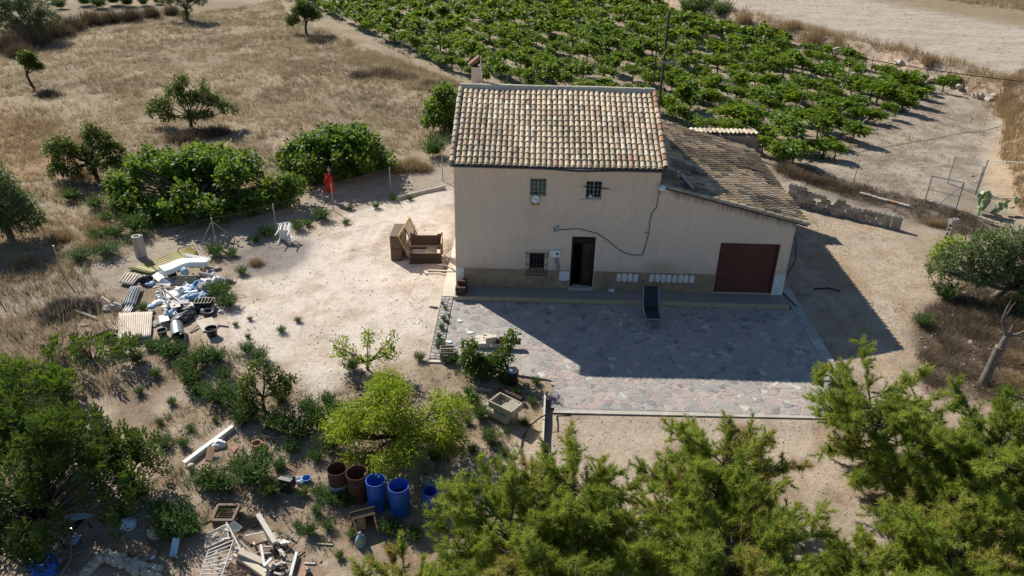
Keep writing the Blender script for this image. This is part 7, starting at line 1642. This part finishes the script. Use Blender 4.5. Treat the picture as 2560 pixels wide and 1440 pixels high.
# ================================================================== GARDEN JUNK
p, q_ = np.array(at(459, 1156, .12)), np.array(at(582, 1064, .12)); q = MB(); q.bar(p, q_, .13, .02); q.bar(p+np.array([.055, -.03, -.09]), q_+np.array([.055, -.03, -.09]), .02, .18); tag(q.build('white_gutter', 'white_paint', None, org=(p+q_)/2), 'long white angled board lying on the garden soil', 'board')
slab('brown_tile', 'brown ribbed clay panel leaning beside the long white board', 'panel', [(512, 1150), (529, 1153), (538, 1118), (519, 1115)], 'terracotta', .03, dzs=[.03, .03, .2, .2]); slab('clay_slab', 'flat reddish slab half buried in dry grass', 'slab', [(574, 1122), (590, 1108), (596, 1118), (584, 1133)], 'terracotta', .03, .03)
blobby('torn_bag', 'torn white bag in the weeds beside the long white board', 'bag', 548, 1115, (.18, .16, .10), 'foam_white', 101, .5, 0, None, 3)
o = thing('wire_rack', 'white wire rack half buried in weeds', 'rack', at(545, 1155)); B = np.array(o.location); q = MB()
c = [np.array(at(x, y, z))-B for x, y, z in ((531, 1158, .06), (555, 1155, .06), (557, 1142, .25), (534, 1140, .25))]
for k in range(7): t_ = k/6; q.tube([c[0]+(c[1]-c[0])*t_, c[3]+(c[2]-c[3])*t_], .006, 4); q.tube([c[0]+(c[3]-c[0])*t_, c[1]+(c[2]-c[1])*t_], .004, 4)
q.build('wires', 'iron_pale', o); q = MB(); q.tube([np.array(at(525, 1178, .02))-B, np.array(at(533, 1140, .30))-B], .014, 6); q.build('leg', 'white_paint', o)
B = at(480, 1174); r = 9.5/ppm(B); lathed('old_ball', 'dirty cream ball on the sand by the long white board', 'ball', B, [(max(0.0, r*math.sin(a)), r-r*math.cos(a)) for a in np.linspace(0, math.pi, 13)], 'cream_ball', 18)
P = np.array(at(641, 1108, .22)); r = 13.5/ppm(P); B = np.array([P[0], P[1], H1(P[0], P[1])]); lathed('terracotta_pipe', 'short terracotta pipe standing upright in the garden', 'pipe', B, [(r*.8, 0), (r, 0), (r*1.02, .10), (r, .23), (r*.82, .23), (r*.8, .02)], 'terracotta', 22)
B = at(629, 1136); q = MB(); q.tube([(.09*math.cos(a), .08*math.sin(a), .08+.02*math.sin(a)) for a in np.linspace(0, 6.2832, 18)], .013, 6, False); tag(q.build('white_ring', 'foam_white', None, smooth=True, loc=tuple(B)), 'small white plastic ring beside the terracotta pipe', 'ring')
B = np.array(at(716, 1232)); o = thing('old_television', 'old dark television set standing in the weeds', 'television', B, -.25); q = MB(); q.box((0, .02, .22), (.36, .10, .40), rotx(-.12), .012); q.build('front_frame', 'black_plastic', o); q = MB(); q.box((0, .17, .22), (.30, .24, .30), rotx(-.12), .04); q.build('rear_case', 'black_plastic', o); q = MB(); q.box((0, -.035, .23), (.29, .012, .26), rotx(-.12), .004); mat('tv_glass', (0.03, 0.035, 0.035), (0.02, 0.02, 0.02), 3, .15, 0, spec=.5); q.build('screen', 'tv_glass', o); q = MB(); q.box((0, .05, .432), (.35, .14, .012), rotx(-.12)); q.build('grey_top', 'cement_grey', o)  # thin grey plate covers the top of the dark case
bucket(766, 1194, 11, .12, 'small bright blue bowl in the weeds beside the television', 'blue_plastic', 'blue_bowl', False); bucket(746, 1197, 9, .10, 'white bowl with a blue rim next to the bright blue bowl', 'foam_white', 'white_bowl', False)
blobby('teal_bag', 'crumpled teal plastic bag in the weeds', 'bag', 752, 1208, (.10, .09, .06), 'pale_blue', 111, .4)
# ------------------------------------------------------------------ timber scrap heap
def frame4(name, label, cat, corners, n, m_, r, rail, dzs, ncross=0, flat=False):
    o = thing(name, label, cat, at(*corners[0])); B = np.array(o.location); c = [np.array(at(x, y, z))-B for (x, y), z in zip(corners, dzs)]
    for a_, b_ in ((0, 1), (1, 2), (2, 3), (3, 0)):
        q = MB(); (q.bar(c[a_], c[b_], rail, rail*(.5 if flat else 1.6)) if rail > .02 else q.tube([c[a_], c[b_]], rail, 6)); q.build('rail', m_, o)
    for k in range(1, n):
        t_ = k/n; q = MB(); q.tube([c[0]+(c[3]-c[0])*t_, c[1]+(c[2]-c[1])*t_], r, 5); q.build('rung', m_, o)
    for k in range(1, ncross):
        t_ = k/ncross; q = MB(); q.tube([c[0]+(c[1]-c[0])*t_, c[3]+(c[2]-c[3])*t_], r, 4); q.build('cross_wire', m_, o)
    return o
frame4('slatted_frame', 'brown wooden frame with slats lying on the scrap heap', 'frame', [(530, 1303), (582, 1303), (599, 1265), (546, 1265)], 7, 'wood_brown', .012, .07, [.10, .10, .14, .14])
frame4('cot_side', 'white slatted cot side lying on top of the scrap heap', 'frame', [(500, 1444), (553, 1446), (584, 1350), (521, 1376)], 8, 'white_paint', .013, .016, [.25, .28, .45, .40])
frame4('oven_grid', 'rusty wire grid on the scrap heap beside the white cot side', 'grid', [(566, 1426), (602, 1445), (628, 1430), (576, 1406)], 12, 'rust', .005, .008, [.2, .2, .25, .25], 3)
frame4('wire_grid', 'small pale wire grid by the slatted brown frame', 'grid', [(566, 1318), (590, 1330), (606, 1318), (584, 1302)], 8, 'iron_pale', .004, .006, [.2, .2, .25, .25], 8)
frame4('broken_shutter', 'broken slatted shutter under weeds left of the scrap heap', 'frame', [(512, 1372), (572, 1345), (566, 1312), (520, 1335)], 8, 'wood_bleached', .012, .03, [.08, .08, .1, .1])
pole('white painted pipe leaning on the scrap heap', [(566, 1306, .35), (602, 1374, .25)], .02, 'white_paint')
TL = [('thick pale beam at the far end of the scrap heap', (645, 1286), (688, 1358), .12, .07, 'wood_bleached', .14, .2), ('wide cream board across the scrap heap', (586, 1373), (690, 1418), .16, .05, 'board_cream', .3, .12), ('long heavy pale beam under the cream board', (588, 1384), (668, 1440), .16, .1, 'board_cream', .14, .12), ('narrow white batten standing across the boards', (652, 1362), (664, 1430), .06, .04, 'white_paint', .3, .25), ('short white batten over the narrow batten', (660, 1416), (679, 1396), .07, .04, 'white_paint', .3, .25), ('white timber at the edge of the scrap heap', (742, 1381), (726, 1442), .07, .06, 'white_paint', .08, .08), ('dark plank half under the scrap heap', (676, 1392), (692, 1436), .14, .03, 'wood_brown', .06, .05), ('reddish brown plank in the scrap heap', (700, 1400), (705, 1440), .12, .03, 'wood_brown', .05, .05), ('bleached plank on the right of the scrap heap', (691, 1366), (714, 1391), .08, .04, 'wood_bleached', .1, .1), ('small bleached plank above the dark gap', (694, 1350), (716, 1362), .09, .03, 'wood_bleached', .12, .1), ('thin pale stick lying on the sand', (792, 1359), (832, 1362), .04, .03, 'wood_bleached', .02, .02), ('short pale stick beside the brown board', (761, 1408), (789, 1409), .05, .03, 'wood_bleached', .02, .02), ('thin dark bar crossing the scrap heap', (710, 1384), (748, 1350), .025, .025, 'wood_dark', .15, .18), ('grey batten next to the white timber', (716, 1433), (748, 1394), .05, .03, 'wood_grey', .04, .04), ('grey lath across the scrap heap', (600, 1352), (640, 1392), .05, .02, 'wood_grey', .18, .2), ('white lath in front of the cot side', (560, 1408), (590, 1392), .04, .02, 'white_paint', .3, .3), ('bleached lath in the middle of the scrap heap', (612, 1340), (660, 1330), .05, .02, 'wood_bleached', .15, .15), ('thin grey lath beyond the cream board', (680, 1346), (718, 1336), .04, .02, 'wood_grey', .12, .06), ('dark lath left of the slatted frame', (505, 1306), (522, 1282), .05, .03, 'wood_brown', .05, .12)]
for lb, a_, b_, w, th, m_, za, zb in TL: plank(lb, a_, b_, w, th, m_, za, zb, group='timbers of the scrap heap')
gk = np.random.default_rng(12)
for k in range(48):
    x, y = gk.uniform(520, 720), gk.uniform(1320, 1435); a = gk.uniform(0, 3.14); L = gk.uniform(10, 28)
    plank('splintered offcut in the timber scrap heap', (x, y), (x+L*math.cos(a), y+L*.6*math.sin(a)), gk.uniform(.03, .07), gk.uniform(.015, .03), ['wood_bleached', 'wood_grey', 'white_paint', 'wood_brown', 'wood_bleached'][gk.integers(5)], gk.uniform(.04, .18), gk.uniform(.04, .18), 'offcut', group='offcuts of the scrap heap')
for x, y, w in [(615, 1305, 40), (640, 1310, 34), (600, 1320, 30), (660, 1400, 34), (690, 1385, 30)]: scrub(x, y, w, 'tangle of dark roots and wire in the scrap heap', .45, 'root tangles in the scrap heap', nm='root_tangle')
slab('brown_board', 'reddish brown board lying on the sand at the end of the scrap heap', 'board', [(745, 1442), (762, 1443), (772, 1415), (756, 1412)], 'terracotta', .02, .03); blobby('paint_tin', 'small silver tin beside the reddish brown board', 'tin', 771, 1432, (.06, .06, .1), 'zinc', 7, .05)
q = MB(); a_, b_ = np.array(at(441, 1345, .3)), np.array(at(432, 1392, .05)); q.bar(a_, b_, .16, .02, up=(.3, 0, 1)); tag(q.build('curved_panel', 'pale_blue', None, org=b_), 'pale curved panel propped in the shade', 'panel')
pole('thin white pipe standing in the weeds', [(461, 1290, .05), (464, 1262, .3)], .014, 'white_paint'); slab('white_tray', 'white tray standing in the weeds by the thin pipe', 'tray', [(447, 1285), (456, 1286), (457, 1270), (449, 1268)], 'white_paint', .02, dzs=[.1, .1, .3, .3])
# ------------------------------------------------------------------ shaded corner
q = MB(); B = at(118, 1432); q.box((0, 0, .20), (.52, .42, .40), rotz(.5), .06); tag(q.build('blue_tank', 'blue_drum', None, smooth=True, loc=tuple(B)), 'large blue plastic box in the shade of the dark tree', 'box')
bucket(67, 1392, 13, .3, 'blue bucket in the shade beside the large blue box', 'blue_drum'); bucket(131, 1362, 9, .2, 'white paint pail in the shaded junk', 'foam_white', 'paint_pail', False); bucket(115, 1385, 7, .16, 'small pale pot in the shaded junk', 'pale_blue', 'small_pot', False)
slab('glass_panel', 'greenish glass panel lying in the shaded junk', 'glass', [(172, 1318), (205, 1290), (214, 1296), (184, 1326)], 'tv_glass', .015, .12); slab('dusty_sheet', 'pale blue dusty sheet behind the glass panel', 'sheet', [(153, 1292), (205, 1280), (235, 1288), (190, 1300)], 'pale_blue', .02, .2); slab('blue_sheeting', 'bluish panel in the middle of the shaded junk', 'panel', [(172, 1360), (188, 1332), (203, 1338), (190, 1360)], 'pale_blue', .02, .1)
blobby('dented_bucket', 'pale dented pail with a dark mouth in the tree shade', 'bucket', 322, 1318, (.24, .2, .18), 'pale_blue', 121, .25); blobby('white_shard', 'white broken bowl in the tree shade', 'bowl', 374, 1394, (.14, .11, .06), 'foam_white', 122, .2); blobby('rough_stone', 'pale rounded boulder at the edge of the tree shade', 'rock', 391, 1338, (.22, .18, .15), 'rock_pale', 123, .3)
pole('long bent branch lying across the shaded junk', [(150, 1440, .05), (176, 1400, .1), (178, 1360, .12), (172, 1330, .1)], .02, 'wood_grey', 'branch', 'branch'); pole('thin bent hoop in the shaded junk', [(97, 1370, .05), (100, 1385, .1), (115, 1395, .1), (150, 1398, .08), (230, 1370, .03)], .014, 'wood_grey', 'branch', 'branch')
for k in range(10):
    x, y = gk.uniform(80, 260), gk.uniform(1300, 1425); a = gk.uniform(0, 3.14); L = gk.uniform(12, 36); plank('grey scrap lath in the shaded junk', (x, y), (x+L*math.cos(a), y+L*.6*math.sin(a)), .05, .02, ['wood_grey', 'wood_dark', 'pale_blue'][gk.integers(3)], .05, .1, 'scrap_lath', group='laths in the shaded junk')
rt = thing('ruined_wall', 'low ruined masonry wall in dappled shade beside the scrap heap', 'wall', at(260, 1392)); B = np.array(rt.location); gq = np.random.default_rng(6)
for a_, b_, n in (((205, 1452), (262, 1392), 9), ((262, 1392), (400, 1444), 14)):
    p, e = np.array(at(*a_)), np.array(at(*b_))
    for k in range(n):
        for j in range(2):
            c = p+(e-p)*((k+.5)/n)+np.array([gq.normal(0, .03), gq.normal(0, .03)+(j-.5)*.14, .06+gq.uniform(0, .06)]); q = MB(); q.blob((0, 0, 0), (.11, .10, .10), 300+k*3+j, .3, 9); q.build('stone', 'rock_pale', rt, loc=tuple(c-B))
rt2 = thing('roof_tile_pile', 'broken terracotta roof tiles lying along the ruined wall', 'tiles', at(335, 1392)); V_, F_ = half_tile(.4, .085, .07, .014)
for k in range(4): q = MB(); q.add(V_@rotz(-1.0+.15*k).T+np.array([-.22+.16*k, .1-.10*k, .03]), F_); q.build('tile', 'terracotta', rt2)
# ================================================================== RIGHT-HAND SIDE
bw = MB(); L, W, Hh_ = .40, .19, .195; t_ = .03
for y_ in (-W/2+t_/2, W/2-t_/2): bw.box((0, y_, 0), (L, t_, Hh_))
for x_ in (-L/2+t_/2, 0, L/2-t_/2): bw.box((x_, 0, -.001), (t_, W-2*t_, Hh_-.002))
bo = bw.build('concrete_block', 'block_loose', None); BME = bo.data; bpy.data.objects.remove(bo)
A0 = np.array(at(1982, 511)); A1 = np.array(at(2252, 576)); dv = A1-A0; Lw = np.hypot(dv[0], dv[1]); ux = dv/Lw; rzw = math.atan2(dv[1], dv[0])
wall_ = thing('block_wall', 'loose dry-stacked wall of hollow grey concrete blocks behind the gravel', 'wall', A0, rzw); gb = np.random.default_rng(9)
nb_ = int(Lw/.435)
def zw(x_): p = A0+ux*x_; return H1(p[0], p[1])-A0[2]
def blk(x_, y_, z_, rot=(0, 0, 0)):
    o = link('concrete_block', BME, None, wall_); o.location = (x_, y_, z_); o.rotation_euler = rot; b_ = gb.uniform(.62, 1.15); o.color = (b_*gb.uniform(.97, 1.06), b_, b_*gb.uniform(.9, 1.0), 1)
for i in range(-1, nb_):
    x_ = .2+i*.435; z0 = zw(x_)
    if i >= nb_-2:   # blocks on end at the right
        for k in range(2):
            blk(x_-.1+.2*k, 0, z0+.2, (0, math.pi/2, 0))
        blk(x_, 0, z0+.50, (0, 0, gb.normal(0, .04))); continue
    blk(x_, gb.normal(0, .02), z0+.097, (0, 0, gb.normal(0, .05)))
    if gb.random() < .85: blk(x_+.2+gb.normal(0, .03), gb.normal(0, .015), z0+.295, (0, 0, gb.normal(0, .04)))
    else: blk(x_+.1, 0, z0+.295, (0, 0, math.pi/2)); blk(x_+.3, 0, z0+.295, (0, 0, math.pi/2))
    if gb.random() < .6: blk(x_+gb.normal(0, .05), gb.normal(0, .03), z0+.493, (0, 0, gb.normal(0, .04)))
    if i < 5 and gb.random() < .75: blk(x_+.15, gb.normal(0, .02), z0+.691, (0, 0, gb.normal(0, .05)))
    if i < 1: blk(x_+.1, 0, z0+.889, (0, 0, .1))
P = np.array(at(2368, 600)); o = thing('block_pile', 'two concrete blocks stacked on end beside the large olive', 'blocks', P, .4)
for z_ in (.2, .6): c = link('concrete_block', BME, None, o); c.location = (0, 0, z_); c.rotation_euler = (0, math.pi/2, 0)
c = link('concrete_block', BME, None, o); c.location = (.02, 0, .9)
kb_ = thing('kerb_row', 'half-buried row of old kerb blocks behind the block wall', 'kerb', at(2150, 487)); B = np.array(kb_.location); a_, b_ = np.array(at(2150, 487)), np.array(at(2272, 520))
for k in range(9):
    p = a_+(b_-a_)*(k+.5)/9; p[2] = H1(p[0], p[1]); q = MB(); q.box(p-B+np.array([0, 0, .06]), (.30, .2, .16), rotz(math.atan2((b_-a_)[1], (b_-a_)[0])+gb.normal(0, .06)), .015); q.build('kerb_block', 'terracotta' if k in (5, 6) else 'block_grey', kb_)
def gate(name, label, tl, tr_, br, bl, brace, hgt=1.55):
    p0, p1 = np.array(at(*bl)), np.array(at(*br)); o = thing(name, label, 'gate', p0); h0, h1 = up_at(p0, 0, tl[1]), up_at(p1, 0, tr_[1]); h_ = (h0+h1)/2
    a_, b_ = np.zeros(3), p1-p0; T = np.array([0, 0, h_]); pt = lambda u, v: a_+(b_-a_)*u+T*v
    for u in (0, 1): q = MB(); q.tube([pt(u, -.03), pt(u, 1)], .03, 8); q.build('upright', 'galvanised', o, smooth=True)
    for v in (.05, .5, 1): q = MB(); q.tube([pt(0, v), pt(1, v)], .026 if v != .5 else .015, 8); q.build('rail', 'galvanised', o, smooth=True)
    if brace: q = MB(); q.tube([pt(.45, .05), pt(1, .95)], .022, 7); q.build('brace', 'galvanised', o)
    q = MB()
    for k in range(1, 22): q.tube([pt(k/22, .05), pt(k/22, 1)], .0016, 3, False)
    for k in range(1, 16): q.tube([pt(0, .05+.95*k/16), pt(1, .05+.95*k/16)], .0016, 3, False)
    stuff(q.build('wire_mesh', 'galvanised', o)); return o
gate('metal_gate', 'galvanised gate leaf with diagonal brace standing at the drive entrance', (2330, 436), (2410, 461), (2389, 524), (2311, 506), True); gate('metal_gate', 'galvanised gate leaf without brace swung open against the orange mound', (2391, 392), (2469, 415), (2437, 486), (2368, 458), False)
q = MB(); P = np.array(at(2440, 484)); q.tube([P-np.array([0, 0, .1]), P+np.array([.05, 0, 1.75])], .035, 8); tag(q.build('gate_post', 'galvanised', None, smooth=True, org=P), 'round steel gate post by the prickly pear', 'post'); stake(2131, 465, 1.35, (.05, 0), .018, 'steel_stake', 'thin rusty steel stake between block wall and vineyard', None, 'rust')
pole('long thin rail running along the orange mound', [(2490, 402, .5), (2640, 412, .5)], .02, 'galvanised', 'mound_rail', 'rail')
# prickly pear
gc_ = np.random.default_rng(14); B = at(2455, 535); pp_ = thing('prickly_pear', 'pale green prickly pear cactus beside the gate', 'cactus', B); q0 = MB()
q0.blob((0, 0, 0), (.16, .025, .22), 5, .06, 14); o_ = q0.build('pad', None, None, smooth='all'); v_ = o_.data.attributes.new('v', 'FLOAT', 'POINT'); v_.data.foreach_set('value', np.full(len(o_.data.vertices), .6, np.float32)); PME = o_.data; PME.materials.append(MATS['cactus_pad']); bpy.data.objects.remove(o_)
ends = [(np.array([gc_.normal(0, .35), gc_.normal(0, .2), .12]), 0) for _ in range(9)]
for lev in range(4):
    new = []
    for p, l_ in ends:
        for s in range(1 if lev == 0 else gc_.integers(1, 3)):
            o = link('pad', PME, None, pp_); ti = gc_.normal(0, .55); ya = gc_.uniform(0, 6.28); d = np.array([math.cos(ya)*math.sin(ti), math.sin(ya)*math.sin(ti), math.cos(ti)]); s_ = gc_.uniform(.6, .9)
            o.location = tuple(p+d*.17); o.rotation_euler = Vector(d).to_track_quat('Z', 'Y').to_euler(); o.scale = (s_,)*3; new.append((p+d*.33*s_, lev))
    ends = [new[i] for i in gc_.permutation(len(new))[:11]]
# dead tree
B = np.array(at(2455, 962)); dt = thing('dead_tree', 'bare grey dead tree trunk with sawn limb on the brushwood slope', 'tree', B); vz = lambda x, y, Yo: np.array(on_y(x, y, B[1]+Yo))-B
tk = MB(); tk.tube([np.array([0, 0, -.1]), vz(2478, 915, .05), vz(2498, 868, .1)], [.14, .13, .12], 12); tk.build('trunk', 'dead_wood', dt, smooth=True)
tk = MB(); tk.tube([vz(2495, 885, .1), vz(2512, 850, .12), vz(2522, 835, .15)], [.125, .10, .08], 10); tk.build('fork', 'dead_wood', dt, smooth=True)
for pts, r in ([((2518, 842), (2508, 800), (2515, 775), (2528, 750)), (.07, .05, .03, .01)], [((2515, 790), (2530, 765), (2540, 755)), (.025, .018, .006)], [((2520, 838), (2540, 838), (2562, 828), (2590, 815)), (.07, .05, .04, .02)], [((2524, 835), (2535, 810), (2528, 800)), (.06, .04, .015)], [((2508, 815), (2495, 800), (2490, 785)), (.03, .02, .008)], [((2545, 836), (2555, 845), (2575, 842)), (.025, .018, .01)]):
    tk = MB(); tk.tube([vz(x, y, .15) for x, y in pts], list(r), 7); tk.build('branch', 'dead_wood', dt, smooth=True)
a_ = vz(2498, 868, .1); tk = MB(); tk.lathe([(0, .012), (.115, .012), (.12, 0)], a_, 14, rotx(.35)@roty(.2)); tk.build('sawn_end', 'wood_pale', dt)
# rocks
RM = []
for k in range(5):
    q = MB(); q.blob((0, 0, 0), (.5, .4, .32), 500+k, .8, 9, None, 2.6); o = q.build('rock', 'rock_pale', None); RM.append(o.data); bpy.data.objects.remove(o)
def rock(px, py, wpx, lb, grp):
    P = np.array(at(px, py)); s = wpx/ppm(P); o = link('rock', RM[gk.integers(5)], None, None, tuple(P+np.array([0, 0, s*.06]))); o.scale = (s, s, s*.8); o.rotation_euler = (0, 0, gk.uniform(0, 6)); return tag(o, lb, 'rock', grp)
for x, y, w in [(2427, 857, 17), (2383, 788, 9), (2460, 793, 13), (2483, 787, 11), (2412, 733, 12), (2440, 735, 9), (2435, 900, 9), (2350, 832, 12), (2410, 912, 10), (2330, 840, 9), (2315, 870, 10), (2305, 845, 8), (2318, 905, 10), (2285, 885, 8), (2380, 820, 10), (2440, 770, 8), (2400, 870, 8), (2300, 920, 10), (2470, 745, 9)]: rock(x, y, w, 'pale rock on the brushwood slope', 'rocks on the brushwood slope')
bkp = [(1660, 28), (1700, 42), (1880, 78), (2060, 122), (2150, 138), (2230, 160), (2330, 192), (2400, 215), (2440, 232), (2485, 250)]
for k in range(34):
    t_ = gk.uniform(0, len(bkp)-1.001) if k < 12 else gk.uniform(5, 8.99); i = int(t_); x = bkp[i][0]+(bkp[i+1][0]-bkp[i][0])*(t_-i)+gk.normal(0, 4); y = bkp[i][1]+(bkp[i+1][1]-bkp[i][1])*(t_-i)+gk.normal(0, 7)
    o = rock(x, y, gk.uniform(10, 30), 'pale weathered boulder in the bank under the upper field', 'boulders in the field bank'); o.rotation_euler = tuple(gk.uniform(-.5, .5, 2))+(gk.uniform(0, 6),); o.location.z -= .08
for x, y, w in [(2530, 330, 9), (2475, 350, 8), (2450, 245, 6), (2045, 450, 14), (2075, 455, 16), (2062, 452, 10), (2430, 440, 10), (2440, 455, 8), (2330, 505, 12), (2345, 512, 8), (2100, 425, 5), (2200, 420, 5), (2250, 380, 5), (2300, 350, 5)]: rock(x, y, w, 'small pale stone on the ground near the gate and vineyard', 'stones near the gate')
# ------------------------------------------------------------------ pole, antenna and cables
PB = np.array([on_y(1660, 150, 20.0)[0], 20.0, 0.0]); PB[2] = H1(PB[0], PB[1]); tz = on_y(1676, 28, PB[1])[2]
up_ = thing('utility_pole', 'tall dark utility pole behind the house with a curved arm', 'pole', PB)
q = MB(); q.box((0, 0, (tz-PB[2])/2-.1), (.13, .13, tz-PB[2]+.2), bev=.015); q.build('shaft', 'bark_dark', up_)
hh = tz-PB[2]; q = MB(); q.tube([(0, 0, hh-.15), (.10, 0, hh+.02), (.22, 0, hh+.0), (.28, 0, hh-.10), (.28, 0, hh-.28)], .03, 7); q.build('cable_arm', 'cable_black', up_, smooth=True)
for s in (-.05, .05): q = MB(); q.tube([(s, -.07, 4.0), (s*1.1, -.07, hh-.1)], .011, 5); q.build('riser_cable', 'cable_black', up_)
q = MB(); a_ = PB+np.array([.28, 0, hh-.28]); e = np.array(on_y(2700, 216, 27.0)); n = 24
q.tube([a_+(e-a_)*t_-np.array([0, 0, 4*.55*t_*(1-t_)]) for t_ in np.linspace(0, 1, n)], .026, 6); tag(q.build('overhead_cable', 'cable_black', None, smooth=True, org=a_), 'black overhead cable sagging from the utility pole across the vineyard', 'cable')
P2 = thing('utility_pole', 'far utility pole holding the other end of the sagging cable', 'pole', (e[0], e[1], H1(e[0], e[1]))); q = MB(); q.tube([(0, 0, -.2), (0, 0, e[2]+.2-P2.location[2])], .09, 8); q.build('shaft', 'bark_dark', P2)
an_ = thing('tv_antenna', 'thin antenna mast with a yagi aerial behind the roof ridge', 'antenna', (7.86, 7.9, 4.3)); top = on_y(1643, 70, 7.9)[2]-4.3
q = MB(); q.tube([(0, 0, -.25), (-.06, 0, top*.5), (-.12, 0, top)], .028, 7); q.build('mast', 'iron_black', an_)
q = MB(); q.bar((-.14, 0, top-.02), (.25, .02, top+.12), .02, .02); q.build('upper_boom', 'galvanised', an_)
yz = on_y(1660, 157, 7.9)[2]-4.3; x0 = on_y(1648, 157, 7.9)[0]-7.86; x1 = on_y(1702, 152, 7.9)[0]-7.86
q = MB(); q.bar((-.05, 0, yz), (x1, 0, yz+.03), .02, .02); q.build('boom', 'galvanised', an_)
for k in (-1, 0, 1): q = MB(); q.tube([(.12, 0, yz+.02), (x1, .05, yz+.03+.12*k)], .016, 5); q.build('director_arm', 'galvanised', an_)
q = MB(); q.tube([(x1, .05, yz-.10), (x1, .05, yz+.16)], .012, 5); q.build('end_bar', 'yellow_plastic', an_)
rf = MB(); A3 = np.array([x0-.05, .02, yz+.02]); D1 = np.array([.30, 0, .52]); D2 = np.array([.10, .22, .0])
for k in range(8): rf.tube([A3+D1*k/7, A3+D1*k/7+D2], .012, 4)
for s in (0, 1): rf.tube([A3+D2*s, A3+D1+D2*s], .010, 4)
rf.build('reflector', 'yellow_plastic', an_)
q = MB(); q.tube([(0, 0, yz-.4), (.12, 0, yz-.15), (.12, 0, yz)], .012, 5); q.build('strut', 'galvanised', an_)
q = MB(); a_ = np.array([7.80, 7.9, 4.3+yz]); b_ = np.array([3.9, 3.95, 6.55]); q.tube([a_, (a_+b_)/2-np.array([0, 0, .12]), b_], .008, 5); tag(q.build('stay_wire', 'wood_pale', None, org=b_), 'thin stay wire from the antenna mast to the roof ridge', 'wire')
# on the lean-to roof and its side
a_ = np.array([8.05, 1.15, lz(8.05)+.17]); b_ = np.array([8.26, 0.10, lz(8.26)+.17]); q = MB(); q.tube([a_, b_], .06, 12, True); tag(q.build('roof_pipe', 'zinc', None, smooth=True, org=(a_+b_)/2), 'grey pipe lying on the lean-to roof tiles', 'pipe')
q = MB(); q.tube([(12.12, .9, 2.4), (12.2, .85, 2.3), (12.42, .6, 1.9), (12.45, .4, 1.2), (12.2, .35, .5), (12.14, .3, .0), (12.3, .1, -.12), (12.45, -.6, -.12)], .022, 6); tag(q.build('side_hose', 'black_plastic', None, smooth=True, org=(12.14, .9, 0)), 'black hose hanging down the side wall of the garage', 'hose')
q = MB()
for k in range(5): q.tube([(12.14+.03*k, 1.3+.26*math.cos(a), .75+.26*math.sin(a)) for a in np.linspace(0, 6.2832, 20)], .016, 5, False)
stuff(tag(q.build('hose_coil', 'black_plastic', None, smooth=True, org=(12.2, 1.3, .7)), 'coil of black hose hung on the side wall of the garage', 'hose'))
pole('dark broken branch lying on the shaded gravel', [(2035, 722, .03), (2070, 720, .06), (2100, 727, .03)], .03, 'bark_dark', 'branch', 'branch'); slab('shaded_board', 'short board lying on the gravel beside the garage', 'board', [(1998, 735), (2000, 723), (2025, 722), (2027, 733)], 'wood_grey', .05, .06)
for x, y, h_, lb in [(163, 250, .35, 'yellow ribbon tied low beside the crooked almond tree'), (727, 146, .7, 'yellow marker ribbon on a stake near the vineyard corner'), (643, 160, .7, 'yellow marker ribbon on a stake in the middle of the dry field')]:
    P = np.array(at(x, y)); o = thing('marker_stake', lb, 'marker', P); q = MB(); q.tube([(0, 0, -.05), (0.02, 0, h_+.3)], .012, 5); q.build('stake', 'rust', o); q = MB(); q.blob((.05, 0, h_), (.10, .04, .10), 3, .4, 10); q.build('ribbon', 'yellow_plastic', o)
